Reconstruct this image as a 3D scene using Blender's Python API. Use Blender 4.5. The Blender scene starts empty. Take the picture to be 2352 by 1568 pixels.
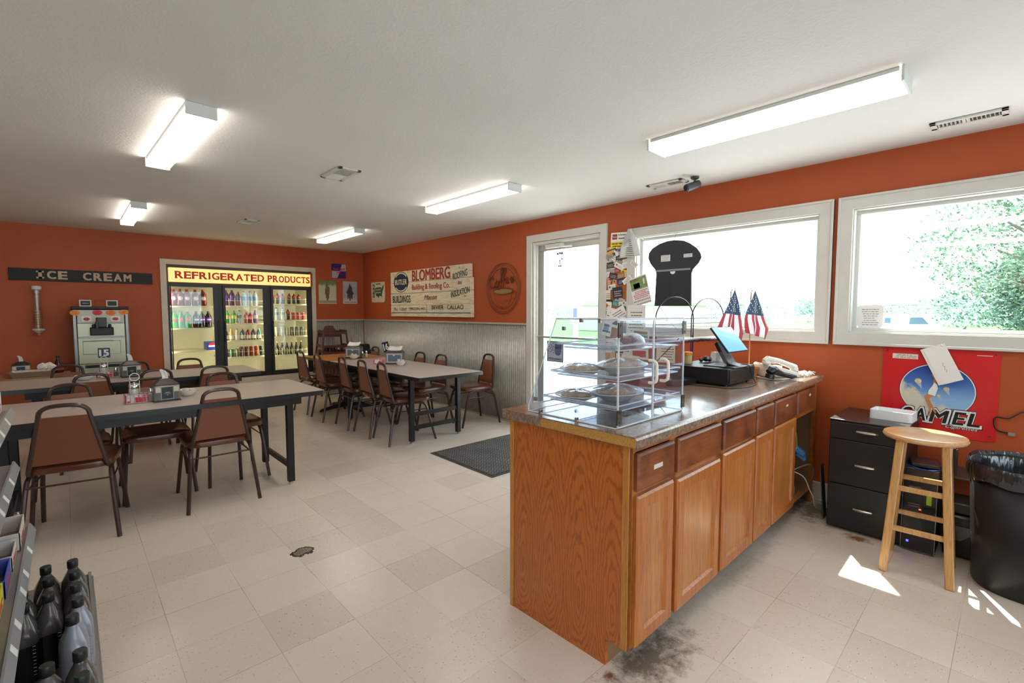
import bpy, bmesh, math, random
from mathutils import Vector, Matrix
R_ = math.radians
PI = math.pi
rnd = random.Random(7)
SC = bpy.context.scene
COL = SC.collection
# ------------------------------------------------------------ camera, world, sun, exposure
def make_camera():
    yaw, pitch, roll = R_(43.143), R_(3.590), R_(.015)
    cy, sy, cp, sp = math.cos(yaw), math.sin(yaw), math.cos(pitch), math.sin(pitch)
    F = Vector((sy*cp, cy*cp, -sp)); Rt = Vector((cy, -sy, 0)); U = Rt.cross(F)
    cr, sr = math.cos(roll), math.sin(roll)
    Rt, U = cr*Rt+sr*U, -sr*Rt+cr*U
    cd = bpy.data.cameras.new('camera'); cd.sensor_width = 36; cd.lens = 1087.7/2352*36
    cd.clip_start = .05; cd.clip_end = 400
    c = bpy.data.objects.new('camera', cd); COL.objects.link(c)
    m = Matrix((Rt, U, -F)).transposed().to_4x4(); m.translation = Vector((0, 0, 1.356))
    c.matrix_world = m
    SC.camera = c
make_camera()
W = bpy.data.worlds.new('sky'); SC.world = W; W.use_nodes = True
bg = W.node_tree.nodes['Background']; bg.inputs[0].default_value = (.80, .90, 1, 1); bg.inputs[1].default_value = 2.5
sd = bpy.data.lights.new('sun', 'SUN'); sd.energy = 9; sd.angle = R_(.6); sd.color = (1, .98, .93)
so = bpy.data.objects.new('sun', sd); COL.objects.link(so)
so.rotation_euler = Vector((-1, -.62, -1.65)).to_track_quat('-Z', 'Y').to_euler()
SC.view_settings.view_transform = 'Standard'; SC.view_settings.look = 'None'
SC.view_settings.gamma = 1; SC.view_settings.use_curve_mapping = False
SC.view_settings.exposure = 1.33
LAMP = 4.8
SC.cycles.max_bounces = 10; SC.cycles.transparent_max_bounces = 24; SC.cycles.diffuse_bounces = 5
SC.cycles.sample_clamp_indirect = 6; SC.cycles.use_denoising = True
# ------------------------------------------------------------ materials
def hx(h, a=1):
    h = h.lstrip('#'); o = []
    for i in (0, 2, 4):
        c = int(h[i:i+2], 16)/255
        o.append(c/12.92 if c <= .04045 else ((c+.055)/1.055)**2.4)
    return (*o, a)
class NT:
    def __init__(s, name):
        s.m = bpy.data.materials.new(name); s.m.use_nodes = True; s.t = s.m.node_tree
        s.p = s.t.nodes['Principled BSDF']; s.out = s.t.nodes['Material Output']
    def n(s, ty, ins=None, **kw):
        k = s.t.nodes.new('ShaderNode'+ty)
        for a, v in kw.items(): setattr(k, a, v)
        for a, v in (ins or {}).items():
            if hasattr(v, 'is_output') or hasattr(v, 'node'): s.t.links.new(v, k.inputs[a])
            else: k.inputs[a].default_value = v
        return k
    def ma(s, op, a, b=0, c=0):
        return s.n('Math', {0: a, 1: b, 2: c}, operation=op).outputs[0]
    def coord(s, which='Object'): return s.n('TexCoord').outputs[which]
    def sep(s, v): return s.n('SeparateXYZ', {0: v}).outputs
    def comb(s, x, y, z): return s.n('CombineXYZ', {0: x, 1: y, 2: z}).outputs[0]
    def mapv(s, v, sc=(1, 1, 1), rot=(0, 0, 0), loc=(0, 0, 0)):
        return s.n('Mapping', {0: v, 1: loc, 2: rot, 3: sc}).outputs[0]
    def noise(s, v, sc, det=3, rough=.5, dist=0):
        return s.n('TexNoise', {'Vector': v, 'Scale': sc, 'Detail': det, 'Roughness': rough, 'Distortion': dist}).outputs[0]
    def ramp(s, f, stops, interp='LINEAR'):
        r = s.n('ValToRGB', {0: f}); r.color_ramp.interpolation = interp
        e = r.color_ramp.elements
        while len(e) < len(stops): e.new(.5)
        for i, (p, c) in enumerate(stops):
            e[i].position = p; e[i].color = c if isinstance(c, tuple) else hx(c)
        return r.outputs[0]
    def mix(s, f, a, b, mode='MIX'):
        k = s.n('Mix', {}, data_type='RGBA', blend_type=mode)
        for i, v in ((0, f), (6, a), (7, b)):
            if hasattr(v, 'node'): s.t.links.new(v, k.inputs[i])
            else: k.inputs[i].default_value = v
        return k.outputs[2]
    def set(s, **kw):
        for a, v in kw.items():
            a = a.replace('_', ' ')
            if hasattr(v, 'node'): s.t.links.new(v, s.p.inputs[a])
            else: s.p.inputs[a].default_value = v
        return s
    def bump(s, h, st=.2, d=.01):
        b = s.n('Bump', {'Strength': st, 'Distance': d, 'Height': h}); s.t.links.new(b.outputs[0], s.p.inputs['Normal'])
MC = {}
def M(name, col='808080', rough=.5, metal=0, var=0, vs=6, bump=0, bs=60, coat=0, emit=0, ecol=None, spec=.5, alpha=1):
    if name in MC: return MC[name]
    assert col, name
    t = NT(name); c = hx(col) if isinstance(col, str) else col
    t.set(Roughness=rough, Metallic=metal, Coat_Weight=coat)
    t.p.inputs['Specular IOR Level'].default_value = spec
    if var:
        nz = t.noise(t.coord(), vs, 4)
        d = tuple(x*(1-var) for x in c[:3])+(1,); l = tuple(min(1, x*(1+var)) for x in c[:3])+(1,)
        t.set(Base_Color=t.ramp(nz, [(.3, d), (.7, l)]))
    else: t.set(Base_Color=c)
    if bump: t.bump(t.noise(t.coord(), bs, 3), bump, .005)
    if emit: t.set(Emission_Color=hx(ecol or col), Emission_Strength=emit)
    if alpha < 1: t.set(Alpha=alpha)
    MC[name] = t.m
    return t.m
def glass_mat(name, tint='ffffff', refl=.5, rough=.0, ior=1.45, haze=0.0, hcol='ffffff', crinkle=0):
    if name in MC: return MC[name]
    t = NT(name); t.t.nodes.remove(t.p)
    tr = t.n('BsdfTransparent', {0: hx(tint)}).outputs[0]; gl = t.n('BsdfGlossy', {'Color': (1, 1, 1, 1), 'Roughness': rough}).outputs[0]
    fc = t.n('LayerWeight', {0: .5}).outputs['Facing']
    fr = t.ma('MULTIPLY', t.ma('ADD', .035, t.ma('MULTIPLY', t.ma('POWER', fc, 4.5), .8)), refl)
    if crinkle:
        bn = t.n('Bump', {'Strength': 1.0, 'Distance': .004, 'Height': t.noise(t.mapv(t.coord(), (1, 3, 1), (0, 0, .5)), crinkle, 4, .65, 1.5)})
        t.t.links.new(bn.outputs[0], gl.node.inputs['Normal'])
    s = t.n('MixShader', {0: fr, 1: tr, 2: gl}).outputs[0]
    if haze:
        s = t.n('MixShader', {0: haze, 1: s, 2: t.n('BsdfDiffuse', {0: hx(hcol)}).outputs[0]}).outputs[0]
    t.t.links.new(s, t.out.inputs[0]); MC[name] = t.m
    return t.m
# ------------------------------------------------------------ mesh builder
class B:
    def __init__(s): s.v = []; s.f = []; s.mi = []; s.m = 0; s.T = None
    def add(s, vs, fs):
        o = len(s.v)
        s.v += [tuple(s.T @ Vector(p)) if s.T else tuple(p) for p in vs]
        s.f += [tuple(o+i for i in f) for f in fs]; s.mi += [s.m]*len(fs); return s
    def box(s, x0, x1, y0, y1, z0, z1):
        if x0 > x1: x0, x1 = x1, x0
        if y0 > y1: y0, y1 = y1, y0
        if z0 > z1: z0, z1 = z1, z0
        return s.add([(x0, y0, z0), (x1, y0, z0), (x1, y1, z0), (x0, y1, z0), (x0, y0, z1), (x1, y0, z1), (x1, y1, z1), (x0, y1, z1)],
                     [(0, 3, 2, 1), (4, 5, 6, 7), (0, 1, 5, 4), (1, 2, 6, 5), (2, 3, 7, 6), (3, 0, 4, 7)])
    def frust(s, b, t, z0, z1):   # b,t = (x0,x1,y0,y1)
        a = [(b[0], b[2], z0), (b[1], b[2], z0), (b[1], b[3], z0), (b[0], b[3], z0), (t[0], t[2], z1), (t[1], t[2], z1), (t[1], t[3], z1), (t[0], t[3], z1)]
        return s.add(a, [(0, 3, 2, 1), (4, 5, 6, 7), (0, 1, 5, 4), (1, 2, 6, 5), (2, 3, 7, 6), (3, 0, 4, 7)])
    def bar(s, p, q, w, h, up=(0, 0, 1)):   # rectangular bar p->q
        p, q = Vector(p), Vector(q); d = (q-p).normalized(); u = Vector(up)
        sd = d.cross(u).normalized(); u = sd.cross(d); sd *= w/2; u *= h/2
        c = [p-sd-u, p+sd-u, p+sd+u, p-sd+u, q-sd-u, q+sd-u, q+sd+u, q-sd+u]
        return s.add(c, [(0, 1, 2, 3), (7, 6, 5, 4), (0, 4, 5, 1), (1, 5, 6, 2), (2, 6, 7, 3), (3, 7, 4, 0)])
    def tube(s, pts, r, n=8, closed=False, caps=True):
        P = [Vector(p) for p in pts]; N = len(P); rr = r if isinstance(r, (list, tuple)) else [r]*N
        up = None; vs = []; fs = []
        for i in range(N):
            if closed: d = P[(i+1) % N]-P[i-1]
            else: d = P[min(i+1, N-1)]-P[max(i-1, 0)]
            d.normalize()
            if up is None:
                up = Vector((0, 0, 1)) if abs(d.z) < .9 else Vector((1, 0, 0))
            sd = d.cross(up)
            if sd.length < 1e-6: sd = d.cross(Vector((0, 1, 0)))
            sd.normalize(); up = sd.cross(d).normalized()
            for k in range(n):
                a = 2*PI*k/n; vs.append(P[i]+(sd*math.cos(a)+up*math.sin(a))*rr[i])
        L = N if closed else N-1
        for i in range(L):
            for k in range(n):
                a, b_ = i*n+k, i*n+(k+1) % n; c, d_ = ((i+1) % N)*n+(k+1) % n, ((i+1) % N)*n+k
                fs.append((a, b_, c, d_))
        if caps and not closed: fs += [tuple(range(n))[::-1], tuple((N-1)*n+k for k in range(n))]
        return s.add(vs, fs)
    def cyl(s, p, q, r, n=16, r2=None): return s.tube([p, q], [r, r if r2 is None else r2], n)
    def lathe(s, prof, c=(0, 0, 0), n=20, sx=1, sy=1, cap=True):   # prof [(r,z)]
        vs = []; fs = []
        for r, z in prof:
            for k in range(n): vs.append((c[0]+sx*r*math.cos(2*PI*k/n), c[1]+sy*r*math.sin(2*PI*k/n), c[2]+z))
        for i in range(len(prof)-1):
            for k in range(n): fs.append((i*n+k, i*n+(k+1) % n, (i+1)*n+(k+1) % n, (i+1)*n+k))
        if cap:
            if prof[0][0] > 1e-5: fs.append(tuple(range(n))[::-1])
            if prof[-1][0] > 1e-5: fs.append(tuple((len(prof)-1)*n+k for k in range(n)))
        return s.add(vs, fs)
    def prism(s, poly, fn, t):   # poly 2D ccw, fn(u,v,w)->3D, thickness t (w 0..t)
        n = len(poly)
        vs = [fn(u, v, 0) for u, v in poly]+[fn(u, v, t) for u, v in poly]
        return s.add(vs, [tuple(range(n))[::-1], tuple(range(n, 2*n))]+[(i, (i+1) % n, n+(i+1) % n, n+i) for i in range(n)])
    def quad(s, *p): return s.add(p, [tuple(range(len(p)))])
    def grid(s, fn, nu, nv):
        vs = [fn(i/nu, j/nv) for j in range(nv+1) for i in range(nu+1)]
        return s.add(vs, [(j*(nu+1)+i, j*(nu+1)+i+1, (j+1)*(nu+1)+i+1, (j+1)*(nu+1)+i) for j in range(nv) for i in range(nu)])
    def sph(s, c, r, n=12, sx=1, sy=1, sz=1):
        pr = [(r*math.sin(PI*i/(n//2+2)), -r*sz*math.cos(PI*i/(n//2+2))) for i in range(n//2+3)]
        return s.lathe([(max(a, 1e-4), b) for a, b in pr], c, n, sx, sy)
    def done(s, name, mats, parent=None, bev=0, smooth=False, seg=2, sub=0, solid=0):
        me = bpy.data.meshes.new(name); me.from_pydata(s.v, [], s.f)
        for m in (mats if isinstance(mats, (list, tuple)) else [mats]): me.materials.append(m)
        me.polygons.foreach_set('material_index', s.mi)
        bm = bmesh.new(); bm.from_mesh(me)
        if not getattr(s, 'keep', False): bmesh.ops.recalc_face_normals(bm, faces=bm.faces)
        bm.to_mesh(me); bm.free(); me.update()
        o = bpy.data.objects.new(name, me); COL.objects.link(o)
        if parent: o.parent = parent
        if smooth:
            for p in me.polygons: p.use_smooth = True
            me.set_sharp_from_angle(angle=R_(38))
        if solid:
            k = o.modifiers.new('solid', 'SOLIDIFY'); k.thickness = solid; k.offset = 0
        if bev:
            k = o.modifiers.new('bevel', 'BEVEL'); k.width = bev; k.segments = seg; k.limit_method = 'ANGLE'; k.angle_limit = R_(40)
            if not smooth:
                for p in me.polygons: p.use_smooth = True
                me.set_sharp_from_angle(angle=R_(38))
        if sub:
            k = o.modifiers.new('sub', 'SUBSURF'); k.levels = sub; k.render_levels = sub
        return o
def tag(o, label=None, cat=None, group=None, kind=None):
    if label: o['label'] = label
    if cat: o['category'] = cat
    if group: o['group'] = group
    if kind: o['kind'] = kind
    return o
def thing(name, label, cat, loc=(0, 0, 0), rz=0, group=None):
    o = bpy.data.objects.new(name, None); COL.objects.link(o); o.empty_display_size = .1
    o.location = loc; o.rotation_euler = (0, 0, rz)
    return tag(o, label, cat, group)
def solo(b, name, label, cat, mats, group=None, **k): return tag(b.done(name, mats, None, **k), label, cat, group)
def struct(b, name, mats, parent=None, **k):
    o = b.done(name, mats, parent, **k)
    if parent is None: o['kind'] = 'structure'
    return o
def dup(root, loc=None, rz=None, label=None, group=None):
    r = root.copy(); COL.objects.link(r)
    if loc is not None: r.location = loc
    if rz is not None: r.rotation_euler = (0, 0, rz)
    if label: r['label'] = label
    if group: r['group'] = group
    for ch in list(root.children):
        c = ch.copy(); COL.objects.link(c); c.parent = r
        for g in ch.children:
            d = g.copy(); COL.objects.link(d); d.parent = c
    return r
ORD = ['leftmost', 'second from left', 'third from left', 'fourth from left', 'fifth from left', 'sixth from left', 'seventh from left', 'eighth from left', 'ninth from left', 'tenth from left', 'eleventh from left', 'twelfth from left']
def ordn(i, n): return 'rightmost' if i == n-1 and n > 1 else ('only' if n == 1 else ORD[i])
# text as real flat letters: maps font plane (u right, v up) by fn(u,v,w)->3D
def text(txt, size, fn, mat, name='lettering', parent=None, w=None, bold=0, shear=0, th=.002, align='CENTER', spacing=1, h=None, b=None, hollow=False):
    cu = bpy.data.curves.new('t', 'FONT'); cu.body = txt; cu.size = size; cu.align_x = align; cu.align_y = 'CENTER'
    cu.offset = 0; cu.shear = shear; cu.space_character = spacing; cu.resolution_u = 3
    ob = bpy.data.objects.new('t', cu); COL.objects.link(ob)
    dg = bpy.context.evaluated_depsgraph_get(); dg.update()
    me = bpy.data.meshes.new_from_object(ob.evaluated_get(dg))
    vs = [tuple(v.co) for v in me.vertices]; fs = [tuple(p.vertices) for p in me.polygons]
    COL.objects.unlink(ob); bpy.data.objects.remove(ob); bpy.data.meshes.remove(me); bpy.data.curves.remove(cu)
    if not vs: return None
    x0, x1 = min(v[0] for v in vs), max(v[0] for v in vs); y0, y1 = min(v[1] for v in vs), max(v[1] for v in vs)
    kx = w/(x1-x0) if w else 1; ky = h/(y1-y0) if h else (kx if (w and h is None) else 1)
    cx, cy = (x0+x1)/2, (y0+y1)/2
    bb = b or B()
    sh = [(0, 0)] if bold < .0015 else [(0, 0), (-1, -.6), (1, -.6), (-1, .6), (1, .6)]
    for k, (du, dv) in enumerate(sh): bb.add([fn((v[0]-cx)*kx+du*bold*kx*.9, (v[1]-cy)*ky+dv*bold*kx*.9, th+k*.00012) for v in vs], fs)
    if b is not None: return b
    bb.keep = True
    return bb.done(name, mat, parent)
def onX(x, y, z, s=-1):  # plane of right wall seen from inside: u to the right = -y ; w toward room
    return lambda u, v, w: (x+s*w, y-u, z+v)
def onY(x, y, z):        # far wall seen from the camera: u=+x, w toward -y
    return lambda u, v, w: (x+u, y-w, z+v)
def onXr(x, y, z, a): # rotated by a (radians, ccw as seen)
    c, s_ = math.cos(a), math.sin(a)
    return lambda u, v, w: (x-w, y-(u*c-v*s_), z+(u*s_+v*c))
def rect(b, fn, u0, u1, v0, v1, w0=0, w1=.001):
    c = [fn(u, v, w) for w in (w0, w1) for (u, v) in ((u0, v0), (u1, v0), (u1, v1), (u0, v1))]
    return b.add(c, [(0, 1, 2, 3), (7, 6, 5, 4), (0, 4, 5, 1), (1, 5, 6, 2), (2, 6, 7, 3), (3, 7, 4, 0)])
def disc(b, fn, u, v, ru, rv, w0, w1, n=32, a0=0, a1=2*PI):
    pts = [(u+ru*math.cos(a0+(a1-a0)*i/n), v+rv*math.sin(a0+(a1-a0)*i/n)) for i in range(n if a1-a0 > 6.28 else n+1)]
    return b.prism(pts, lambda p, q, w: fn(p, q, w0+w), w1-w0)
def ring(b, fn, u, v, ru, rv, t, w, n=40, r=None):
    return b.tube([fn(u+ru*math.cos(2*PI*i/n), v+rv*math.sin(2*PI*i/n), w) for i in range(n)], t, 6, closed=True)
# ------------------------------------------------------------ room shell materials
XR, YF, ZC = 3.95, 8.17, 2.41
def wall_paint():
    t = NT('orange_wall_paint'); c = t.coord()
    n = t.noise(c, 1.3, 3); n2 = t.noise(c, 260, 2)
    t.set(Base_Color=t.ramp(n, [(.3, '#ac4f28'), (.7, '#b4562f')]), Roughness=.5, Specular_IOR_Level=.3)
    t.bump(n2, .12, .003); MC['wall'] = t.m; return t.m
def ceil_mat():
    t = NT('ceiling_texture_paint'); c = t.coord()
    t.set(Base_Color=t.ramp(t.noise(c, .8, 2), [(.3, '#dad9d8'), (.7, '#e2e1e0')]), Roughness=.75)
    t.bump(t.noise(c, 70, 4, .65), .35, .006); return t.m
def floor_mat():
    t = NT('vinyl_floor_tile'); p = t.coord(); x, y, z = t.sep(p)
    T = .3048
    gx = t.ma('DIVIDE', t.ma('ADD', x, .0428), T); gy = t.ma('DIVIDE', t.ma('SUBTRACT', y, 3.1617), T)
    ix, iy = t.ma('FLOOR', gx), t.ma('FLOOR', gy)
    fx, fy = t.ma('FRACT', gx), t.ma('FRACT', gy)
    cell = t.comb(ix, iy, 0)
    rn = t.n('TexWhiteNoise', {0: cell}).outputs
    par = t.ma('MODULO', t.ma('ABSOLUTE', t.ma('ADD', ix, iy)), 2)
    # flecks stretched along x or y in alternate tiles
    sh = t.comb(t.ma('ADD', x, t.ma('MULTIPLY', rn[0], 37)), y, rn[0])
    a = t.n('TexVoronoi', {'Vector': t.mapv(sh, (54, 140, 1)), 'Scale': 1}); b = t.n('TexVoronoi', {'Vector': t.mapv(sh, (140, 54, 1)), 'Scale': 1})
    def fl(vor, lo):
        r = t.sep(vor.outputs['Color'])
        sel = t.ma('LESS_THAN', t.ma('ADD', vor.outputs['Distance'], t.ma('MULTIPLY', r[2], .16)), .28)
        return t.ma('MULTIPLY', sel, t.ma('LESS_THAN', r[0], lo)), t.ma('MULTIPLY', sel, t.ma('GREATER_THAN', r[1], .66))
    da, la = fl(a, .24); db, lb = fl(b, .24)
    dk = t.ma('ADD', t.ma('MULTIPLY', da, par), t.ma('MULTIPLY', db, t.ma('SUBTRACT', 1, par)))
    lt = t.ma('ADD', t.ma('MULTIPLY', la, par), t.ma('MULTIPLY', lb, t.ma('SUBTRACT', 1, par)))
    base = t.ramp(rn[0], [(0, '#d6cabf'), (.12, '#ddd1c6'), (.5, '#e1d6cb'), (1, '#e4dacf')])
    mot = t.noise(p, 9, 4, .7)
    base = t.mix(t.ma('MULTIPLY', mot, .25), base, hx('#c2b19c'))
    c1 = t.mix(t.ma('MULTIPLY', lt, .5), base, hx('#efe9e0'))
    c2 = t.mix(t.ma('MULTIPLY', dk, .5), c1, hx('#6b5344'))
    # joints
    e = t.ma('MINIMUM', t.ma('MINIMUM', fx, t.ma('SUBTRACT', 1, fx)), t.ma('MINIMUM', fy, t.ma('SUBTRACT', 1, fy)))
    jm = t.ma('MULTIPLY', t.ma('LESS_THAN', e, .0036), t.ramp(t.noise(p, 2.2, 2), [(.38, (.12,)*3+(1,)), (.65, (.75,)*3+(1,))]))
    c3 = t.mix(jm, c2, hx('#6b6054'))
    # worn, darker tiles area towards the tables
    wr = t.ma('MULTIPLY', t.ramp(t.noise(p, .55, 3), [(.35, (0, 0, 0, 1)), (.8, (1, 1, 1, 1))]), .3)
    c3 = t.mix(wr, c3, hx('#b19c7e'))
    # grime by the counter kick and file cabinet
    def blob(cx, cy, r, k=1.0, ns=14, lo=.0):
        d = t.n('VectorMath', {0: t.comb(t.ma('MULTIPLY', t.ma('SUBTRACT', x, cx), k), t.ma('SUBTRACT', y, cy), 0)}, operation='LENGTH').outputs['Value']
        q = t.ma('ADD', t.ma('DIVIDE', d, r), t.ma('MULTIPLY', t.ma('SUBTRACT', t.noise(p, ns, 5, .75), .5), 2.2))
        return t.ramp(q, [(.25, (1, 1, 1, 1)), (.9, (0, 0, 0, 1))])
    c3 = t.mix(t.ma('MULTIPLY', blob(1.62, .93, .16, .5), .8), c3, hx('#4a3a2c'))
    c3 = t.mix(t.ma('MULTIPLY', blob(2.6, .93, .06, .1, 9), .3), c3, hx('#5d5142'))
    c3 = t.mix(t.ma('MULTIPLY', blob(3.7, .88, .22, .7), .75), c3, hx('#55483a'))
    c3 = t.mix(t.ma('MULTIPLY', blob(3.40, .60, .09, 1.3, 30), .9), c3, hx('#8a4a1c'))
    c3 = t.mix(t.ma('MULTIPLY', blob(1.42, .98, .03, 1, 40), .9), c3, hx('#7a4012'))
    # chipped tile patch
    d = t.n('VectorMath', {0: t.comb(t.ma('MULTIPLY', t.ma('SUBTRACT', x, .915), .75), t.ma('SUBTRACT', y, 2.713), 0)}, operation='LENGTH').outputs['Value']
    q = t.ma('ADD', d, t.ma('MULTIPLY', t.ma('SUBTRACT', t.noise(p, 30, 3), .5), .05))
    pm = t.ma('LESS_THAN', q, .05)
    pc = t.mix(t.ma('MULTIPLY', t.ma('LESS_THAN', q, .036), t.ma('GREATER_THAN', t.noise(p, 260, 2), .5)), hx('#3f372e'), hx('#a39a8c'))
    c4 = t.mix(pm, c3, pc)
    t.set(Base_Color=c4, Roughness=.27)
    t.bump(t.ma('SUBTRACT', 1, jm), .25, .002)
    return t.m
def steel_sheet():
    t = NT('galvanised_steel'); c = t.coord()
    t.set(Base_Color=t.ramp(t.noise(c, 18, 4), [(.3, '#aeada8'), (.7, '#c2c0ba')]), Metallic=.45, Roughness=.42); return t.m
WALL = wall_paint(); CEIL = ceil_mat(); FLOOR = floor_mat(); STEEL_S = steel_sheet()
TRIMW = M('trim_white_paint', '#cfccc6', .4, var=.03, vs=9)
VINYL = M('window_vinyl', '#cfd0cd', .35)
ALU = M('door_aluminium', '#b4b2ae', .38, .55)
GLASS = glass_mat('window_glass', 'f6fbfa', .8)
WHITE = M('plain_white', '#e8e8e6', .5)
BLACK = M('plain_black', '#151515', .45)
CHROME = M('chrome', '#d8d8da', .14, 1)
X0, Y0 = -4.6, -3.4
struct(B().box(X0-.15, XR+.15, Y0-.15, YF+1.1, -.12, 0), 'floor', FLOOR)
struct(B().box(X0-.15, XR+.15, Y0-.15, YF+1.1, ZC, ZC+.12), 'ceiling', CEIL)
def wall_with_holes(name, axis, c0, c1, lo, hi, holes):
    b = B(); us = sorted({lo, hi}|{h[0] for h in holes}|{h[1] for h in holes})
    for a, e in zip(us[:-1], us[1:]):
        m = (a+e)/2; hs = sorted([(h[2], h[3]) for h in holes if h[0] < m < h[1]]); z = 0
        for z0, z1 in hs+[(ZC, ZC)]:
            if z0-z > 1e-4:
                b.box(c0, c1, a, e, z, z0) if axis == 'x' else b.box(a, e, c0, c1, z, z0)
            z = max(z, z1)
    return struct(b, name, WALL)
WY = [(.995, 2.50), (-.70, .805)]   # clear openings of the two windows (y)
DY = (2.90, 3.865)
wall_with_holes('wall_right', 'x', XR, XR+.15, Y0, YF, [(a, b, 1.21, 2.06) for a, b in WY]+[(DY[0], DY[1], 0, 2.15)])
wall_with_holes('wall_far', 'y', YF, YF+.15, X0, XR+.15, [(1.03, 3.02, .34, 2.02)])
struct(B().box(X0-.15, X0, Y0, YF, 0, ZC), 'wall_left', M('cream_wall', '#c9b9a0', .6))
wall_with_holes('wall_back', 'y', Y0-.15, Y0, X0, XR, [(-3.9, -.3, .6, 2.1), (.3, 3.5, .6, 2.1)])
for k, (a, e) in enumerate(((-3.9, -.3), (.3, 3.5))):  # unseen windows added in the back wall for daylight fill
    b = B()
    for x in (a, (a+e)/2, e): b.box(x-.025, x+.025, Y0-.1, Y0-.04, .6, 2.1)
    b.box(a, e, Y0-.1, Y0-.04, .6, .65); b.box(a, e, Y0-.1, Y0-.04, 2.05, 2.1); w = struct(b, 'window_%d' % (k+3), M('window_vinyl', ''))
    B().box(a, e, Y0-.075, Y0-.07, .65, 2.05).done('pane', GLASS, w)
# windows
def casing(b, y0, y1, z0, z1, w, t=.022, bottom=True):   # mitred casing boards around opening (outer box)
    def board(p):
        b.prism(p, lambda u, v, k: (XR-k, u, v), t)
    board([(y0, z1), (y1, z1), (y1-w, z1-w), (y0+w, z1-w)])
    if bottom: board([(y0, z0), (y0+w, z0+w), (y1-w, z0+w), (y1, z0)])
    zb = z0+w if bottom else z0
    board([(y0, z0), (y0, z1), (y0+w, z1-w), (y0+w, zb)])
    board([(y1, z0), (y1-w, zb), (y1-w, z1-w), (y1, z1)])
def frame_ring(b, x0, x1, y0, y1, z0, z1, w):
    b.box(x0, x1, y0, y1, z1-w, z1); b.box(x0, x1, y0, y1, z0, z0+w)
    b.box(x0, x1, y0, y0+w, z0+w, z1-w); b.box(x0, x1, y1-w, y1, z0+w, z1-w)
for k, (a, e) in enumerate(WY):
    b = B(); casing(b, a-.085, e+.08, 1.128, 2.14, .085)
    b2 = B()
    # small raised outer bead
    casing(b2, a-.085, e+.08, 1.128, 2.14, .018, .03)
    w = struct(b, 'window_%d' % (k+1), TRIMW)
    b2.done('casing_bead', TRIMW, w, bev=.004)
    j = B(); frame_ring(j, XR, XR+.10, a, e, 1.21, 2.06, .012); j.done('jamb', TRIMW, w)
    f = B(); frame_ring(f, XR+.065, XR+.13, a+.006, e-.006, 1.216, 2.054, .03); f.done('window_frame', VINYL, w, bev=.004)
    g = B().box(XR+.094, XR+.099, a+.03, e-.03, 1.24, 2.03); g.done('pane', GLASS, w)
# door
d = B(); casing(d, 2.82, 3.945, 0, 2.23, .078, bottom=False)
door = struct(d, 'door_1', TRIMW)
dj = B(); dj.box(XR, XR+.12, 2.90, 2.925, 0, 2.15); dj.box(XR, XR+.12, 3.84, 3.865, 0, 2.15); dj.box(XR, XR+.12, 2.925, 3.84, 2.12, 2.15)
dj.box(XR+.03, XR+.05, 2.925, 2.94, 0, 2.12); dj.box(XR+.03, XR+.05, 3.825, 3.84, 0, 2.12); dj.done('jamb', TRIMW, door, bev=.003)
df = B(); df.box(XR+.075, XR+.12, 2.93, 3.835, 2.05, 2.115); df.box(XR+.075, XR+.12, 2.93, 3.835, .01, .22)
df.box(XR+.075, XR+.12, 2.93, 2.99, .22, 2.05); df.box(XR+.075, XR+.12, 3.76, 3.835, .22, 2.05); df.done('door_leaf', ALU, door, bev=.004)
B().box(XR+.095, XR+.1, 2.99, 3.76, .22, 2.05).done('pane', GLASS, door)
b = B(); b.tube([(XR+.075, 3.80, 1.07), (XR+.02, 3.79, 1.07), (XR+.02, 2.965, 1.07), (XR+.075, 2.955, 1.07)], .013, 10); b.done('push_bar', ALU, door, smooth=True)
b = B(); b.box(XR+.03, XR+.08, 3.45, 3.70, 2.07, 2.115); b.tube([(XR+.05, 3.50, 2.075), (XR-.04, 3.43, 2.06), (XR+.06, 3.33, 2.07)], .01, 6); b.done('door_closer', M('closer_white', '#d6d6d2', .4), door, bev=.003)
B().box(XR+.02, XR+.16, 2.925, 3.84, 0, .012).done('threshold', ALU, door)
# corrugated wainscot
def corr(name, pts, z0, z1, amp=.0085, per=.0345):
    (ax, ay), (bx, by) = pts; L = math.hypot(bx-ax, by-ay); n = int(L/per*6)
    nx, ny = (ay-by)/L, (bx-ax)/L
    b = B(); vs = []
    for i in range(n+1):
        s_ = L*i/n; o = amp*math.sin(2*PI*s_/per)
        for z in (z0, z1): vs.append((ax+(bx-ax)*i/n+nx*o, ay+(by-ay)*i/n+ny*o, z))
    b.add(vs, [(2*i, 2*i+2, 2*i+3, 2*i+1) for i in range(n)])
    return struct(b, name, STEEL_S, smooth=True, solid=.0012)
corr('trim_1', ((XR-.012, 3.95), (XR-.012, YF-.02)), .02, 1.20)
corr('trim_2', ((XR-.02, YF-.012), (3.085, YF-.012)), .02, 1.20)
b = B(); b.box(XR-.028, XR, 3.946, YF, 1.2, 1.222); b.box(3.085, XR-.028, YF-.028, YF, 1.2, 1.222); struct(b, 'trim_3', M('rail_cap_metal', '#c2bdb2', .45, .4))
b = B(); b.box(XR-.03, XR, 3.946, YF, 0, .02); b.box(3.085, XR-.03, YF-.03, YF, 0, .02); struct(b, 'baseboard_corner', M('rail_cap_metal', '#c2bdb2', .45, .4))
b = B(); b.box(XR-.015, XR, Y0, 2.82, 0, .12); struct(b, 'baseboard_right', TRIMW, bev=.004)
b = B(); b.box(X0, .96, YF-.015, YF, 0, .1); struct(b, 'baseboard_far', M('dark_base', '#4a3328', .5))
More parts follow.
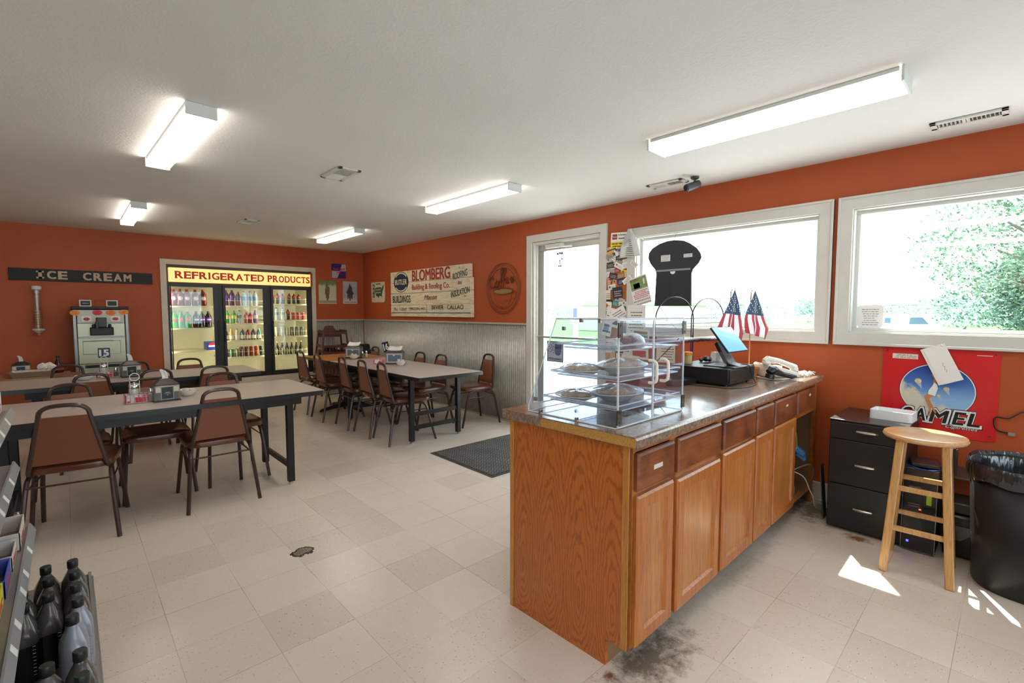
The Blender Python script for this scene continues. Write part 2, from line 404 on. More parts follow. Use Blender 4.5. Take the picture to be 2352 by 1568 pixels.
# ------------------------------------------------------------ ceiling lights
def tube_mat(k, nm):
    t = NT(nm); t.set(Base_Color=hx('#f2f0ea'), Roughness=.5, Emission_Color=hx('#fff5e8'), Emission_Strength=k); return t.m
LENS = tube_mat(LAMP, 'lit_diffuser'); LENSD = tube_mat(LAMP*.09, 'dim_diffuser_side')
CAPW = M('fixture_white', '#d4d6d2', .4)
def ceiling_light(x, y, L, w, label, rz=0, dim=False, grp='ceiling tube lights'):
    r = thing('ceiling_light', label, 'ceiling light', (x, y, ZC), rz, grp); h = L/2
    B().box(-w/2+.006, w/2-.006, -h+.02, h-.02, -.018, -.001).done('housing', CAPW, r)
    for s_ in (-1, 1): B().box(-w/2, w/2, s_*h, s_*(h-.012), -.064, -.001).done('end_cap', CAPW, r, bev=.003)
    b = B(); b.box(-w/2+.004, w/2-.004, -h+.012, h-.012, -.06, -.018)
    o = b.done('diffuser', [LENS, LENSD], r, bev=.01)
    if dim:
        for p in o.data.polygons:
            if abs(p.normal.x) > .5: p.material_index = 1
    return r
ceiling_light(.522, 3.512, 1.25, .14, 'ceiling tube light nearest the camera on the left side of the ceiling', R_(1.9))
ceiling_light(.545, 6.45, 1.25, .125, 'small looking ceiling tube light above the ICE CREAM sign end of the room')
ceiling_light(2.735, 3.50, 1.24, .15, 'ceiling tube light in the middle, between the big light and the far corner light')
ceiling_light(2.745, 6.37, 1.24, .145, 'ceiling tube light closest to the far right corner')
ceiling_light(2.755, .995, 1.235, .21, 'largest ceiling light above the wooden counter with ribbed clear sides', 0, True)
ceiling_light(.53, .35, 1.25, .14, 'unseen fill tube light added overhead behind the camera', R_(1))  # unseen fixture added to even out the light on the ceiling
ceiling_light(-1.7, 3.5, 1.25, .14, 'unseen fill tube light added over the shop shelves left of the picture')  # out of view, added as fill light
ceiling_light(-1.7, .5, 1.25, .14, 'unseen fill tube light added behind the camera over the shop aisle')  # another added fill fixture, out of view
# vents
VENT = M('vent_white', '#cfccc6', .5); VDARK = M('vent_dark', '#3a3834', .7)
def vent(x, y, w, l, label, rz=0):
    r = thing('ceiling_vent', label, 'air vent', (x, y, ZC), rz, 'ceiling air vents')
    b = B(); t = .028
    b.box(-w/2, w/2, -l/2, -l/2+t, -.012, -.001); b.box(-w/2, w/2, l/2-t, l/2, -.012, -.001)
    b.box(-w/2, -w/2+t, -l/2, l/2, -.012, -.001); b.box(w/2-t, w/2, -l/2, l/2, -.012, -.001); b.done('vent_frame', VENT, r, bev=.002)
    B().box(-w/2+t, w/2-t, -l/2+t, l/2-t, -.004, -.001).done('backing', VDARK, r)
    b = B(); n = int((l-2*t)/.016)
    for i in range(n):
        yy = -l/2+t+(l-2*t)*(i+.5)/n
        if abs(i-n/2) < 1: b.box(-w/2+t, w/2-t, yy-.007, yy+.007, -.011, -.004)
        else: b.bar((-w/2+t, yy, -.008), (w/2-t, yy, -.008), .0015, .011, (0, .6 if i < n/2 else -.6, 1))
    b.done('louvres', VENT, r)
    return r
vent(1.566, 3.585, .17, .35, 'square looking ceiling vent right of the left tube light')
vent(1.59, 6.21, .16, .34, 'small far ceiling vent above the refrigerated products sign')
vent(3.63, .235, .12, .31, 'long ceiling vent above the right window by the frame edge')
vent(3.64, 2.02, .13, .31, 'ceiling vent beside the security camera')
# security camera
r = thing('security_camera', 'small dark bullet security camera hanging from the ceiling', 'camera', (3.63, 1.78, ZC))
GM = M('camera_grey', '#4a4c50', .35, .3)
B().lathe([(.032, -.001), (.032, -.012), (.02, -.02), (.012, -.022)], n=20).done('mount_base', GM, r, smooth=True)
B().tube([(0, 0, -.02), (0, 0, -.05), (-.01, -.0, -.062)], .009, 8).done('stem', GM, r, smooth=True)
b = B(); b.tube([(.035, -.02, -.05), (.03, -.017, -.052), (-.07, .03, -.092), (-.074, .032, -.094)], [.024, .03, .03, .028], 16); b.done('camera_body', GM, r, smooth=True)
b = B(); b.tube([(-.072, .031, -.093), (-.08, .035, -.0965)], [.024, .022], 16); b.done('lens', BLACK, r, smooth=True)
# ------------------------------------------------------------ counter
def oak(name, c0='#a0561d', c1='#c07634', axis='z', stain=0, rough=.38, dark='#5c2f17'):
    t = NT(name); p = t.coord(); g = {'z': (16, 16, .9), 'x': (.9, 16, 16), 'y': (16, .9, 16)}[axis]
    n = t.noise(t.mapv(p, g), 3.2, 5, .6, .6); n2 = t.noise(t.mapv(p, tuple(v*3 for v in g)), 4, 3)
    c = t.ramp(n, [(.3, c0), (.7, c1)]); c = t.mix(t.ma('MULTIPLY', t.ramp(n2, [(.5, (0, 0, 0, 1)), (.66, (1, 1, 1, 1))]), .35), c, hx(dark))
    if stain:
        q = t.noise(t.mapv(p, (1, 1, 1), loc=(.3, 0, .8)), 5, 3, .6)
        c = t.mix(t.ma('MULTIPLY', t.ramp(q, [(.45, (0, 0, 0, 1)), (.6, (1, 1, 1, 1))]), stain), c, hx('#3d1d12'))
    t.set(Base_Color=c, Roughness=rough, Coat_Weight=.25, Coat_Roughness=.25); t.bump(n2, .06, .002); return t.m
def oak_veneer():
    t = NT('oak_cathedral_veneer'); x, y, z = t.sep(t.coord())
    u = t.ma('DIVIDE', t.ma('ADD', y, .012), .158); k = t.ma('FLOOR', u); u = t.ma('SUBTRACT', t.ma('FRACT', u), .5)
    z0 = t.ma('ADD', .185, t.ma('MULTIPLY', t.n('TexWhiteNoise', {1: k}, noise_dimensions='1D').outputs[0], .03))
    v = t.ma('SUBTRACT', z, z0)
    w = t.noise(t.mapv(t.comb(t.ma('MULTIPLY', y, 1.0), z, 0), (16, 3.2, 1)), 1.6, 4, .6)
    w2 = t.noise(t.mapv(t.coord(), (1, 60, 11)), 2.0, 3)
    up = t.ma('MULTIPLY', t.ma('MAXIMUM', v, 0), 4.6); dn = t.ma('MULTIPLY', t.ma('MINIMUM', v, 0), 10)
    f = t.ma('SQRT', t.ma('ADD', t.ma('POWER', t.ma('ABSOLUTE', t.ma('MULTIPLY', u, 5.2)), 2), t.ma('ADD', t.ma('POWER', up, 2), t.ma('POWER', t.ma('ABSOLUTE', dn), 2))))
    f = t.ma('ADD', f, t.ma('ADD', t.ma('MULTIPLY', w, 1.1), t.ma('MULTIPLY', w2, .14)))
    s = t.ma('SINE', t.ma('MULTIPLY', f, 17))
    ln = t.ramp(t.ma('ADD', t.ma('MULTIPLY', s, .5), .5), [(.55, (0, 0, 0, 1)), (.95, (1, 1, 1, 1))])
    fine = t.noise(t.mapv(t.coord(), (1, 120, 2.2)), 3, 4)
    c = t.ramp(fine, [(.3, '#b05a1b'), (.7, '#c67029')])
    c = t.mix(t.ma('MULTIPLY', ln, .6), c, hx('#8a4315'))
    t.set(Base_Color=c, Roughness=.36, Coat_Weight=.3, Coat_Roughness=.2); return t.m
def laminate():
    t = NT('granite_laminate'); p = t.coord()
    v = t.n('TexVoronoi', {'Vector': p, 'Scale': 260}); n = t.noise(p, 62, 5, .75); n2 = t.noise(p, 14, 3)
    c = t.ramp(n, [(.3, '#54433a'), (.45, '#8a7263'), (.58, '#a8927f'), (.72, '#c8b7a6')])
    c = t.mix(.35, c, t.mix(1, v.outputs['Color'], hx('#a08472'), 'MULTIPLY'))
    c = t.mix(t.ma('MULTIPLY', n2, .35), c, hx('#6d4a35'))
    t.set(Base_Color=c, Roughness=.17, Coat_Weight=.3, Coat_Roughness=.08); return t.m
OAKV = oak_veneer(); OAK = oak('oak_door'); OAKX = oak('oak_rail', axis='x', stain=.3); OAKS = oak('oak_stained_drawer', '#7d3e1c', '#96532b', 'x', .55)
OAKP = oak('oak_door_panel', '#ab6127', '#c98546', 'z', .12, .32)
OAKL = oak('oak_edge', '#b9762f', '#cd8a41'); PART = M('particle_board', '#b58540', .8, var=.25, vs=220)
LAM = laminate()
CR = math.atan(.023/2.4)
cab = thing('counter_cabinet', 'long oak counter cabinet with stained drawers and recessed panel doors', 'cabinet', (1.452, .93, 0), CR)
def endpoly():
    b = B(); b.prism([(0, .105), (.095, .105), (.095, 0), (.622, 0), (.622, .873), (0, .873)], lambda u, v, w: (w, u, v), .018)
    return b
endpoly().done('end_panel', OAKV, cab)['label'] = 'oak veneered end panel with cathedral grain'
b = B(); b.box(-.004, .0, .60, .622, 0, .873); b.box(-.003, 0, 0, .028, .105, .873); b.done('corner_trim', OAKL, cab, bev=.002)
b = B(); b.box(.018, 2.40, .60, .615, .105, .873); b.box(.018, 2.40, .02, .6, .105, .123); b.box(2.385, 2.40, 0.02, .6, 0, .873); b.box(1.885, 1.90, .02, .60, .123, .873)
b.box(.018, 2.40, .095, .11, 0, .105); b.done('carcass', M('cabinet_inside', '#8d6b4a', .6, var=.1), cab)
b = B()
for a, e, z0, z1 in ((.0, .035, .105, .873), (.035, 2.40, .845, .873), (.035, 2.36, .665, .715), (.035, 1.91, .105, .145), (1.91, 2.36, .105, .135), (2.365, 2.40, 0, .845)):
    b.box(a, e, 0, .02, z0, z1)
XS = [(.027, .297), (.332, .744), (.780, 1.181), (1.207, 1.463), (1.490, 1.885), (1.910, 2.292)]
for (a, e), (a2, e2) in zip(XS[:-1], XS[1:]): b.box(e-.012, a2+.012, 0, .02, .145, .845)
b.done('face_frame', OAKX, cab)
B().box(.2, 2.36, .088, .0949, 0, .105).done('toe_kick', M('toe_kick_black', '#2a2019', .7), cab)
def bevel_board(b, x0, x1, z0, z1, y0, y1, c=.008):
    b.add([(x0, y1, z0), (x1, y1, z0), (x1, y1, z1), (x0, y1, z1), (x0, y0+c, z0), (x1, y0+c, z0), (x1, y0+c, z1), (x0, y0+c, z1),
           (x0+c, y0, z0+c), (x1-c, y0, z0+c), (x1-c, y0, z1-c), (x0+c, y0, z1-c)],
          [(0, 1, 2, 3), (0, 4, 5, 1), (1, 5, 6, 2), (2, 6, 7, 3), (3, 7, 4, 0), (4, 8, 9, 5), (5, 9, 10, 6), (6, 10, 11, 7), (7, 11, 8, 4), (11, 10, 9, 8)])
DT = [.684, .672, .684, .690, .690]
for i, (a, e) in enumerate(XS):
    zt, zb = .842, .703
    d = B(); bevel_board(d, a, e, zb, zt, -.022, -.001); o = d.done('drawer', OAKS, cab)
    o['label'] = ['oak drawer front with a small strip of paper tape', 'wide reddish oak drawer front', 'wide oak drawer front with dark stain', 'narrow oak drawer front with dark smudges', 'oak drawer front with dark smudge', 'plain oak drawer front nearest the wall'][i]
    tp = {0: (.13, .195, .765, .782), 4: (1.66, 1.70, .79, .80), 5: (2.13, 2.17, .795, .81)}.get(i)
    if tp: B().box(tp[0], tp[1], -.0235, -.0225, tp[2], tp[3]).done('paper_tape', M('tape', '#cfc3b2', .7), o)
for i, (a, e) in enumerate(XS[:5]):
    zt, zb = DT[i], .112; f = .052
    d = B(); y0, y1 = -.022, -.001
    d.m = 0
    c = .008; x0, x1 = a, e
    O = [(x0, z0) for x0, z0 in ((a, zb), (e, zb), (e, zt), (a, zt))]; O2 = [(a+c, zb+c), (e-c, zb+c), (e-c, zt-c), (a+c, zt-c)]
    I1 = [(a+f, zb+f), (e-f, zb+f), (e-f, zt-f), (a+f, zt-f)]; I2 = [(a+f+c, zb+f+c), (e-f-c, zb+f+c), (e-f-c, zt-f-c), (a+f+c, zt-f-c)]
    vs = [(p[0], y1, p[1]) for p in O]+[(p[0], y0+c, p[1]) for p in O]+[(p[0], y0, p[1]) for p in O2]+[(p[0], y0, p[1]) for p in I1]+[(p[0], y0+.011, p[1]) for p in I2]
    fs = [(0, 1, 2, 3)]
    for lv in range(4):
        for k in range(4):
            p, q = lv*4+k, lv*4+(k+1) % 4; fs.append((p, p+4, q+4, q))
    d.add(vs, fs); d.m = 1; d.add([(p[0], y0+.011, p[1]) for p in I2], [(0, 1, 2, 3)])
    d.done('door', [OAK, OAKP], cab)['label'] = ['narrow oak cabinet door nearest the end panel', 'widest oak cabinet door, second from the end', 'oak cabinet door with dark top rail', 'narrow oak cabinet door', 'oak cabinet door beside the open bay'][i]
# worktop
top = thing('countertop', 'brown granite patterned laminate countertop with a broken end strip', 'countertop', (1.435, .93, 0), CR)
b = B(); n = 6; prof = [(.655, .874), (.655, .913), (.65, .915)]
front = [(-.022+.0, .915), (-.033, .911), (-.037, .903), (-.038, .876), (-.036, .874)]
poly = [(.655, .874), (.655, .915)]+front
b.prism(poly[::-1], lambda u, v, w: (w, u, v), 2.435); b.done('slab', LAM, top)
b = B(); b.box(-.0015, .001, -.034, .42, .876, .910); b.done('bare_edge', PART, top)
b = B(); b.prism([(.40, .9145), (.47, .875), (.656, .875), (.656, .915)], lambda u, v, w: (-.003+w*1, u, v), .0028); b.done('end_strip', LAM, top)
ZT = .915
# ------------------------------------------------------------ acrylic display case
ACR = glass_mat('clear_acrylic', 'f4f7fb', .9, .02, 1.45, .012, 'e6eaf2'); ACE = M('acrylic_edge', '#e6eaf0', .12, alpha=.8)
SS = M('hinge_steel', '#5d5a55', .35, .8); HB = M('handle_cream', '#e3dccd', .35)
CX0, CX1, CY0, CY1 = 1.482, 1.99, 1.013, 1.472; CZ1 = 1.328
case = thing('display_case', 'clear acrylic pastry display case with two doors and cream handles', 'display case', (0, 0, ZT))
h = CZ1-ZT
def side(b, x):
    b.prism([(CY0+.004, .003), (CY1, .003), (CY1-.003, .03), (1.31, h), (CY0+.004, h)], lambda u, v, w: (x+w, u, v), .004)
for x in (CX0, CX1-.004):
    b = B(); side(b, x); b.done('side_panel', ACR, case)
b = B(); b.box(CX0, CX1, CY0, CY1, .0, .003); b.done('base_panel', ACR, case)
b = B(); b.box(CX0, CX1, CY0, 1.31, h, h+.004); b.done('top_panel', ACR, case)
b = B(); b.prism([(CY1, .03), (1.31, h), (1.314, h), (CY1+.004, .032)], lambda u, v, w: (CX0+w, u, v), CX1-CX0); b.done('sloping_panel', ACR, case)
b = B()
r = .0032
P = [(CY0, .002), (CY1, .002), (CY1, .03), (1.31, h), (CY0, h)]
for x in (CX0, CX1):
    for (a, c), (e, g) in zip(P[:-1], P[1:]): b.tube([(x, a, c), (x, e, g)], r, 4)
for a, c in P: b.tube([(CX0, a, c), (CX1, a, c)], r, 4)
b.done('panel_edges', ACE, case)
for s_, (a, e) in enumerate(((CX0+.006, 1.733), (1.737, CX1-.002))):
    d = B(); d.box(a, e, CY0-.006, CY0-.002, .008, h-.004); dr = d.done('door', ACR, case)
    b = B(); zz = (.006, h-.004)
    for x in (a, e): b.box(x-.002, x+.002, CY0-.007, CY0-.001, zz[0], zz[1])
    for z in zz: b.box(a, e, CY0-.007, CY0-.001, z-.002, z+.002)
    b.done('door_edge', ACE, dr)
    hxx = 1.716 if s_ == 0 else 1.79
    hc = 1.722 if s_ == 0 else 1.762
    x1_ = 1.70 if s_ == 0 else 1.80; x0_ = x1_
    xx = 1.700 if s_ == 0 else 1.79
    b = B(); y = CY0-.006
    pts = [(xx, y, .246), (xx, y-.02, .246), (xx, y-.032, .238), (xx, y-.035, .226), (xx, y-.035, .176), (xx, y-.032, .164), (xx, y-.02, .156), (xx, y, .156)]
    b.tube(pts, .0065, 10); b.done('handle', HB, dr, smooth=True)
    for z in (.372, .045):
        b = B(); x = a+.004 if s_ == 0 else e-.004
        b.box(x-.016, x+.012, CY0-.012, CY0-.007, z-.028, z+.028)
        for q in (-.018, .018): b.cyl((x-.002, CY0-.012, z+q), (x-.002, CY0-.014, z+q), .004, 8)
        b.done('hinge', SS, dr)
for x, y, z in ((CX0, 1.09, h-.006), (CX0, 1.18, h-.006), (CX0, 1.27, h-.04), (CX0, 1.40, .008), (CX0, 1.2, .008), (CX0, 1.43, .06), (CX1, 1.09, h-.006), (CX1, 1.2, .03), (1.8, 1.46, .05)):
    B().box(x-.006, x+.006, y-.006, y+.006, z-.008, z+.008).done('corner_clip', CHROME, case)
TRAYM = glass_mat('tray_acrylic', 'eef1f5', 1.1, .05, 1.5, .10, 'e2e6ee')
def rail_shelf(z, yf, grp):
    r_ = thing('display_tray', grp, 'tray', (0, 0, ZT), 0, 'clear trays in the display case')
    b = B(); x0, x1, y0, y1 = CX0+.012, CX1-.012, CY0+.006, yf; t = -.016
    b.box(x0+.02, x1-.02, y0, y1-.02, z+t, z+t+.003)
    for (p, q) in (((x0, y0), (x0, y1)), ((x1, y0), (x1, y1))):
        sx = .02 if p[0] == x0 else -.02
        b.add([(p[0], y0, z), (p[0]+sx, y0, z+t), (p[0]+sx, y1-.02, z+t), (p[0], y1, z), (p[0], y0, z+.003), (p[0]+sx, y0, z+t+.003), (p[0]+sx, y1-.02, z+t+.003), (p[0], y1, z+.003)],
              [(0, 1, 2, 3), (7, 6, 5, 4), (0, 4, 5, 1), (1, 5, 6, 2), (2, 6, 7, 3), (3, 7, 4, 0)])
    b.done('tray_body', TRAYM, r_)
    b = B()
    b.tube([(x0, y0, z+.002), (x0, y1, z+.002), (x1, y1, z+.002), (x1, y0, z+.002)], .0032, 6)
    b.tube([(x0+.02, y0, z+t), (x0+.02, y1-.02, z+t), (x1-.02, y1-.02, z+t), (x1-.02, y0, z+t)], .0025, 6)
    b.tube([(x0, y0, z+.003), (x1, y0, z+.003)], .003, 6); b.tube([(x0+.02, y0, z+t), (x1-.02, y0, z+t)], .0025, 6)
    b.done('tray_rim', ACE, r_)
    c = B()
    for x in (CX0+.005, CX1-.009): c.box(x, x+.004, y0, y1, z-.004, z-.001)
    c.done('support_ledge', ACE, r_)
rail_shelf(.31, 1.315, 'topmost clear tray in the pastry case, holding a wrapped pastry bag')
rail_shelf(.193, 1.35, 'middle clear tray in the pastry case, holding two wrapped plates')
rail_shelf(.080, 1.39, 'bottom clear tray in the pastry case, holding two wrapped platters')
# plates of pastry
DISH = M('cream_china', '#dcd7cf', .25); WRAP = glass_mat('cling_film', 'f6f7fa', 2.6, .10, 1.5, .07, 'eef0f6', 34)
def pastry_mat():
    t = NT('baked_pastry'); n = t.noise(t.coord(), 28, 5, .7)
    t.set(Base_Color=t.ramp(n, [(.3, '#b07a44'), (.5, '#d8b078'), (.7, '#efdcb8')]), Roughness=.7); t.bump(n, .8, .01); return t.m
PAST = pastry_mat()
def platter(name, label, loc, rx, ry, hh, rz, n=5, col=None):
    r_ = thing(name, label, 'plate of pastry', loc, rz, 'wrapped pastry plates')
    B().lathe([(.45, .001), (.5, 0), (.62, .25*hh), (.9, .85*hh), (1.0, hh), (.985, hh+.003), (.88, .85*hh+.004), (.55, .25*hh+.004), (.001, .2*hh)], n=36, sx=rx, sy=ry).done('dish', DISH, r_, smooth=True)
    rr = random.Random(len(label))
    b = B()
    for i in range(n):
        a = 2*PI*i/n+.4; q = .42 if i else 0
        b.sph((rx*q*math.cos(a), ry*q*math.sin(a), hh*.9+.004+rr.random()*.003), 1, 12, rx*.38, ry*.34, min(.016+.006*rr.random(), hh*.7))
    b.done('pastry', col or PAST, r_, smooth=True)
    def fn(u, v):
        a = 2*PI*u; q = max(v, .001); x, y = rx*1.0*q*math.cos(a), ry*1.0*q*math.sin(a)
        z = hh+.004+(1-q**2.2)*.022+.003*math.sin(a*9+q*5)*q*(1-q)*4+.0016*math.sin(a*23)*q
        return (x, y, z)
    b = B(); b.grid(fn, 48, 8); b.done('cling_film', WRAP, r_, smooth=True)
    return r_
platter('pastry_plate', 'deep cream plate of wrapped pastry on the right of the middle tray', (1.715, 1.145, ZT+.181), .14, .10, .035, .1)
platter('pastry_plate', 'flat plate of wrapped golden pastry on the left of the middle tray', (1.572, 1.245, ZT+.181), .078, .098, .018, .3, 4)
platter('pastry_plate', 'large oval platter of wrapped rolls on the right of the bottom tray', (1.70, 1.16, ZT+.068), .14, .11, .035, .2, 6)
platter('pastry_plate', 'oval platter under shiny film on the left of the bottom tray', (1.572, 1.275, ZT+.068), .075, .095, .018, .2, 3)
r_ = thing('pastry_bag', 'clear bag of dark berry pastries on the top tray of the case', 'pastry', (1.80, 1.16, ZT+.298), .2, 'wrapped pastry plates')
b = B()
for i in range(4): b.sph((-.055+.035*i, .01*(i % 2), .02), .022, 10, 1, 1, .75)
b.done('pastry', M('berry_pastry', '#6d3a44', .7, var=.4, vs=40), r_, smooth=True)
b = B(); b.lathe([(.001, .052), (.04, .048), (.075, .03), (.085, .008), (.08, .0)], n=24, sx=1.1, sy=.7, cap=False); b.done('film_bag', WRAP, r_, smooth=True)
# ------------------------------------------------------------ till, tablet, phone, scanner
DK = M('till_black', '#1d1c1d', .35, spec=.4); DK2 = M('device_black', '#17171a', .3)
t_ = thing('cash_drawer', 'black metal cash drawer box standing on the counter under the tablet', 'cash drawer', (2.80, 1.137, ZT))
B().box(0, .40, .004, .372, .012, .105).done('drawer_body', DK, t_, bev=.003)
b = B().box(.012, .388, -.001, .004, .018, .098); f_ = b.done('drawer_front', DK, t_, bev=.002)
b = B(); b.box(.04, .16, -.0025, -.001, .068, .0705); b.box(.2, .36, -.0025, -.001, .068, .0705); b.box(.03, .37, -.002, -.001, .028, .030); b.done('slot', M('slot_line', '#050505', .3), f_)
b = B()
for x in (.03, .36):
    for y in (.03, .34): b.cyl((x, y, 0), (x, y, .012), .012, 10)
b.done('rubber_foot', BLACK, t_)
def sheet(name, parent, pts, mat, th=.001, lab=None):
    b = B(); vs = pts+[tuple(Vector(p)+Vector((0, 0, th))) for p in pts]; n = len(pts)
    b.add(vs, [tuple(range(n))[::-1], tuple(range(n, 2*n))]+[(i, (i+1) % n, n+(i+1) % n, n+i) for i in range(n)])
    return b.done(name, mat, parent)
ZD = ZT+.1055
s = thing('tablet_stand', 'black tilted point of sale tablet stand with blue reflecting screen on the cash drawer', 'tablet', (2.99, 1.215, ZD), R_(-3))
b = B(); b.prism([(-.085, 0), (.12, 0), (.12, .005), (-.01, .008), (.01, .02), (.05, .09), (.075, .135), (.06, .15), (.03, .10), (-.02, .02), (-.085, .006)], lambda u, v, w: (-.05+w, u, v), .10)
b.done('stand_arm', DK2, s, bev=.003)
b = B(); b.frust((-.12, .12, -.09, .11), (-.12, .12, -.085, .105), 0, .006); b.done('base_plate', DK2, s, bev=.003)
tilt = R_(52); cz = 1.188-ZD
T_ = Matrix.Translation((0, 0, cz)) @ Matrix.Rotation(tilt, 4, 'X')
b = B(); b.T = T_; b.box(-.131, .131, -.0935, .0935, -.012, 0); b.done('screen_body', DK2, s, bev=.004)
b = B(); b.T = T_; b.box(-.126, .126, -.0885, .0885, 0, .0012)
tm = NT('screen_painted_reflection'); tm.set(Base_Color=hx('#4f86bd'), Roughness=.18, Coat_Weight=.6); tm.p.inputs['Emission Color'].default_value = hx('#5d9fdd'); tm.p.inputs['Emission Strength'].default_value = .45  # blue base colour and glow stand in for a reflection on the screen
b.done('screen', tm.m, s)
def bottle(name, label, cat, loc, prof, mats, grp=None, n=20, parts=()):
    r_ = thing(name, label, cat, loc, 0, grp)
    for pn, pf, m in parts: B().lathe(pf, n=n).done(pn, m, r_, smooth=True)
    return r_
bottle('pill_bottle', 'small clear bottle with orange lid standing on the cash drawer', 'bottle', (2.93, 1.452, ZD), None, None, None, 20,
       (('bottle_body', [(.001, 0), (.024, 0), (.025, .003), (.025, .058), (.022, .06)], M('pill_clear', '#c9b07c', .2)), ('lid', [(.026, .055), (.0265, .058), (.0265, .074), (.024, .076), (.001, .076)], M('orange_lid', '#e8881c', .35))))
# clear curled sheet holder on till, crumpled receipt papers
r_ = thing('card_holder', 'clear curved plastic card holder on the front left of the cash drawer', 'holder', (2.875, 1.22, ZD), R_(-20))
b = B(); b.prism([(-.08, .0), (.02, .001), (.045, .012), (.05, .09), (.053, .09), (.050, .01), (.024, -.0015+.0015), (-.08, -.0)], lambda u, v, w: (u, w, v+.0005), .08); b.done('holder_body', TRAYM, r_)
tag(B().sph((3.12, 1.42, ZD+.021), .021, 8, 1.4, 1, .9).sph((3.15, 1.41, ZD+.016), .016, 8).sph((3.09, 1.44, ZD+.014), .014, 8).done('keys', M('dark_trinket', '#3a3a42', .25, .6), None), 'bunch of dark keys and trinkets behind the tablet on the cash drawer', 'keys')
# white receipt printer / card stand behind tablet
r_ = thing('receipt_holder', 'white card holder with papers behind the tablet beside the till', 'holder', (3.27, 1.40, ZT), R_(-5))
b = B(); b.prism([(0, 0), (.10, 0), (.085, .13), (.075, .16), (.02, .16), (.005, .10)], lambda u, v, w: (u, w, v), .07); b.done('holder_body', M('offwhite_plastic', '#d9d7d0', .4), r_, bev=.004)
b = B(); b.box(.015, .075, -.004, .0, .02, .13); b.done('paper_slip', WHITE, r_)
# cables
CBL = M('black_cable', '#121212', .4)
def cable(name, label, pts, r=.003, mat=None, parent=None, grp=None):
    P = [Vector(p) for p in pts]; out = []
    for i in range(len(P)-1):
        p0, p1, p2, p3 = P[max(i-1, 0)], P[i], P[i+1], P[min(i+2, len(P)-1)]
        for k in range(8):
            t = k/8; out.append(.5*((2*p1)+(-p0+p2)*t+(2*p0-5*p1+4*p2-p3)*t*t+(-p0+3*p1-3*p2+p3)*t**3))
    out.append(P[-1]); o = B().tube(out, r, 6).done(name, mat or CBL, parent, smooth=True)
    if label: tag(o, label, 'cable', grp)
    return o
cable('tablet_cable', 'black cable looping from the tablet over the cash drawer onto the counter', [(3.01, 1.20, ZD+.01), (3.06, 1.13, ZD+.008), (3.10, 1.12, ZT+.06), (3.10, 1.10, ZT+.01), (3.03, 1.07, ZT+.004), (2.90, 1.06, ZT+.004), (2.76, 1.10, ZT+.004), (2.74, 1.2, ZT+.004), (2.72, 1.4, ZT+.004)])
cable('scanner_cable', 'thin black cord from the cash drawer to the barcode scanner', [(3.21, 1.25, ZT+.05), (3.24, 1.17, ZT+.02), (3.27, 1.06, ZT+.004), (3.33, 1.0, ZT+.006), (3.5, .985, ZT+.006), (3.60, .97, ZT+.004)], .0025)
# phone
PHW = M('phone_white', '#dcd9d0', .35)
ph = thing('desk_phone', 'off white corded desk phone lying on the counter end by the wall', 'phone', (3.56, 1.13, ZT), R_(-38))
b = B(); b.prism([(-.11, 0), (.11, 0), (.11, .03), (.06, .045), (-.10, .09), (-.11, .08)], lambda u, v, w: (u, w-.09, v), .18); b.done('phone_base', PHW, ph, bev=.008)
b = B(); b.tube([(-.12, -.055, .105), (-.10, -.055, .118), (-.02, -.055, .108), (.07, -.055, .075), (.10, -.055, .060)], [.02, .026, .017, .019, .023], 12); b.sph((-.105, -.055, .098), .028, 12, 1, 1, .8); b.sph((.095, -.055, .052), .026, 12, 1, 1, .8); b.done('handset', PHW, ph, smooth=True)
b = B()
for i in range(12): b.box(-.03+.03*(i % 3), -.012+.03*(i % 3), .0+.02*(i//3), .012+.02*(i//3), .045, .068)
b.done('key', M('phone_key', '#b9b5aa', .5), ph)
co = [(3.70+.09*math.sin(i*.21)+.012*math.cos(i*1.9), .99+.035*math.cos(i*.13)+.012*math.sin(i*1.9), ZT+.013+.008*math.sin(i*1.3)+.004*(i % 3)) for i in range(120)]
mi = (Matrix.Translation(ph.location) @ Matrix.Rotation(R_(-38), 4, 'Z')).inverted()
B().tube([mi @ Vector(p) for p in co], .0035, 5).done('coiled_cord', PHW, ph, smooth=True)['label'] = 'tangled off white coiled cord'
# scanner
sc = thing('barcode_scanner', 'black handheld barcode scanner lying on the counter in front of the phone', 'scanner', (3.36, 1.05, ZT), R_(-28))
b = B(); b.tube([(-.075, 0, .05), (-.06, 0, .06), (-.035, 0, .062), (-.01, 0, .05), (.04, 0, .032), (.10, 0, .020), (.14, 0, .014)], [.022, .031, .03, .022, .017, .016, .011], 14); b.done('scanner_body', DK2, sc, smooth=True)
b = B(); b.tube([(-.062, 0, .035), (-.07, 0, .010)], [.03, .028], 12); b.done('scanner_head', DK2, sc, smooth=True)
# basket of sauce / orange dish
def dish(name, label, cat, loc, r0, r1, hh, mat, grp=None):
    return tag(B().lathe([(.001, 0), (r0, 0), (r1, hh), (r1+.004, hh), (r1+.002, hh-.004), (r0-.002, .006), (.001, .005)], c=(0, 0, 0), n=28).done(name, mat, None, smooth=True), label, cat, grp)
AMB = M('amber_plastic', '#b96a2c', .2); 
o = dish('amber_bowl', 'amber coloured plastic bowl between the cash drawer and the phone', 'bowl', 0, .055, .075, .07, AMB); o.location = (3.335, 1.235, ZT)
o = dish('amber_dish', 'small amber dish under the barcode scanner', 'bowl', 0, .04, .06, .045, AMB); o.location = (3.50, 1.27, ZT)
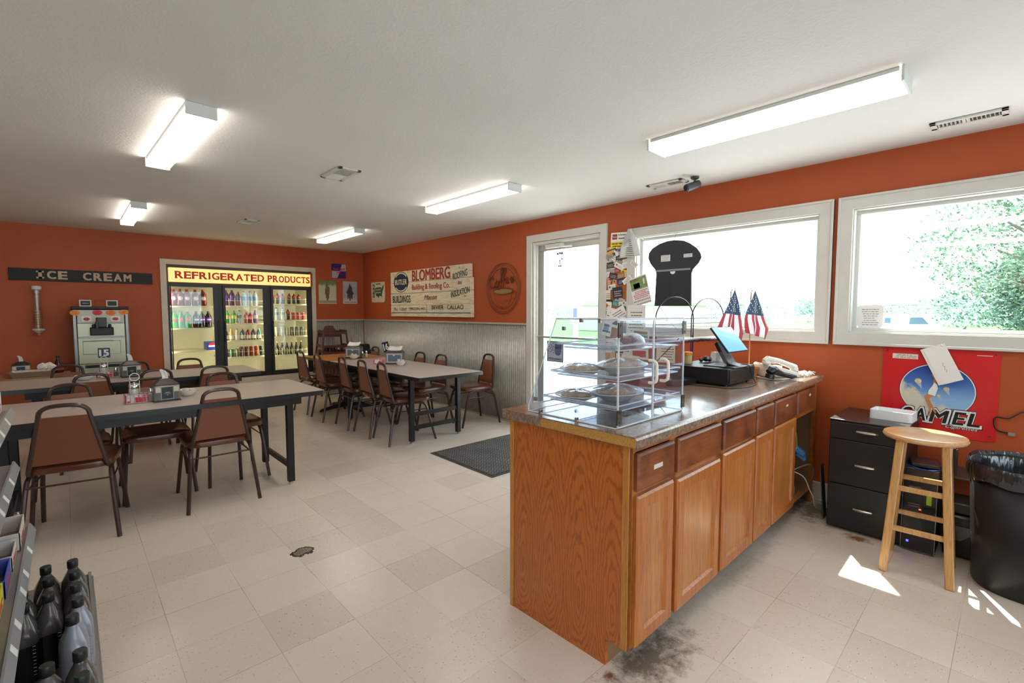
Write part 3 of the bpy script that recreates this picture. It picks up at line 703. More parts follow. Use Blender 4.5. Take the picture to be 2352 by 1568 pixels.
# flags
FR = M('flag_red', '#a8283c', .7); FW = M('flag_white', '#ece8ea', .7); FB = M('flag_blue', '#27405f', .7)
def flag(label, apex, L, Rr, pole, nst):
    r_ = thing('small_flag', label, 'flag', (pole[0], pole[1], ZT), 0, 'small american flags on the counter')
    def ed(pts, t):
        t = max(0, min(1, t))*(len(pts)-1); i = min(int(t), len(pts)-2); f = t-i
        return pts[i][0]+(pts[i+1][0]-pts[i][0])*f, pts[i][1]+(pts[i+1][1]-pts[i][1])*f
    nu, nv = nst*3, 24; b = B()
    def fn(u, v):
        a, c = ed([apex]+L, v), ed([apex]+Rr, v)
        return (a[0]+(c[0]-a[0])*u-pole[0], .016*math.sin(u*13+v*2)*v+.01*math.sin(u*5+1)*v-.012, a[1]+(c[1]-a[1])*u-ZT)
    b.grid(fn, nu, nv)
    for k in range(len(b.mi)):
        i, j = k % nu, k//nu
        b.mi[k] = 2 if j < nv*.46 else ((i//3) % 2)
    b.keep = True
    o = b.done('flag_cloth', [FR, FW, FB], r_, smooth=True, solid=.0008)
    s_ = B()
    for j in range(3, 11):
        for i in range(j//2+1):
            u = (i+.5+(.25 if j % 2 else -.1))/(j//2+1); v = (j+.3)/nv
            if u > .97: continue
            p = Vector(fn(u, v))
            pts = []
            for k in range(10):
                q = .0074 if k % 2 == 0 else .0032; pts.append((p.x+q*math.sin(k*PI/5), p.z+q*math.cos(k*PI/5)))
            for w in (-.0035,): s_.add([(x, p.y+w, z) for x, z in pts], [tuple(range(10))])
    s_.keep = True; s_.done('stars', FW, o)
    B().tube([(0, .014, 0), (0, .014, apex[1]-ZT-.012)], .004, 8).done('pole', M('pole_wood', '#c08a55', .5), r_, smooth=True)
    B().sph((0, .008, apex[1]-ZT-.004), .005, 8).done('finial', M('finial_gold', '#a98f58', .3, .7), r_, smooth=True)
    B().lathe([(.001, 0), (.028, 0), (.028, .006), (.007, .012), (.005, .03)], n=16).done('pole_base', DK2, r_, smooth=True)
flag('left small American flag, standing behind the tablet screen', (3.227, 1.505), [(3.17, 1.435), (3.12, 1.375), (3.07, 1.32), (3.026, 1.262), (2.99, 1.215)], [(3.285, 1.44), (3.335, 1.365), (3.38, 1.29), (3.41, 1.21), (3.36, 1.10)], (3.229, 1.30), 9)
flag('right small American flag, standing between the tablet and the phone', (3.58, 1.509), [(3.53, 1.44), (3.464, 1.37), (3.44, 1.31), (3.46, 1.25), (3.49, 1.208)], [(3.67, 1.43), (3.759, 1.355), (3.83, 1.29), (3.90, 1.225), (3.828, 1.15)], (3.578, 1.30), 9)
# black card terminal and burgundy box left of the till
B1 = B().box(0, .21, 0, .13, 0, .035); o = B1.done('card_terminal', DK2, None, bev=.005); o.location = (2.58, 1.37, ZT); o.rotation_euler = (0, 0, R_(-12)); tag(o, 'flat black card machine on the counter left of the cash drawer', 'card reader')
r_ = thing('burgundy_box', 'burgundy lidded box standing at the back of the counter behind the pastry case', 'box', (2.30, 1.42, ZT), R_(-3))
BU = M('burgundy', '#74221f', .4); B().box(0, .27, 0, .13, 0, .10).done('box_body', BU, r_, bev=.004); B().box(-.004, .274, -.004, .134, .10, .125).done('lid', BU, r_, bev=.004)
# wire magazine rack
WR = M('dark_wire', '#2e2950', .3, .7)
rk = thing('magazine_rack', 'dark wire magazine rack with round arches at the back of the counter', 'rack', (0, 0, ZT))
def arch(x0, x1, y, zt=1.30):
    r = (x1-x0)/2; cx = (x0+x1)/2; hgt = .155
    return [(x0, y, 0), (x0, y, zt-ZT)]+[(cx-r*math.cos(PI*i/16), y, zt-ZT+hgt*math.sin(PI*i/16)) for i in range(1, 16)]+[(x1, y, zt-ZT), (x1, y, 0)]
for x0, x1 in ((2.69, 3.20), (3.17, 3.70)):
    B().tube(arch(x0, x1, 1.555), .004, 6).done('arch_wire', WR, rk, smooth=True)
b = B()
for x in (2.70, 3.19, 3.69):
    b.tube([(x, 1.555, .12), (x, 1.40 if x > 3.5 or x < 2.75 else 1.555, .28)], .003, 5)
for z in (.24, .31, .36, .395): b.tube([(2.69, 1.555, z), (3.70, 1.555, z)], .0028, 5)
for i in range(14):
    x = 2.72+.073*i; b.tube([(x, 1.555, .247), (x, 1.42, .247), (x, 1.415, .262)], .002, 4)
b.done('rack_wires', WR, rk, smooth=True)
for i, (x, w, z, c, lb) in enumerate(((2.72, .30, .262, '#d9d4d4', 'white magazine lying topmost in the wire rack'), (2.71, .31, .252, '#4a3550', 'dark purple covered magazine under the white one in the wire rack'), (3.24, .30, .252, '#e5e2de', 'white paper stack in the right part of the wire rack'))):
    r_ = solo(B().box(x, x+w, 1.42, 1.55, ZT+z, ZT+z+.009), 'magazine', lb, 'magazine', M('mag'+c, c, .5), 'magazines in the wire rack')
# ------------------------------------------------------------ chairs
TUBE = M('brown_tube_metal', '#43312d', .28, .35, spec=.6); VINS = M('brown_vinyl_seat', '#5c2f20', .26, var=.12, vs=5, spec=.6); VINB = M('brown_vinyl_back', '#7c4832', .42, bump=.1, bs=400)
def smoothpath(pts, n=5):
    P = [Vector(p) for p in pts]; out = []
    for i in range(len(P)-1):
        p0, p1, p2, p3 = P[max(i-1, 0)], P[i], P[i+1], P[min(i+2, len(P)-1)]
        for k in range(n):
            t = k/n; out.append(.5*((2*p1)+(-p0+p2)*t+(2*p0-5*p1+4*p2-p3)*t*t+(-p0+3*p1-3*p2+p3)*t**3))
    out.append(P[-1]); return out
def make_chair(label):
    r = thing('dining_chair', label, 'chair')
    r['group'] = 'brown stacking dining chairs'
    for s in (-1, 1):
        B().tube(smoothpath([(s*.212, .262, 0), (s*.196, .205, .22), (s*.186, .172, .345), (s*.182, .145, .392), (s*.18, .09, .408), (s*.18, .0, .41)], 3), .0125, 8).done('leg', TUBE, r, smooth=True)
        B().tube(smoothpath([(s*.218, -.262, 0), (s*.198, -.222, .22), (s*.188, -.195, .345), (s*.183, -.168, .392), (s*.18, -.11, .408), (s*.18, .0, .41)], 3), .0125, 8).done('leg', TUBE, r, smooth=True)
        B().cyl((s*.187, .178, .335), (s*.189, -.198, .335), .0055, 6).done('side_rod', TUBE, r, smooth=True)
    B().cyl((-.19, -.20, .355), (.19, -.20, .355), .0055, 6).done('rear_rod', TUBE, r, smooth=True)
    # back hoop
    def bk(z):   # half width, y at height
        t = (z-.44)/.395; return .172-.062*min(1, t/.8), -.19-.062*t
    L = [bk(z)+(z,) for z in (.44, .5, .6, .7, .755)]
    pts = [(-.155, .02, .425), (-.165, -.12, .422), (-.172, -.172, .428)]+[(-w, y, z) for w, y, z in L]
    w, y = bk(.755); arc = []
    for i in range(1, 8):
        a = PI*i/8; arc.append((-w*abs(math.cos(a))**.72*(1 if a < PI/2 else -1), y-.012*math.sin(a), .755+.068*math.sin(a)**.8))
    pts += arc+[(w_, y_, z_) for w_, y_, z_ in L[::-1]]+[(.172, -.172, .428), (.165, -.12, .422), (.155, .02, .425)]
    B().tube(smoothpath(pts, 2), .0125, 8).done('back_frame', TUBE, r, smooth=True)
    # backrest panel
    b = B(); nu, nv = 8, 8
    def fn(u, v, side):
        z = .478+(.757-.478)*v; w, y = bk(z); w -= .006
        x = -w+2*w*u; e = min(u, 1-u, v, 1-v)*8; puff = .016*min(1, e)**.5 if side else 0
        return (x, y+(.004+puff if side else -.006), z)
    vs = [fn(i/nu, j/nv, 0) for j in range(nv+1) for i in range(nu+1)]+[fn(i/nu, j/nv, 1) for j in range(nv+1) for i in range(nu+1)]
    q = (nu+1)*(nv+1); fs = []
    for j in range(nv):
        for i in range(nu):
            a = j*(nu+1)+i; fs += [(a, a+1, a+nu+2, a+nu+1), (q+a, q+a+nu+1, q+a+nu+2, q+a+1)]
    for i in range(nu): fs += [(i, q+i, q+i+1, i+1), (nv*(nu+1)+i, nv*(nu+1)+i+1, q+nv*(nu+1)+i+1, q+nv*(nu+1)+i)]
    for j in range(nv):
        a, c = j*(nu+1), (j+1)*(nu+1); fs += [(a, c, q+c, q+a), (a+nu, q+a+nu, q+c+nu, c+nu)]
    b.add(vs, fs); b.done('backrest', VINB, r, smooth=True)
    # seat: rounded cushion
    b = B(); ring = []
    n = 32
    for lv, (k, z) in enumerate(((.90, .418), (.985, .424), (1, .44), (.985, .457), (.92, .468), (.6, .474), (.02, .476))):
        for i in range(n):
            a = 2*PI*i/n; cx, sx = math.cos(a), math.sin(a)
            e = .38
            x = .205*math.copysign(abs(cx)**e, cx)*(1+.06*sx); y = .215*math.copysign(abs(sx)**e, sx)
            ring.append((x*k, .015+y*k, z))
    b.add(ring, [(l*n+i, l*n+(i+1) % n, (l+1)*n+(i+1) % n, (l+1)*n+i) for l in range(6) for i in range(n)]+[tuple(range(n))[::-1], tuple(6*n+i for i in range(n))])
    b.done('seat', VINS, r, smooth=True)
    return r
ch0 = make_chair('brown dining chair nearest the camera, its back filling the left foreground')
CH = [  # x, y, heading of front (deg ccw from +Y), label
 (.0, 3.95, -9, None),
 (.755, 3.985, -1, 'brown dining chair back to the camera at the right end of the front table'),
 (-.01, 4.47, 180, 'brown dining chair facing the camera behind the front table, leftmost of three'),
 (.455, 4.46, 178, 'brown dining chair behind the front table, half hidden by the napkin dispenser'),
 (.955, 4.45, 180, 'brown dining chair facing the camera behind the front table, with a torn seat corner'),
 (.125, 5.63, 0, 'brown dining chair pushed under the second table, leftmost of its near side'),
 (.575, 5.63, 0, 'brown dining chair on the near side of the second table, behind the front napkin dispenser'),
 (1.03, 5.60, 0, 'brown dining chair at the near right of the second table in front of the cooler'),
 (-.02, 6.15, 180, 'brown dining chair beyond the second table, left of the ice cream machine'),
 (.50, 6.14, 180, 'brown dining chair on the far side of the second table behind the 15 card dispenser'),
 (.985, 6.14, 180, 'brown dining chair on the far side of the second table before the left cooler door'),
 (2.585, 4.445, -96, 'brown dining chair nearest the front end on the left of the right table'),
 (2.57, 4.87, -93, 'brown dining chair second from the front on the left side of the right hand table'),
 (2.56, 5.36, -95, 'brown dining chair third from the front on the left side of the right hand table'),
 (2.50, 5.96, -93, 'brown dining chair fourth from the front, beside the join of grey and orange tops'),
 (2.50, 6.57, -87, 'brown dining chair farthest left at the orange topped table, by the cooler'),
 (3.12, 5.35, 90, 'brown dining chair against the wall side of the grey table, farther of two'),
 (3.12, 4.87, 90, 'brown dining chair on the wall side of the grey table, nearer of two'),
 (3.59, 4.546, 83, 'brown dining chair standing free by the corrugated wall right of the grey table'),
 (3.13, 6.62, 90, 'brown dining chair at the wall side of the orange topped table, by the corner'),
]
chairs = []
for i, (x, y, h, lb) in enumerate(CH):
    c = ch0 if i == 0 else dup(ch0, label=lb)
    c.location = (x, y, 0); c.rotation_euler = (0, 0, R_(h)); chairs.append(c)
B().sph((.13, .19, .459), .035, 10, 1.2, .8, .6).done('torn_foam', M('torn_foam', '#c9b697', .9, var=.3, vs=60), chairs[4])['label'] = 'torn pale foam corner'
# ------------------------------------------------------------ tables
GREY = M('grey_laminate', '#b9ada6', .3, var=.03, vs=3); EDGE = M('table_edge_black', '#1f2022', .35); TLEG = M('table_leg_black', '#1d1e20', .4, .2)
def wood_top():
    t = NT('orange_wood_laminate'); n = t.noise(t.mapv(t.coord(), (2, 14, 2)), 2.5, 4)
    t.set(Base_Color=t.ramp(n, [(.3, '#b9772f'), (.7, '#cf9147')]), Roughness=.25); return t.m
WTOP = wood_top(); ZTB = .735
def table_top(r, x0, x1, y0, y1, mat, leaf='tabletop', cr=.03):
    def rr(e):
        p = []
        for cx, cy, a0 in ((x1-cr, y1-cr, 0), (x0+cr, y1-cr, 90), (x0+cr, y0+cr, 180), (x1-cr, y0+cr, 270)):
            for k in range(5): a = R_(a0+k*22.5); p.append((cx+(cr+e)*math.cos(a), cy+(cr+e)*math.sin(a)))
        return p
    B().prism(rr(0), lambda u, v, w: (u, v, ZTB-.03+w), .03).done(leaf, mat, r)
    b = B(); P = rr(.005); Q = rr(-.0005); n = len(P)
    vs = [(u, v, ZTB-.034) for u, v in P]+[(u, v, ZTB-.002) for u, v in P]+[(u, v, ZTB+.0004) for u, v in rr(.002)]+[(u, v, ZTB+.0004) for u, v in Q]+[(u, v, ZTB-.034) for u, v in rr(-.02)]
    b.add(vs, [(l*n+i, l*n+(i+1) % n, (l+1)*n+(i+1) % n, (l+1)*n+i) for l in range(3) for i in range(n)]+[(4*n+i, 4*n+(i+1) % n, (i+1) % n, i) for i in range(n)])
    b.done('edge_band', EDGE, r, smooth=True)
def leg_table(label, x0, x1, y0, y1, legs, axis='x', mat=GREY, bars=(.145,), apr=.055):
    r = thing('dining_table', label, 'table', (0, 0, 0), 0, 'dining tables')
    table_top(r, x0, x1, y0, y1, mat)
    b = B(); i = .04
    if axis == 'x':
        for y in (y0+i, y1-i): b.box(legs[0][0]-.06, legs[-1][0]+.06, y-.01, y+.01, ZTB-.034-apr, ZTB-.034)
    else:
        for x in (x0+i, x1-i): b.box(x-.01, x+.01, legs[0][1]-.06, legs[-1][1]+.06, ZTB-.034-apr, ZTB-.034)
    b.done('apron', TLEG, r)
    for x, y in legs:
        l = B().box(x-.024, x+.024, y-.024, y+.024, .022, ZTB-.034).done('leg', TLEG, r, bev=.004)
        B().cyl((x, y, .0), (x, y, .008), .02, 16).cyl((x, y, .008), (x, y, .024), .006, 8).done('leveller_foot', CHROME, l)
    # crossbars joining leg pairs
    pr = {}
    for x, y in legs: pr.setdefault(round(x if axis == 'x' else y, 2), []).append((x, y))
    for k, v in pr.items():
        (xa, ya), (xb, yb) = v
        for z in bars: B().bar((xa, ya, z), (xb, yb, z), .022, .042).done('crossbar', TLEG, r)
        B().bar((xa, ya, ZTB-.06), (xb, yb, ZTB-.06), .05, .04).done('leg_bracket', TLEG, r)
    return r
leg_table('long grey topped table in the left foreground with black square legs', -.53, 1.468, 3.74, 4.60, [(-.30, 3.87), (-.30, 4.53), (1.235, 3.87), (1.235, 4.53)])
leg_table('second grey topped table, standing between the front table and the cooler', -.62, 1.47, 5.40, 6.16, [(-.22, 5.50), (-.22, 6.06), (1.22, 5.50), (1.22, 6.06)])
leg_table('grey topped table on the right with double black crossbars at its front end', 2.375, 3.155, 3.80, 5.885, [(2.535, 4.215), (3.205-.08, 4.215), (2.535, 5.67), (3.125, 5.67)], 'y', bars=(.16, .30))
r = thing('pedestal_table', 'orange wood topped table beyond the grey one, on a black cross foot', 'table', (0, 0, 0), 0, 'dining tables')
table_top(r, 2.375, 3.20, 5.895, 6.84, WTOP)
b = B(); b.cyl((2.79, 6.37, .05), (2.79, 6.37, ZTB-.05), .035, 16); b.done('pedestal', TLEG, r, smooth=True)
for a in range(4):
    q = R_(a*90+5); e = (2.79+.36*math.cos(q), 6.37+.36*math.sin(q)); b = B()
    b.tube([(2.79, 6.37, .07), ((2.79+e[0])/2, (6.37+e[1])/2, .055), (e[0], e[1], .03), (e[0]+.02*math.cos(q), e[1]+.02*math.sin(q), .014)], [.032, .028, .02, .012], 10); b.done('cross_foot', TLEG, r, smooth=True)
b = B(); b.box(2.5, 3.08, 6.34, 6.40, ZTB-.06, ZTB-.034); b.box(2.76, 2.82, 6.1, 6.64, ZTB-.06, ZTB-.034); b.done('top_bracket', TLEG, r)
# low side table by far wall
r = thing('side_table', 'low side table against the far wall under the cone dispenser, mostly hidden', 'table')
B().box(-.95, .0, 7.05, 7.75, .62, .65).done('tabletop', M('side_tan', '#a98a68', .5), r, bev=.004)
for x in (-.9, -.05):
    for y in (7.1, 7.7): B().box(x-.02, x+.02, y-.02, y+.02, 0, .62).done('leg', TLEG, r)
# ------------------------------------------------------------ things on tables
STEEL = M('brushed_steel', '#b9b8b4', .3, .9); DGREY = M('smoke_black', '#232529', .25); SILV = M('dispenser_silver', '#8f8d88', .35, .7)
PAP = M('paper_white', '#ebe7e2', .8); SALT = M('salt_white', '#e3ded6', .6); PEP = M('pepper_grey', '#6e675d', .7); SUG = M('sugar', '#e6dfd1', .7); CG = glass_mat('jar_glass', 'eef0ee', 1.0, .03, 1.5, .04, 'd8d4cc')
def napkin_tall(label, x, y, rz, clear=True):   # black/clear dispenser with napkin poking from top
    r = thing('napkin_dispenser', label, 'napkin dispenser', (x, y, ZTB), rz, 'napkin dispensers')
    w, d, h = .075, .062, .115
    B().box(-w, w, -d, d, .004, h).done('body', SILV, r, bev=.01)
    b = B(); b.box(-w-.004, w+.004, -d-.004, d+.004, 0, .008); b.done('base_rim', DGREY, r, bev=.002)
    b = B(); b.frust((-w-.003, w+.003, -d-.003, d+.003), (-.03, .03, -.02, .02), h, h+.038); b.done('sloped_top', M('dispenser_top', '#4a4744', .35, .4), r, bev=.006)
    for s in (-1, 1):
        b = B(); b.box(-.032, .032, s*d, s*(d+.004), .02, .1); f = b.done('front_panel', DGREY, r, bev=.001)
        for q in (-1, 1):
            B().box(q*.038, q*.066, s*d, s*(d+.003), .012, .065).done('smoke_window', M('smoke_window', '#5a5a5c', .2), r)
            B().box(q*.038, q*.066, s*d, s*(d+.003), .067, .1).done('paper_window', M('napkin_cream', '#c9bfa9', .5), r)
        b = B(); b.box(-.012, .012, s*(d+.004), s*(d+.0048), .062, .066); b.box(-.02, .02, s*(d+.004), s*(d+.0048), .056, .058); b.box(-.003, .003, s*(d+.004), s*(d+.0048), .045, .05); b.done('logo_mark', M('logo_grey', '#9a9a9a', .5), f)
    def fn(u, v): return (-.016+.034*u+.012*v-.02*v*v*1.2, .006*math.sin(u*3+v*2), h+.03+.07*v+.006*math.sin(u*5))
    B().grid(fn, 5, 6).done('napkin', PAP, r, smooth=True, solid=.001)
    return r
napkin_tall('smoked black napkin dispenser in the middle of the front table', .478, 4.07, R_(4))
napkin_tall('smoked black napkin dispenser on the second table behind the number 15 card', .42, 5.80, R_(4))
def caddy(label, x, y, rz):
    r = thing('condiment_caddy', label, 'condiment caddy', (x, y, ZTB), rz, 'condiment caddies')
    b = B(); q = .0022
    for x0, x1, y0, y1, zs in ((-.075, .03, -.045, .06, (.006, .045, .06)), (.036, .09, -.03, .03, (.006, .055))):
        for z in zs: b.tube([(x0, y0, z), (x1, y0, z), (x1, y1, z), (x0, y1, z)], q, 5, closed=True)
        n = 5
        for i in range(n+1):
            xx = x0+(x1-x0)*i/n; b.tube([(xx, y0, zs[-1]), (xx, y0, .004), (xx, y1, .004), (xx, y1, zs[-1])], q*.8, 4)
    for s in (-1, 1): b.tube([(-.02+s*.026, .012, .06), (-.02+s*.026, .012, .15)], q, 5)
    b.tube([(-.02+.026*math.cos(2*PI*i/20), .012, .176+.026*math.sin(2*PI*i/20)) for i in range(20)], q*1.3, 5, closed=True)
    b.done('wire_rack', STEEL, r, smooth=True)
    B().box(-.075, -.072, -.045, .06, .004, .06).box(.03, .033, -.045, .06, .004, .06).done('side_plates', STEEL, r)
    return r
def packets(label, x, y, rz):
    r = thing('sweetener_packets', label, 'sweetener packets', (x, y, ZTB+.008), rz, 'pink and white packets')
    rr = random.Random(3); mats = [M('pink_packet', '#d8546e', .6), M('white_packet', '#ead9dc', .6), M('red_packet', '#c22b3a', .6)]
    for i in range(14):
        b = B(); xx = -.045+.09*i/13; a = rr.uniform(-.35, .35)
        b.bar((xx, -.024+rr.uniform(-.006, .01), 0), (xx+.05*math.sin(a), -.024+rr.uniform(-.004, .01), .05), .003, .03, (1, 0, 0))
        b.done('packet', mats[i % 3], r)
    return r
def shaker(label, x, y, hh=.085, mat=SALT, z=ZTB+.006, rr=.019, grp='salt and pepper shakers'):
    r = thing('shaker', label, 'shaker', (x, y, z), 0, grp)
    B().lathe([(.001, .002), (rr*.8, .002), (rr*.8, hh*.62), (.001, hh*.62)], n=12).done('contents', mat, r, smooth=True)
    B().lathe([(.001, 0), (rr, 0), (rr, hh*.6), (rr*.75, hh*.72)], n=12, cap=False).done('glass_body', CG, r, smooth=True)
    B().lathe([(rr*.85, hh*.7), (rr*.85, hh*.8), (rr*.8, hh*.92), (rr*.4, hh), (.001, hh)], n=12).done('lid', CHROME, r, smooth=True)
def sugar_jar(label, x, y, z=ZTB+.008):
    r = thing('sugar_jar', label, 'sugar jar', (x, y, z), 0, 'sugar pourers')
    B().lathe([(.001, .003), (.029, .003), (.029, .085), (.001, .085)], n=16).done('sugar', SUG, r, smooth=True)
    B().lathe([(.001, 0), (.032, 0), (.033, .09), (.031, .1)], n=16, cap=False).done('glass_jar', CG, r, smooth=True)
    B().lathe([(.034, .096), (.034, .112), (.028, .12), (.012, .127), (.001, .128)], n=16).done('lid', CHROME, r, smooth=True)
caddy('chrome wire condiment caddy with ring handle on the front table', .335, 4.09, R_(3)); packets('pink sweetener packets in the caddy on the front table', .317, 4.085, R_(3))
sugar_jar('tall glass sugar jar in the caddy on the front table', .312, 4.125); shaker('salt shaker in the caddy on the front table beside the napkins', .398, 4.093)
caddy('chrome wire condiment caddy below the number 15 card on the second table', .25, 5.84, R_(3)); packets('red and pink sweetener packets on the second table', .232, 5.835, R_(3))
sugar_jar('glass sugar jar in the caddy on the second table', .228, 5.875); shaker('brown pepper shaker in the caddy on the second table', .313, 5.843, .085, M('pepper_brown', '#6b4a2a', .6))
def bowl(label, x, y, r0=.055, hh=.045, z=ZTB, cream=True, n=3):
    r = thing('creamer_bowl', label, 'bowl', (x, y, z), 0, 'white creamer bowls')
    B().lathe([(.001, .004), (r0*.45, 0), (r0*.6, .004), (r0*.95, hh*.7), (r0*1.05, hh), (r0, hh), (r0*.9, hh*.7), (r0*.4, .01), (.001, .009)], n=28).done('bowl_body', M('bowl_white', '#dedbd5', .2), r, smooth=True)
    for i in range(n):
        a = i*2.1; b = B(); b.lathe([(.001, 0), (.013, 0), (.017, .02), (.018, .022), (.001, .023)], c=(r0*.42*math.cos(a), r0*.42*math.sin(a), hh*.55+.006*i), n=12); b.done('creamer_cup', M('creamer_white', '#e6dfd3', .5), r, smooth=True)
bowl('white bowl of creamer cups on the front table right of the napkin dispenser', .625, 4.19, .062, .045)
bowl('wide white bowl on the second table left of the condiment caddy', .09, 5.77, .07, .045)
def napkin_box(label, x, y, rz):     # silver box with grey front and paper on top
    r = thing('napkin_dispenser', label, 'napkin dispenser', (x, y, ZTB), rz, 'napkin dispensers')
    w, d, h = .098, .07, .135
    B().box(-w-.006, w+.006, -d-.006, d+.006, 0, .008).done('base_tray', DGREY, r, bev=.002)
    B().box(-w, w, -d, d, .008, h).done('body', SILV, r, bev=.004)
    B().frust((-w-.004, w+.004, -d-.004, d+.004), (-w+.02, w-.02, -d+.03, d-.03), h, h+.028).done('cover', M('cover_brown', '#4a423c', .4), r, bev=.003)
    for s in (-1, 1):
        b = B(); b.box(-w+.012, w-.008, s*d, s*(d+.003), .02, h-.008); f = b.done('face_plate', M('face_trim', '#c6c6c4', .35, .3), r)
        B().box(-w+.030, w-.016, s*(d+.003), s*(d+.0045), .035, h-.022).done('ad_window', M('ad_blue_grey', '#5f7182', .3), f)
        b = B(); b.prism([(-.014, h-.022), (.014, h-.022), (.008, h-.036), (-.008, h-.036)], lambda u, v, k: (u, s*(d+.0045+k), v), .001); b.done('notch', PAP, f)
    def fn(u, v): return (-w*.8+w*1.6*u, -.05+.10*v, h+.034+.038*v-.008*math.sin(u*PI))
    B().grid(fn, 6, 4).done('napkin', PAP, r, smooth=True, solid=.012)
    return r
napkin_box('silver napkin box with blue grey face beside the 16 card', 2.845, 5.08, R_(-43))
napkin_box('silver napkin box with blue grey face on the orange topped table', 2.81, 6.12, R_(-43))
bowl('white bowl of creamer cups on the grey right hand table before the napkin box', 2.79, 4.86, .058, .05, n=5)
bowl('white bowl of creamer cups on the orange topped table', 2.715, 5.93, .06, .05, n=5)
shaker('pepper shaker on the orange topped table beside the napkin box', 2.885, 6.03, .085, PEP, ZTB)
shaker('salt shaker farther right on the orange topped table', 2.975, 6.10, .085, SALT, ZTB)
packets('pink and yellow sweetener packets on the grey table left of the napkin box', 2.66, 5.12, R_(-43))
def number_card(label, num, x, y, rz, zc, h=.09, w=.09, lean=0):
    r = thing('table_number', label, 'table number', (x, y, ZTB), rz, 'table number cards')
    z0 = zc-ZTB
    B().tube([(0, 0, 0), (0, 0, z0)], .0025, 6).done('stand_wire', STEEL, r)
    B().lathe([(.001, 0), (.022, 0), (.02, .005), (.004, .008)], n=14).done('stand_base', STEEL, r, smooth=True)
    T = Matrix.Translation((0, -.003, z0)) @ Matrix.Rotation(lean, 4, 'Y')
    b = B(); b.T = T; b.box(-w/2, w/2, -.002, .001, -h/2, h/2); c = b.done('card', M('card_navy', '#16202e', .3), r)
    fn = lambda u, v, k: tuple(T @ Vector((u, -.003-k, v)))
    text(num, .08, fn, M('number_white', '#d5dbe2', .5), 'number', c, w=w*.72, h=h*.62, bold=.004)
number_card('dark blue number 15 card standing on the second table before the ice cream machine', '15', .237, 5.90, R_(-3), .968, .092, .088)
number_card('black number 16 card leaning on the grey right hand table', '16', 2.80, 5.22, R_(-40), .93, .125, .078, R_(-14))
# side table goods
r = thing('foil_tray', 'long fluted foil catering tray on the side table by the far wall', 'tray', (-.30, 7.33, .651))
b = B()
P = []
n = 64
def sq(t, a, c):
    q = t*4; s = int(q) % 4; f = q-int(q)
    return [(-a+2*a*f, -c), (a, -c+2*c*f), (a-2*a*f, c), (-a, c-2*c*f)][s]
lo = [sq(i/n, .15, .11) for i in range(n)]; hi = [sq(i/n, .175, .13) for i in range(n)]; rim = [sq(i/n, .188, .14) for i in range(n)]
k = [1+.012*(-1)**i for i in range(n)]
b.add([(x, y, .001) for x, y in lo]+[(x*k[i], y*k[i], .06) for i, (x, y) in enumerate(hi)]+[(x, y, .062) for x, y in rim], [(l*n+i, l*n+(i+1) % n, (l+1)*n+(i+1) % n, (l+1)*n+i) for l in range(2) for i in range(n)]+[tuple(range(n))[::-1]])
b.done('tray_body', M('foil', '#b5aaa0', .3, .8), r, solid=.0008)
o = napkin_tall('smoked napkin dispenser at the far left beside the foil tray', -.40, 7.54, 0); o.location.z = .651
o = bowl('bowl of crumpled napkins on the side table behind the foil tray', -.20, 7.56, .06, .05, .651, n=0)
for i, (x, y, z, s) in enumerate(((-.235, 7.55, .715, .04), (-.18, 7.56, .72, .038), (-.15, 7.55, .71, .03))):
    b = B(); rr = random.Random(i)
    b.sph((0, 0, 0), s, 10, 1.2, .8, .9); b.v = [(x_*(1+rr.uniform(-.2, .2)), y_*(1+rr.uniform(-.2, .2)), z_*(1+rr.uniform(-.25, .25))) for x_, y_, z_ in b.v]
    o = b.done('crumpled_napkin', PAP, None); o.location = (x, y, z+.02)
    tag(o, ['crumpled white napkin sticking up at the left of the napkin bowl', 'crumpled white napkin in the middle of the napkin bowl', 'crumpled white napkin at the right of the napkin bowl'][i], 'napkin', 'napkins in the far bowl')
r = thing('syrup_bottle', 'dark brown syrup bottle beside the ice cream machine', 'bottle', (-.105, 7.60, .651))
B().lathe([(.001, 0), (.045, 0), (.05, .02), (.05, .075), (.042, .095), (.02, .135), (.015, .155), (.015, .175)], n=20).done('bottle_body', M('syrup_brown', '#3a1812', .15), r, smooth=True)
B().lathe([(.018, .172), (.018, .195), (.001, .197)], n=14).done('cap', M('cap_dark', '#2a1512', .4), r, smooth=True)
B().lathe([(.0512, .03), (.0512, .065)], n=20, cap=False).done('label_band', M('label_redwhite', '#a83a44', .5, var=.5, vs=40), r, smooth=True)
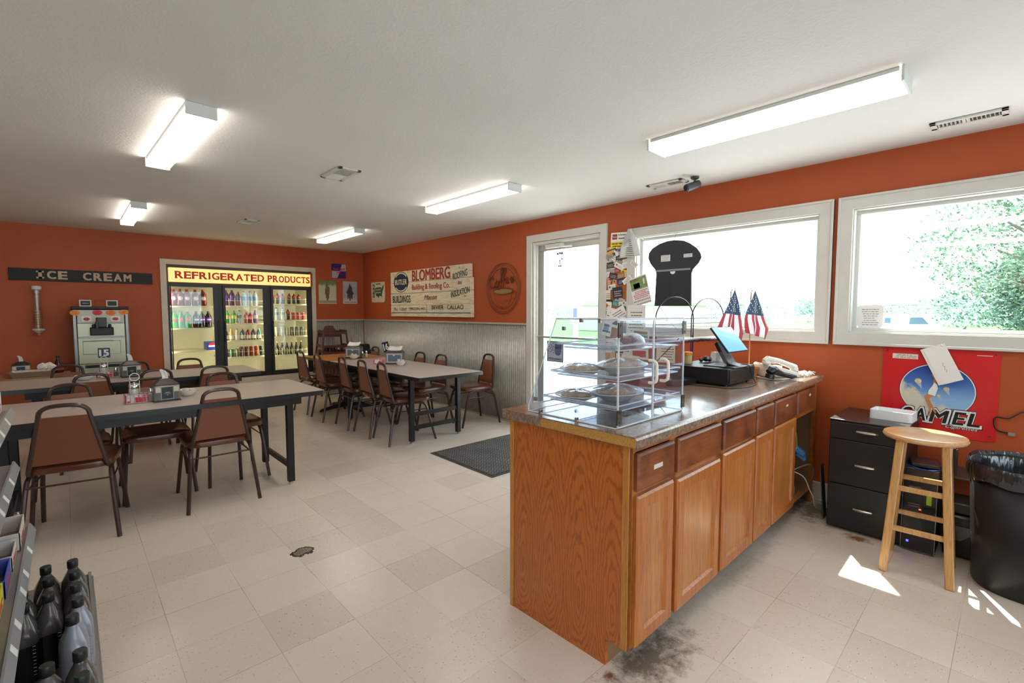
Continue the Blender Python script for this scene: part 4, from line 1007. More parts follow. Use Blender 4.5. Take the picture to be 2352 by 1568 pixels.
# high chairs (two stacked)
HCW = M('mahogany', '#521c10', .4, var=.2, vs=8)
def high_chair(label, x, y, z, rz):
    r = thing('high_chair', label, 'high chair', (x, y, z), rz, 'stacked wooden high chairs')
    for s in (-1, 1):
        # side frame in y-z plane, splayed outward to the bottom
        def S(y_, z_, t=0): return (s*(.175+.075*(1-z_/.72)+t), y_, z_)
        for (a, c) in (((-.24, 0), (-.17, .72)), ((.24, 0), (.17, .72))):
            B().bar(S(*a), S(*c), .022, .045, (0, 1, 0)).done('leg', HCW, r, bev=.004)
        b = B(); b.bar(S(-.18, .70), S(.18, .70), .022, .05); b.bar(S(-.19, .47), S(.19, .47), .02, .045); b.bar(S(-.23, .10), S(.23, .10), .02, .03); b.done('side_rail', HCW, r, bev=.003)
    b = B(); b.prism([(-.17, .60), (.17, .60), (.17, .70), (.10, .715), (.06, .79), (-.06, .79), (-.10, .715), (-.17, .70)], lambda u, v, w: (u, .17+w, v), .02); b.done('backrest', HCW, r, bev=.003)
    b = B(); b.box(-.185, .185, -.19, -.17, .66, .70); b.box(-.19, .19, -.20, -.18, .44, .48); b.done('front_rail', HCW, r, bev=.003)
    B().box(-.19, .19, -.17, .17, .44, .458).done('seat', HCW, r, bev=.003)
    b = B()
    for i in range(6): b.box(-.15+.055*i, -.135+.055*i, -.185, -.175, .2, .44)
    b.box(-.22, .22, -.23, -.205, .17, .21); b.done('foot_rail', HCW, r, bev=.002)
    return r
h1 = high_chair('lower wooden high chair of the stack of two in the far corner', 3.20, 7.78, 0, R_(-8))
h2 = dup(h1, (3.20, 7.79, .33), R_(-8), 'upper wooden high chair of the stack of two in the far corner'); h1.location.z = 0
r = thing('booster_seat', 'black plastic booster seat behind the orange topped table in the corner', 'booster seat', (3.50, 7.25, 0))
BP = M('black_plastic', '#1c1c1e', .4)
b = B(); b.box(-.10, .13, -.10, .10, .0, .045); b.done('seat', BP, r, bev=.01)
b = B(); b.prism([(-.12, .0), (.15, 0), (.14, .12), (.10, .13), (-.09, .13), (-.12, .10)], lambda u, v, w: (u, .09+w, v), .02); b.done('backrest', BP, r, bev=.006)
# a dark folded stand carries it
r2 = thing('folded_stand', 'black folded stand holding the booster seat in the corner', 'stand', (3.50, 7.25, 0))
for s in (-1, 1): B().bar((s*.11, -.09, 0), (s*.09, .08, .68), .02, .02, (0, 1, 0)).done('leg', BP, r2); B().bar((s*.11, .11, 0), (s*.09, -.06, .68), .02, .02, (0, 1, 0)).done('leg', BP, r2)
B().box(-.12, .12, -.1, .1, .68, .695).done('stand_top', BP, r2); r.location.z = .6955
# floor mat
def mat_rubber():
    t = NT('rubber_mat'); x, y, z = t.sep(t.coord())
    u = t.ma('DIVIDE', x, .055); v = t.ma('DIVIDE', y, .034)
    zz = t.ma('ABSOLUTE', t.ma('SUBTRACT', t.ma('FRACT', u), .5)); s = t.ma('FRACT', t.ma('ADD', v, t.ma('MULTIPLY', zz, 2)))
    h = t.ramp(s, [(.3, (0, 0, 0, 1)), (.45, (1, 1, 1, 1)), (.85, (1, 1, 1, 1)), (.95, (0, 0, 0, 1))])
    n = t.noise(t.coord(), 6, 4)
    t.set(Base_Color=t.mix(h, hx('#353535'), t.ramp(n, [(.3, '#55534f'), (.7, '#6f6c67')])), Roughness=.75); t.bump(h, .8, .01); return t.m
r = thing('door_mat', 'dark grey rubber door mat with herringbone ribs before the glass door', 'door mat', (2.475, 2.88, 0), R_(-.5))
B().box(.03, 1.13, .03, .89, .001, .009).done('ribbed_top', mat_rubber(), r)
B().box(0, 1.16, 0, .92, .0005, .005).done('flat_border', M('rubber_border', '#3b3a38', .7), r, bev=.002)
# ------------------------------------------------------------ far wall
FY = YF-.0
# built in drinks cooler
ck = thing('drinks_cooler', 'built in three door glass drinks cooler with lit REFRIGERATED PRODUCTS sign', 'cooler', (0, 0, 0))
CRM = M('cooler_liner', '#e6e1cb', .5); CTRIM = M('cooler_trim', '#d2c7b6', .5, var=.06)
b = B(); y0, y1 = YF+.06, YF+.80
b.box(1.0, 3.05, y1, y1+.02, .3, 2.06); b.box(1.0, 1.03, y0, y1, .3, 2.06); b.box(3.02, 3.05, y0, y1, .3, 2.06); b.box(1.03, 3.02, y0, y1, .30, .34); b.box(1.03, 3.02, y0, y1, 1.76, 1.8)
b.done('liner', CRM, ck)
DKF = M('cooler_black', '#262422', .38)
b = B()
b.box(1.03, 3.02, YF-.0, YF+.06, 1.725, 1.78); b.box(1.03, 3.02, YF, YF+.06, .345, .40); b.box(1.03, 1.06, YF, YF+.06, .4, 1.725); b.box(2.985, 3.02, YF, YF+.06, .4, 1.725)
for x in (1.68, 2.345): b.box(x-.03, x+.03, YF, YF+.06, .4, 1.725)
b.box(1.03, 3.02, YF+.02, YF+.05, 1.78, 2.02)
b.done('door_surround', DKF, ck)
# trim casing
b = B()
def boardY(p, w=.02): b.prism(p, lambda u, v, k: (u, YF-k, v), w)
boardY([(.96, 2.09), (3.085, 2.09), (3.02, 2.022), (1.03, 2.022)]); boardY([(.96, 0), (.96, 2.09), (1.03, 2.022), (1.03, 0)]); boardY([(3.085, 0), (3.02, 0), (3.02, 2.022), (3.085, 2.09)])
b.done('white_casing', CTRIM, ck)
# kick panel with grooves
b = B(); b.box(1.03, 3.02, YF-.02, YF, 0, .10); b.box(1.03, 3.02, YF-.02, YF, .11, .20); b.box(1.03, 3.02, YF-.02, YF, .21, .30); b.box(1.03, 3.02, YF-.012, YF+.002, 0, .34)
b.done('kick_panel', CTRIM, ck)
# lit sign
SGN = NT('sign_face_lit'); SGN.set(Base_Color=hx('#f3e3ae'), Roughness=.4, Emission_Color=hx('#ffc46c'), Emission_Strength=.42)
sg = B(); sg.box(1.053, 2.985, YF-.06, YF+.02, 1.775, 1.974); sgo = sg.done('sign_box', SGN.m, ck, bev=.004)
B().box(2.985, 3.018, YF-.062, YF+.02, 1.777, 1.996).done('red_end', M('red_plastic', '#c22a1e', .4), ck, bev=.003)
SR = M('sign_red', '#a32718', .5, emit=.12, ecol='#c03018')
fn = onY(2.02, YF-.0605, 1.876)
def serif_word(word, x0, x1, h, fn, mat, parent, bold=.007):
    wid = {'R': 1, 'E': .85, 'F': .8, 'I': .42, 'G': 1.0, 'A': 1.0, 'T': .88, 'D': .98, 'P': .85, 'O': 1.05, 'U': .98, 'C': .95, 'S': .75}
    tot = sum(wid[c] for c in word); k = (x1-x0)/tot; x = x0; b = B(); st = .016; sh = .010
    for c in word:
        w = wid[c]*k; cx = x+w/2; gw = w*.80
        if c != 'I': text(c, .15, lambda u, v, q: fn(u+cx, v, q), mat, w=gw, h=h, bold=bold, b=b)
        else: rect(b, fn, cx-.012, cx+.012, -h/2, h/2, 0, .002)
        L, Rr = cx-gw/2, cx+gw/2
        feet = {'R': [(L, 0), (L, 1), (Rr-.020, 0)], 'E': [(L, 0), (L, 1)], 'F': [(L, 0), (L, 1)], 'I': [(cx-.012, 0), (cx-.012, 1)], 'A': [(L-.002, 0), (Rr-.020, 0)], 'T': [(cx-.012, 0)],
                'D': [(L, 0), (L, 1)], 'P': [(L, 0), (L, 1)], 'U': [(L, 1), (Rr-.022, 1)]}.get(c, [])
        for xx, top in feet:
            v = h/2 if top else -h/2
            rect(b, fn, xx-.007, xx+.026, v-(sh if top else 0), v+(0 if top else sh), 0, .0025)
        if c in 'EFT':
            e = .028
            if c in 'EF': rect(b, fn, Rr-.008, Rr, h/2-e, h/2, 0, .0025)
            if c == 'E': rect(b, fn, Rr-.008, Rr, -h/2, -h/2+e, 0, .0025)
            if c == 'T': rect(b, fn, L, L+.008, h/2-e, h/2, 0, .0025); rect(b, fn, Rr-.008, Rr, h/2-e, h/2, 0, .0025)
        x += w
    return b.done('sign_lettering', mat, parent)
serif_word('REFRIGERATED', -.905, .26, .098, fn, SR, sgo, .005); serif_word('PRODUCTS', .30, .955, .098, fn, SR, sgo, .005)
# doors
CGL = glass_mat('cooler_glass', 'f4f7f4', .9)
for i, (a, e) in enumerate(((1.062, 1.655), (1.705, 2.322), (2.372, 2.985))):
    b = B(); w0 = .012 if i == 0 else .035; w1 = .075 if i == 0 else .066; w1 = {0: .072, 1: .066, 2: .055}[i]
    b.box(a, e, YF-.03, YF-.002, 1.712, 1.752); b.box(a, e, YF-.03, YF-.002, .365, .415)
    b.box(a, a+w0, YF-.03, YF-.002, .415, 1.712); b.box(e-w1, e, YF-.03, YF-.002, .415, 1.712)
    d = b.done('door', DKF, ck, bev=.003); d['label'] = ['left black framed glass cooler door', 'middle black framed glass cooler door', 'right black framed glass cooler door'][i]
    B().box(a+w0, e-w1, YF-.018, YF-.012, .415, 1.712).done('pane', CGL, d)
    if i: B().box(a+.005, a+.03, YF-.055, YF-.03, .905, 1.215).done('handle', BLACK, d, bev=.005)
    else: B().box(e-.03, e-.008, YF-.055, YF-.03, .905, 1.215).done('handle', BLACK, d, bev=.005)
# interior lamps behind the mullions
LED = NT('cooler_lamp'); LED.set(Base_Color=hx('#fff3d0'), Emission_Color=hx('#fff3d4'), Emission_Strength=15)
for x in (1.045, 1.68, 2.345, 3.005): B().box(x-.010, x+.010, YF+.065, YF+.085, .42, 1.70).done('lamp', LED.m, ck)
SHM = M('shelf_white_wire', '#dcd6b8', .4)
SH = [[1.442, 1.118, .78], [1.451, 1.177, .913, .657], [1.486, 1.223, .955, .646]]
BAY = [(1.065, 1.655), (1.705, 2.322), (2.372, 2.985)]
for i, zs in enumerate(SH):
    for z in zs: B().box(BAY[i][0], BAY[i][1], YF+.10, YF+.72, z-.022, z-.002).done('shelf', SHM, ck)
    for z in (zs if i else []):
        b = B(); x0, x1 = BAY[i]
        b.tube([(x0+.02, YF+.105, z+.075), (x1-.02, YF+.105, z+.075)], .0022, 4)
        for k in range(8):
            x = x0+.03+(x1-x0-.06)*k/7; b.tube([(x, YF+.105, z), (x, YF+.105, z+.10), (x, YF+.13, z+.11)], .0028, 4)
        b.done('divider_wires', SHM, ck)
# bottles and cans: one of each kind, then copies
def soda(kind, label, body, cap, lab, h, r, loc, cat='bottle', labz=(.35, .62), lab2=None):
    o = thing(kind, label, cat, loc)
    B().lathe([(.001, .002), (r*.8, 0), (r, .02), (r, h*.62), (r*.8, h*.75), (r*.38, h*.88), (r*.34, h*.93)], n=14).done('bottle_body', body, o, smooth=True)
    B().lathe([(r*.4, h*.92), (r*.4, h*.99), (.001, h)], n=10).done('cap', cap, o, smooth=True)
    B().lathe([(r*1.015, h*labz[0]), (r*1.015, h*labz[1])], n=14, cap=False).done('label_band', lab, o, smooth=True)
    if lab2: B().sph((0, -r*.86, h*(labz[0]+labz[1])/2), r*.62, 10, 1, .55, 1).done('label_emblem', lab2, o, smooth=True)
    return o
def can(label, mat, loc, h=.12, r=.032):
    o = thing('drink_can', label, 'can', loc)
    B().lathe([(r*.8, 0), (r, .008), (r, h-.012), (r*.82, h-.002)], n=14, cap=False).done('can_body', mat, o, smooth=True)
    B().lathe([(.001, h-.004), (r*.8, h-.004), (r*.83, h)], n=14, cap=False).done('can_top', CHROME, o, smooth=True)
    return o
SM = lambda n, c, r=.18: M(n, c, r, spec=.6)
def emblem_mat():
    t = NT('round_emblem'); z = t.sep(t.coord('Generated'))[2]
    t.set(Base_Color=t.ramp(z, [(0, '#2c3fae'), (.34, '#2c3fae'), (.36, '#eeeeee'), (.60, '#eeeeee'), (.62, '#d6202f')], 'CONSTANT'), Roughness=.4); return t.m
EMB = emblem_mat()
REDC = SM('cola_dark_red', '#6e1a1c'); RC = SM('cap_red', '#a32a2a'); GRN = SM('green_pet', '#2f8a3a'); GC = SM('cap_green', '#1f7a35'); COLA = SM('cola_black', '#1c1014'); BC = SM('cap_blue', '#1f3f8c')
LBW = M('label_white', '#d8cfd0', .5); LBR = M('label_maroon', '#8c1f2b', .5, var=.5, vs=50); LBB = M('label_blue', '#24309a', .4); LBG = M('label_green', '#2a8f4a', .5, var=.4, vs=60); LBO = M('label_orange', '#d0642c', .5); CLR = SM('clear_water', '#b7c2c8'); PUR = SM('purple_drink', '#4a2756')
def row(protos, bay, shelf, xs, y, names, group):
    n = len(xs); z = SH[bay][shelf]
    for i, x in enumerate(xs):
        p = protos[i % len(protos)] if len(protos) < n else protos[i]
        lb = names[i] if isinstance(names, list) else names % ordn(i, n)
        if not p.get('used'):
            o = p; p['used'] = 1
        else: o = dup(p)
        if 'used' in o: pass
        o.location = (x, y, z); o['label'] = lb; o['group'] = group
DNAME = ['left', 'middle', 'right']; SNAME = ['top', 'second', 'third', 'lowest']
def lb(kind, bay, shelf): return kind+', %s on the '+SNAME[shelf]+' shelf, '+DNAME[bay]+' cooler door'
def proto(f, *a, **k): return f(*a, **k)
RD = soda('soda_bottle', 'x', REDC, RC, LBR, .245, .048, (0, 0, 0), labz=(.28, .6), lab2=M('script_white', '#e8dcdc', .5, var=.5, vs=60))
GR = soda('soda_bottle', 'x', GRN, GC, LBG, .245, .047, (0, 0, 0), lab2=M('lime_emblem', '#d9474a', .5, var=.5, vs=50))
PB = soda('soda_bottle', 'x', COLA, BC, LBB, .245, .044, (0, 0, 0), lab2=EMB)
row([RD], 0, 0, [1.125, 1.205, 1.29, 1.395, 1.49], YF+.19, lb('dark red soda bottle', 0, 0), 'dark red sodas in the cooler')
row([GR], 0, 1, [1.125, 1.205, 1.29], YF+.19, lb('large green soda bottle', 0, 1), 'green sodas in the cooler')
row([PB], 0, 1, [1.395, 1.47, 1.55], YF+.19, lb('blue labelled cola bottle', 0, 1), 'colas in the cooler')
row([PUR and soda('juice_bottle', 'x', PUR, BC, SM('violet_label', '#54308a'), .24, .045, (0, 0, 0))], 1, 0, [1.79, 1.875], YF+.19, lb('dark purple juice bottle', 1, 0), 'purple juices')
row([soda('juice_bottle', 'x', REDC, RC, SM('label_navy', '#26336e'), .22, .035, (0, 0, 0))], 1, 0, [1.96], YF+.19, ['dark red juice bottle in the middle of the top shelf behind the middle cooler door'], 'purple juices')
row([soda('water_bottle', 'x', CLR, BC, M('label_lightblue', '#5f93d0', .5), .23, .035, (0, 0, 0))], 1, 0, [2.04, 2.12, 2.20], YF+.19, lb('clear water bottle with blue label', 1, 0), 'water bottles')
row([soda('soda_bottle', 'x', GRN, GC, SM('label_yellowgreen', '#a9b23a'), .2, .036, (0, 0, 0))], 1, 1, [1.79, 1.885], YF+.17, lb('small green soda bottle', 1, 1), 'small green sodas')
row([soda('water_bottle', 'x', CLR, GC, SM('label_teal', '#2f6f5e'), .2, .034, (0, 0, 0))], 1, 1, [1.965], YF+.17, ['bottle with teal label right of the green sodas behind the middle cooler door'], 'mixed bottles')
row([soda('juice_bottle', 'x', SM('red_juice', '#a01f30'), RC, SM('pink_label', '#c85a72'), .17, .034, (0, 0, 0))], 1, 1, [2.06, 2.12], YF+.17, lb('red juice bottle', 1, 1), 'red juices')
row([soda('juice_bottle', 'x', SM('lilac', '#6d5aa0'), PUR, LBW, .2, .033, (0, 0, 0))], 1, 1, [2.19], YF+.17, ['lilac drink bottle at the right of the second shelf behind the middle cooler door'], 'mixed bottles')
tea = ['#3c3560', '#c89a52', '#c9c2b8', '#24507e', '#a3222f', '#33285e', '#3b7f80']
for i, c in enumerate(tea):
    o = soda('sports_drink_bottle', 'x', SM('drink'+c, c), LBO if i in (2, 3, 5) else LBW, LBW, .175, .035, (0, 0, 0), labz=(.12, .42))
    row([o], 1, 2, [1.765+.078*i], YF+.17, [['dark violet', 'amber', 'milky white', 'deep blue', 'bright red', 'navy purple', 'teal'][i]+' sports drink bottle on the third shelf behind the middle cooler door'], 'sports drinks')
cc = ['#3a3fa0', '#2f7a45', '#5f6a3a', '#5a1c26', '#6e1f2a', '#a63a2c', '#b34a34', '#2a3c30', '#3a2f22', '#9a2424', '#b03030']
cn = ['blue', 'green', 'olive', 'maroon', 'dark maroon', 'rust red', 'orange red', 'dark green', 'dark brown', 'red', 'light red']
for i, c in enumerate(cc[:8]):
    hi = .155 if i > 2 else .125
    row([can('x', SM('can'+c, c, .3), (0, 0, 0), hi, .031)], 1, 3, [1.765+.07*i], YF+.155, [cn[i]+' drink can on the lowest shelf behind the middle cooler door'], 'cans on the lowest middle shelf')
DB = soda('cola_bottle', 'x', COLA, RC, SM('label_redcola', '#b23a2c'), .175, .030, (0, 0, 0), labz=(.55, .78))
row([DB], 2, 0, [2.45, 2.53, 2.61, 2.715, 2.79, 2.865], YF+.17, lb('small dark cola bottle', 2, 0), 'small colas on the top shelf')
WB = soda('water_bottle', 'x', CLR, BC, SM('label_grey', '#7f8b98'), .2, .032, (0, 0, 0))
row([WB], 2, 1, [2.43, 2.51, 2.60], YF+.17, lb('pale water bottle', 2, 1), 'waters on the right')
row([DB], 2, 1, [2.685], YF+.17, ['single dark cola bottle between waters and red cans behind the right cooler door'], 'small colas on the top shelf')
RCN = can('x', SM('can_red', '#b0252c', .3), (0, 0, 0), .12, .033)
row([RCN], 2, 1, [2.765, 2.84, 2.92], YF+.155, lb('red drink can', 2, 1), 'red cans')
GCN = can('x', SM('can_silver', '#a9ad9f', .3), (0, 0, 0), .15, .031); GCD = can('x', SM('can_graphite', '#4e5548', .3), (0, 0, 0), .15, .031)
row([can('x', SM('can_rose', '#b56a6a', .3), (0, 0, 0), .15, .031)], 2, 2, [2.42], YF+.155, ['rose coloured can leftmost on the third shelf behind the right cooler door'], 'tall cans')
row([GCN], 2, 2, [2.50, 2.58, 2.66], YF+.155, lb('silver tall can', 2, 2), 'tall cans')
row([GCD], 2, 2, [2.74, 2.82, 2.90], YF+.155, lb('dark grey tall can', 2, 2), 'tall cans')
BB = thing('tea_bottle', 'x', 'bottle')
B().lathe([(.001, .001), (.028, 0), (.03, .012), (.03, .12), (.013, .17), (.012, .205)], n=14).done('bottle_body', SM('tea_brown', '#241512'), BB, smooth=True)
B().lathe([(.014, .2), (.014, .218), (.001, .219)], n=10).done('cap', M('cap_cream', '#d9c9a0', .4), BB, smooth=True)
B().lathe([(.0305, .035), (.0305, .085)], n=14, cap=False).done('label_band', M('label_greengold', '#6a7a3f', .5, var=.4, vs=40), BB, smooth=True)
row([BB], 2, 3, [2.43+.075*i for i in range(7)], YF+.165, lb('dark brown glass bottle', 2, 3), 'dark glass bottles')
o = thing('drink_carton', 'blue carton of cans with round emblem on the third shelf behind the left cooler door', 'carton', (1.575, YF+.18, SH[0][2]))
B().box(-.065, .065, -.05, .2, 0, .12).done('carton_body', M('carton_blue', '#2f46a8', .5), o, bev=.002)
b = B(); disc(b, lambda u, v, w: (u, -.05-w, v), 0, .06, .048, .048, 0, .002); b.done('emblem', EMB, o)
for o in list(bpy.data.objects):
    if 'used' in o: del o['used']
# ICE CREAM board
r = thing('ice_cream_sign', 'long black board with cut out wooden letters ICE CREAM on the far wall', 'sign', (0, 0, 0))
B().box(-.489, .871, YF-.02, YF-.001, 1.73, 1.876).done('board', M('black_board', '#191817', .6), r, bev=.003)
LW = M('letter_wood', '#c2a98b', .6)
def letters(word, x0, x1, h, z, y, parent, mat, wd, bold, th=.008):
    tot = len(word); k = (x1-x0)/tot
    for i, c in enumerate(word):
        b = B(); cx = x0+k*(i+.5)
        if c == 'I':
            f = onY(cx, y, z); rect(b, f, -.016, .016, -h/2, h/2, 0, th); rect(b, f, -.034, .034, h/2-.02, h/2, 0, th); rect(b, f, -.034, .034, -h/2, -h/2+.02, 0, th); b.done('letter', mat, parent)
        else:
            b = text(c, .1, onY(cx, y, z), mat, w=wd, h=h, bold=bold, th=th, b=b); b.keep = True; b.done('letter', mat, parent)
letters('ICE', -.272, .028, .092, 1.805, YF-.021, r, LW, .072, .0045); letters('CREAM', .155, .655, .092, 1.803, YF-.021, r, LW, .072, .0045)
# cone dispenser
r = thing('cone_dispenser', 'clear wall tube dispenser of ice cream cones with white ends', 'cone dispenser', (-.262, YF-.07, 0))
CW = M('dispenser_white', '#dcd4cc', .4)
B().lathe([(.001, 1.668), (.043, 1.664), (.047, 1.655), (.047, 1.625), (.04, 1.62)], n=20).done('top_cap', CW, r, smooth=True)
B().lathe([(.038, 1.15), (.038, 1.63)], n=20, cap=False).done('clear_tube', CG, r, smooth=True)
B().lathe([(.044, 1.15), (.055, 1.148), (.055, 1.13), (.044, 1.125), (.02, 1.10), (.001, 1.099)], n=20).done('bottom_collar', CW, r, smooth=True)
b = B(); b.box(-.02, .02, .04, .069, 1.2, 1.24); b.box(-.02, .02, .04, .069, 1.58, 1.61); b.done('wall_bracket', CW, r)
CONE = M('cone_wafer', '#c8924f', .7, var=.2, vs=40); c0 = None
for i in range(9):
    if i == 0:
        c0 = tag(B().lathe([(.001, 0), (.014, 0), (.018, .03), (.030, .038), (.032, .058), (.029, .058), (.027, .04), (.001, .035)], n=16).done('wafer_cone', CONE, None, smooth=True), None, 'ice cream cone', 'stacked wafer cones'); o = c0
    else: o = c0.copy(); COL.objects.link(o)
    o.location = (-.262, YF-.07, 1.075+.0+.03*i+(.0 if i == 0 else .0)); o['label'] = 'wafer cone, %s of the stack in the clear wall tube' % ['lowest', 'second from the bottom', 'third from the bottom', 'fourth from the bottom', 'middle', 'fourth from the top', 'third from the top', 'second from the top', 'topmost'][i]
# soft serve machine
r = thing('ice_cream_machine', 'stainless steel soft serve ice cream machine against the far wall', 'ice cream machine', (.302, 7.78, 0))
MS = M('machine_steel', '#b5b49c', .32, .55); MG = M('machine_side', '#5c5c5a', .35, .6)
B().box(-.267, .267, .0, .35, .06, 1.385).done('body', MG, r, bev=.006)
for s in (-1, 1): B().box(s*.267, s*.222, -.03, .002, .06, 1.385).done('front_post', M('post_steel', '#8b8985', .3, .8), r, bev=.012)
B().box(-.27, .27, -.035, .35, 1.385, 1.418).done('top_lid', BLACK, r, bev=.006)
B().box(-.22, .22, -.032, .0, 1.215, 1.375).done('control_panel', M('panel_grey', '#b9b7aa', .4, .2), r, bev=.003)
B().box(-.22, .22, -.022, .0, 1.05, 1.21).done('upper_panel', MS, r)
B().box(-.22, .22, -.03, .0, 1.03, 1.048).done('divider_bar', M('post_steel', '#8b8985', .3, .8), r)
B().box(-.22, .22, -.025, .0, .72, 1.028).done('lower_panel', MS, r)
b = B(); f = [(-.18, .835), (.17, .835), (.17, .995), (-.18, .995)]
b.tube([(x, -.027, z) for x, z in f], .006, 6, closed=True); b.done('panel_recess', M('post_steel', '#8b8985', .3, .8), r, smooth=True)
B().box(-.22, .22, -.025, 0, .06, .71).done('base_panel', MS, r)
B().box(-.17, .17, -.032, -.025, .665, .70).done('drip_slot', BLACK, r)
n = B(); n.box(-.11, .11, -.10, -.022, 1.065, 1.165); nz = n.done('dispensing_head', BLACK, r, bev=.01)
b = B(); b.box(-.05, .045, -.13, -.03, 1.165, 1.285); b.box(-.06, -.03, -.15, -.08, 1.15, 1.24); b.done('handle_block', M('handle_grey', '#2b2b2a', .35), r, bev=.008)
for x in (-.075, -.0, .075): B().lathe([(.016, 0), (.016, .03), (.01, .04)], c=(x, -.09, 1.165), n=12).done('plunger', CHROME if x == 0 else BLACK, nz, smooth=True)
for x in (-.135, .135):
    b = B(); b.box(x-.045, x+.045, -.036, -.032, 1.235, 1.30); k = b.done('flavour_card', PAP, r)
    b = B(); disc(b, lambda u, v, w: (x+u, -.036-w, 1.268+v), 0, -.002, .03, .02, 0, .0015); b.done('berry_mark', M('berry_red', '#b03a44', .5, var=.6, vs=60), k)
for x in (-.235+.02, .235-.02): B().cyl((x, -.02, 0), (x, -.02, .06), .02, 10).cyl((x, .3, 0), (x, .3, .06), .02, 10).done('caster', BLACK, r)
for i, (x, z, c, lbx) in enumerate(((.064, 1.343, '#ef8e2e', 'orange starburst price tag at the left corner of the ice cream machine'), (.269, 1.345, '#d43a44', 'red starburst price tag over the ice cream machine handle'), (.395, 1.342, '#ee7d2c', 'orange starburst tag right of the red one on the ice cream machine'), (.519, 1.349, '#f08a2a', 'orange starburst price tag at the right corner of the ice cream machine'))):
    b = B(); P = [((.046 if k % 2 else .036)*math.cos(PI*k/12)*1.15, (.046 if k % 2 else .036)*math.sin(PI*k/12)*.8) for k in range(24)]
    b.prism(P, lambda u, v, w: (u, -w, v), .002); o = thing('price_tag', lbx, 'tag', (x, 7.744, z), 0, 'starburst tags'); b.done('starburst', M('burst'+c, c, .6), o)
    b = B()
    for q in (-.012, 0, .012): b.box(-.022+.003*i, .02, -.003, -.002, q-.0015, q+.0015)
    b.done('handwriting', M('ink_brown', '#7a3a20', .6), o)
for x, lbx, tx in ((.165, 'small framed black slate sign reading VANILLA on top of the ice cream machine', 'VANILLA'), (.415, 'small framed blank black slate sign on the right of the ice cream machine top', '')):
    o = thing('slate_sign', lbx, 'sign', (x, 7.80, 1.419)); b = B(); frame = [(-.056, .0), (.056, .0), (.056, .08), (-.056, .08)]
    b.box(-.056, .056, 0, .012, 0, .012); b.box(-.056, .056, 0, .012, .068, .08); b.box(-.056, -.044, 0, .012, .012, .068); b.box(.044, .056, 0, .012, .012, .068); b.done('frame', M('frame_white', '#cfc8bd', .5), o)
    B().box(-.044, .044, .004, .01, .012, .068).done('slate', BLACK, o)
    if tx: text(tx, .03, lambda u, v, w: (u, .004-w, .04+v), PAP, 'chalk_text', o, w=.06, h=.012)
# wall pictures
def flat_sign(name, label, cat, x0, x1, z0, z1, mat, grp=None, rough=None, th=.006):
    o = thing(name, label, cat, ((x0+x1)/2, YF-.001, (z0+z1)/2), 0, grp)
    w, h = x1-x0, z1-z0
    B().box(-w/2, w/2, -th, 0, -h/2, h/2).done('panel', mat, o, bev=.002)
    return o, w, h, (lambda u, v, q: (u, -th-q-.0003, v))
rb = flat_sign('energy_drink_sign', 'square blue and silver energy drink sign near the far corner', 'sign', 3.37, 3.625, 1.94, 2.19, M('sign_blue', '#26256e', .35))
o, w, h, f = rb; b = B(); SV = M('sign_silver', '#b9b5b8', .3, .2)
b.prism([(.02, .0), (w/2-.003, .0), (w/2-.003, h/2-.003), (.055, h/2-.003)], lambda u, v, q: f(u, v, q), .001); b.prism([(-w/2+.003, -h/2+.003), (-.03, -h/2+.003), (.02, 0), (-w/2+.003, 0)], lambda u, v, q: f(u, v, q), .001); b.done('silver_quarters', SV, o)
text('Red Bull', .1, lambda u, v, q: f(u, v+.035, q+.001), M('brand_red', '#c8243a', .4), 'lettering', o, w=.2, h=.045, bold=.003)
b = B(); b.prism([(-.05, -.03), (-.02, -.012), (.0, -.02), (.02, -.012), (.05, -.03), (.03, -.028), (.0, -.035), (-.03, -.028)], lambda u, v, q: f(u, v, q+.001), .001); b.done('emblem', M('brand_red', '#c8243a', .4), o)
text('ENERGY DRINK', .1, lambda u, v, q: f(u, v-.055, q+.001), M('brand_red', '#c8243a', .4), 'small_lettering', o, w=.13, h=.013)
def picture_mat(name, sky, mid, low, fig, sc=7):
    t = NT(name); g = t.coord('Generated'); x, y, z = t.sep(g); n = t.noise(g, sc, 4, .6)
    c = t.ramp(t.ma('ADD', z, t.ma('MULTIPLY', t.ma('SUBTRACT', n, .5), .25)), [(.1, low), (.3, mid), (.75, mid), (.85, sky), (1, sky)])
    d = t.ma('ADD', t.ma('MULTIPLY', t.ma('ABSOLUTE', t.ma('SUBTRACT', x, .48)), 3.2), t.ma('ABSOLUTE', t.ma('SUBTRACT', z, .52)))
    d = t.ma('ADD', d, t.ma('MULTIPLY', t.ma('SUBTRACT', t.noise(g, 16, 4, .7), .5), .9))
    c = t.mix(t.ramp(d, [(.42, (1, 1, 1, 1)), (.5, (0, 0, 0, 1))]), c, hx(fig)); t.set(Base_Color=c, Roughness=.45); return t.m
o, w, h, f = flat_sign('hunting_picture', 'tall picture of a hunter in tan grass, left of the pair on the far wall', 'picture', 3.138, 3.444, 1.492, 1.896, picture_mat('hunter_print', '#6f7d55', '#c9bf9a', '#d6c9a4', '#5a5340'), 'hunting pictures')
b = B(); rect(b, f, -w/2+.008, w/2-.008, -h/2+.012, -h/2+.06, 0, .0006); b.done('caption_strip', M('caption_tan', '#9a9a82', .5), o)
b = B(); b.prism([(-.05, .13), (.0, .15), (.05, .13), (.045, .04), (.03, -.02), (.035, -.11), (.0, -.11), (-.002, -.02), (-.02, -.11), (-.045, -.11), (-.03, -.01), (-.045, .05)], lambda u, v, q: f(u*.7, v*.8-.02, q), .0006); b.done('figure', M('fig_khaki', '#6a6247', .6, var=.4, vs=50), o)
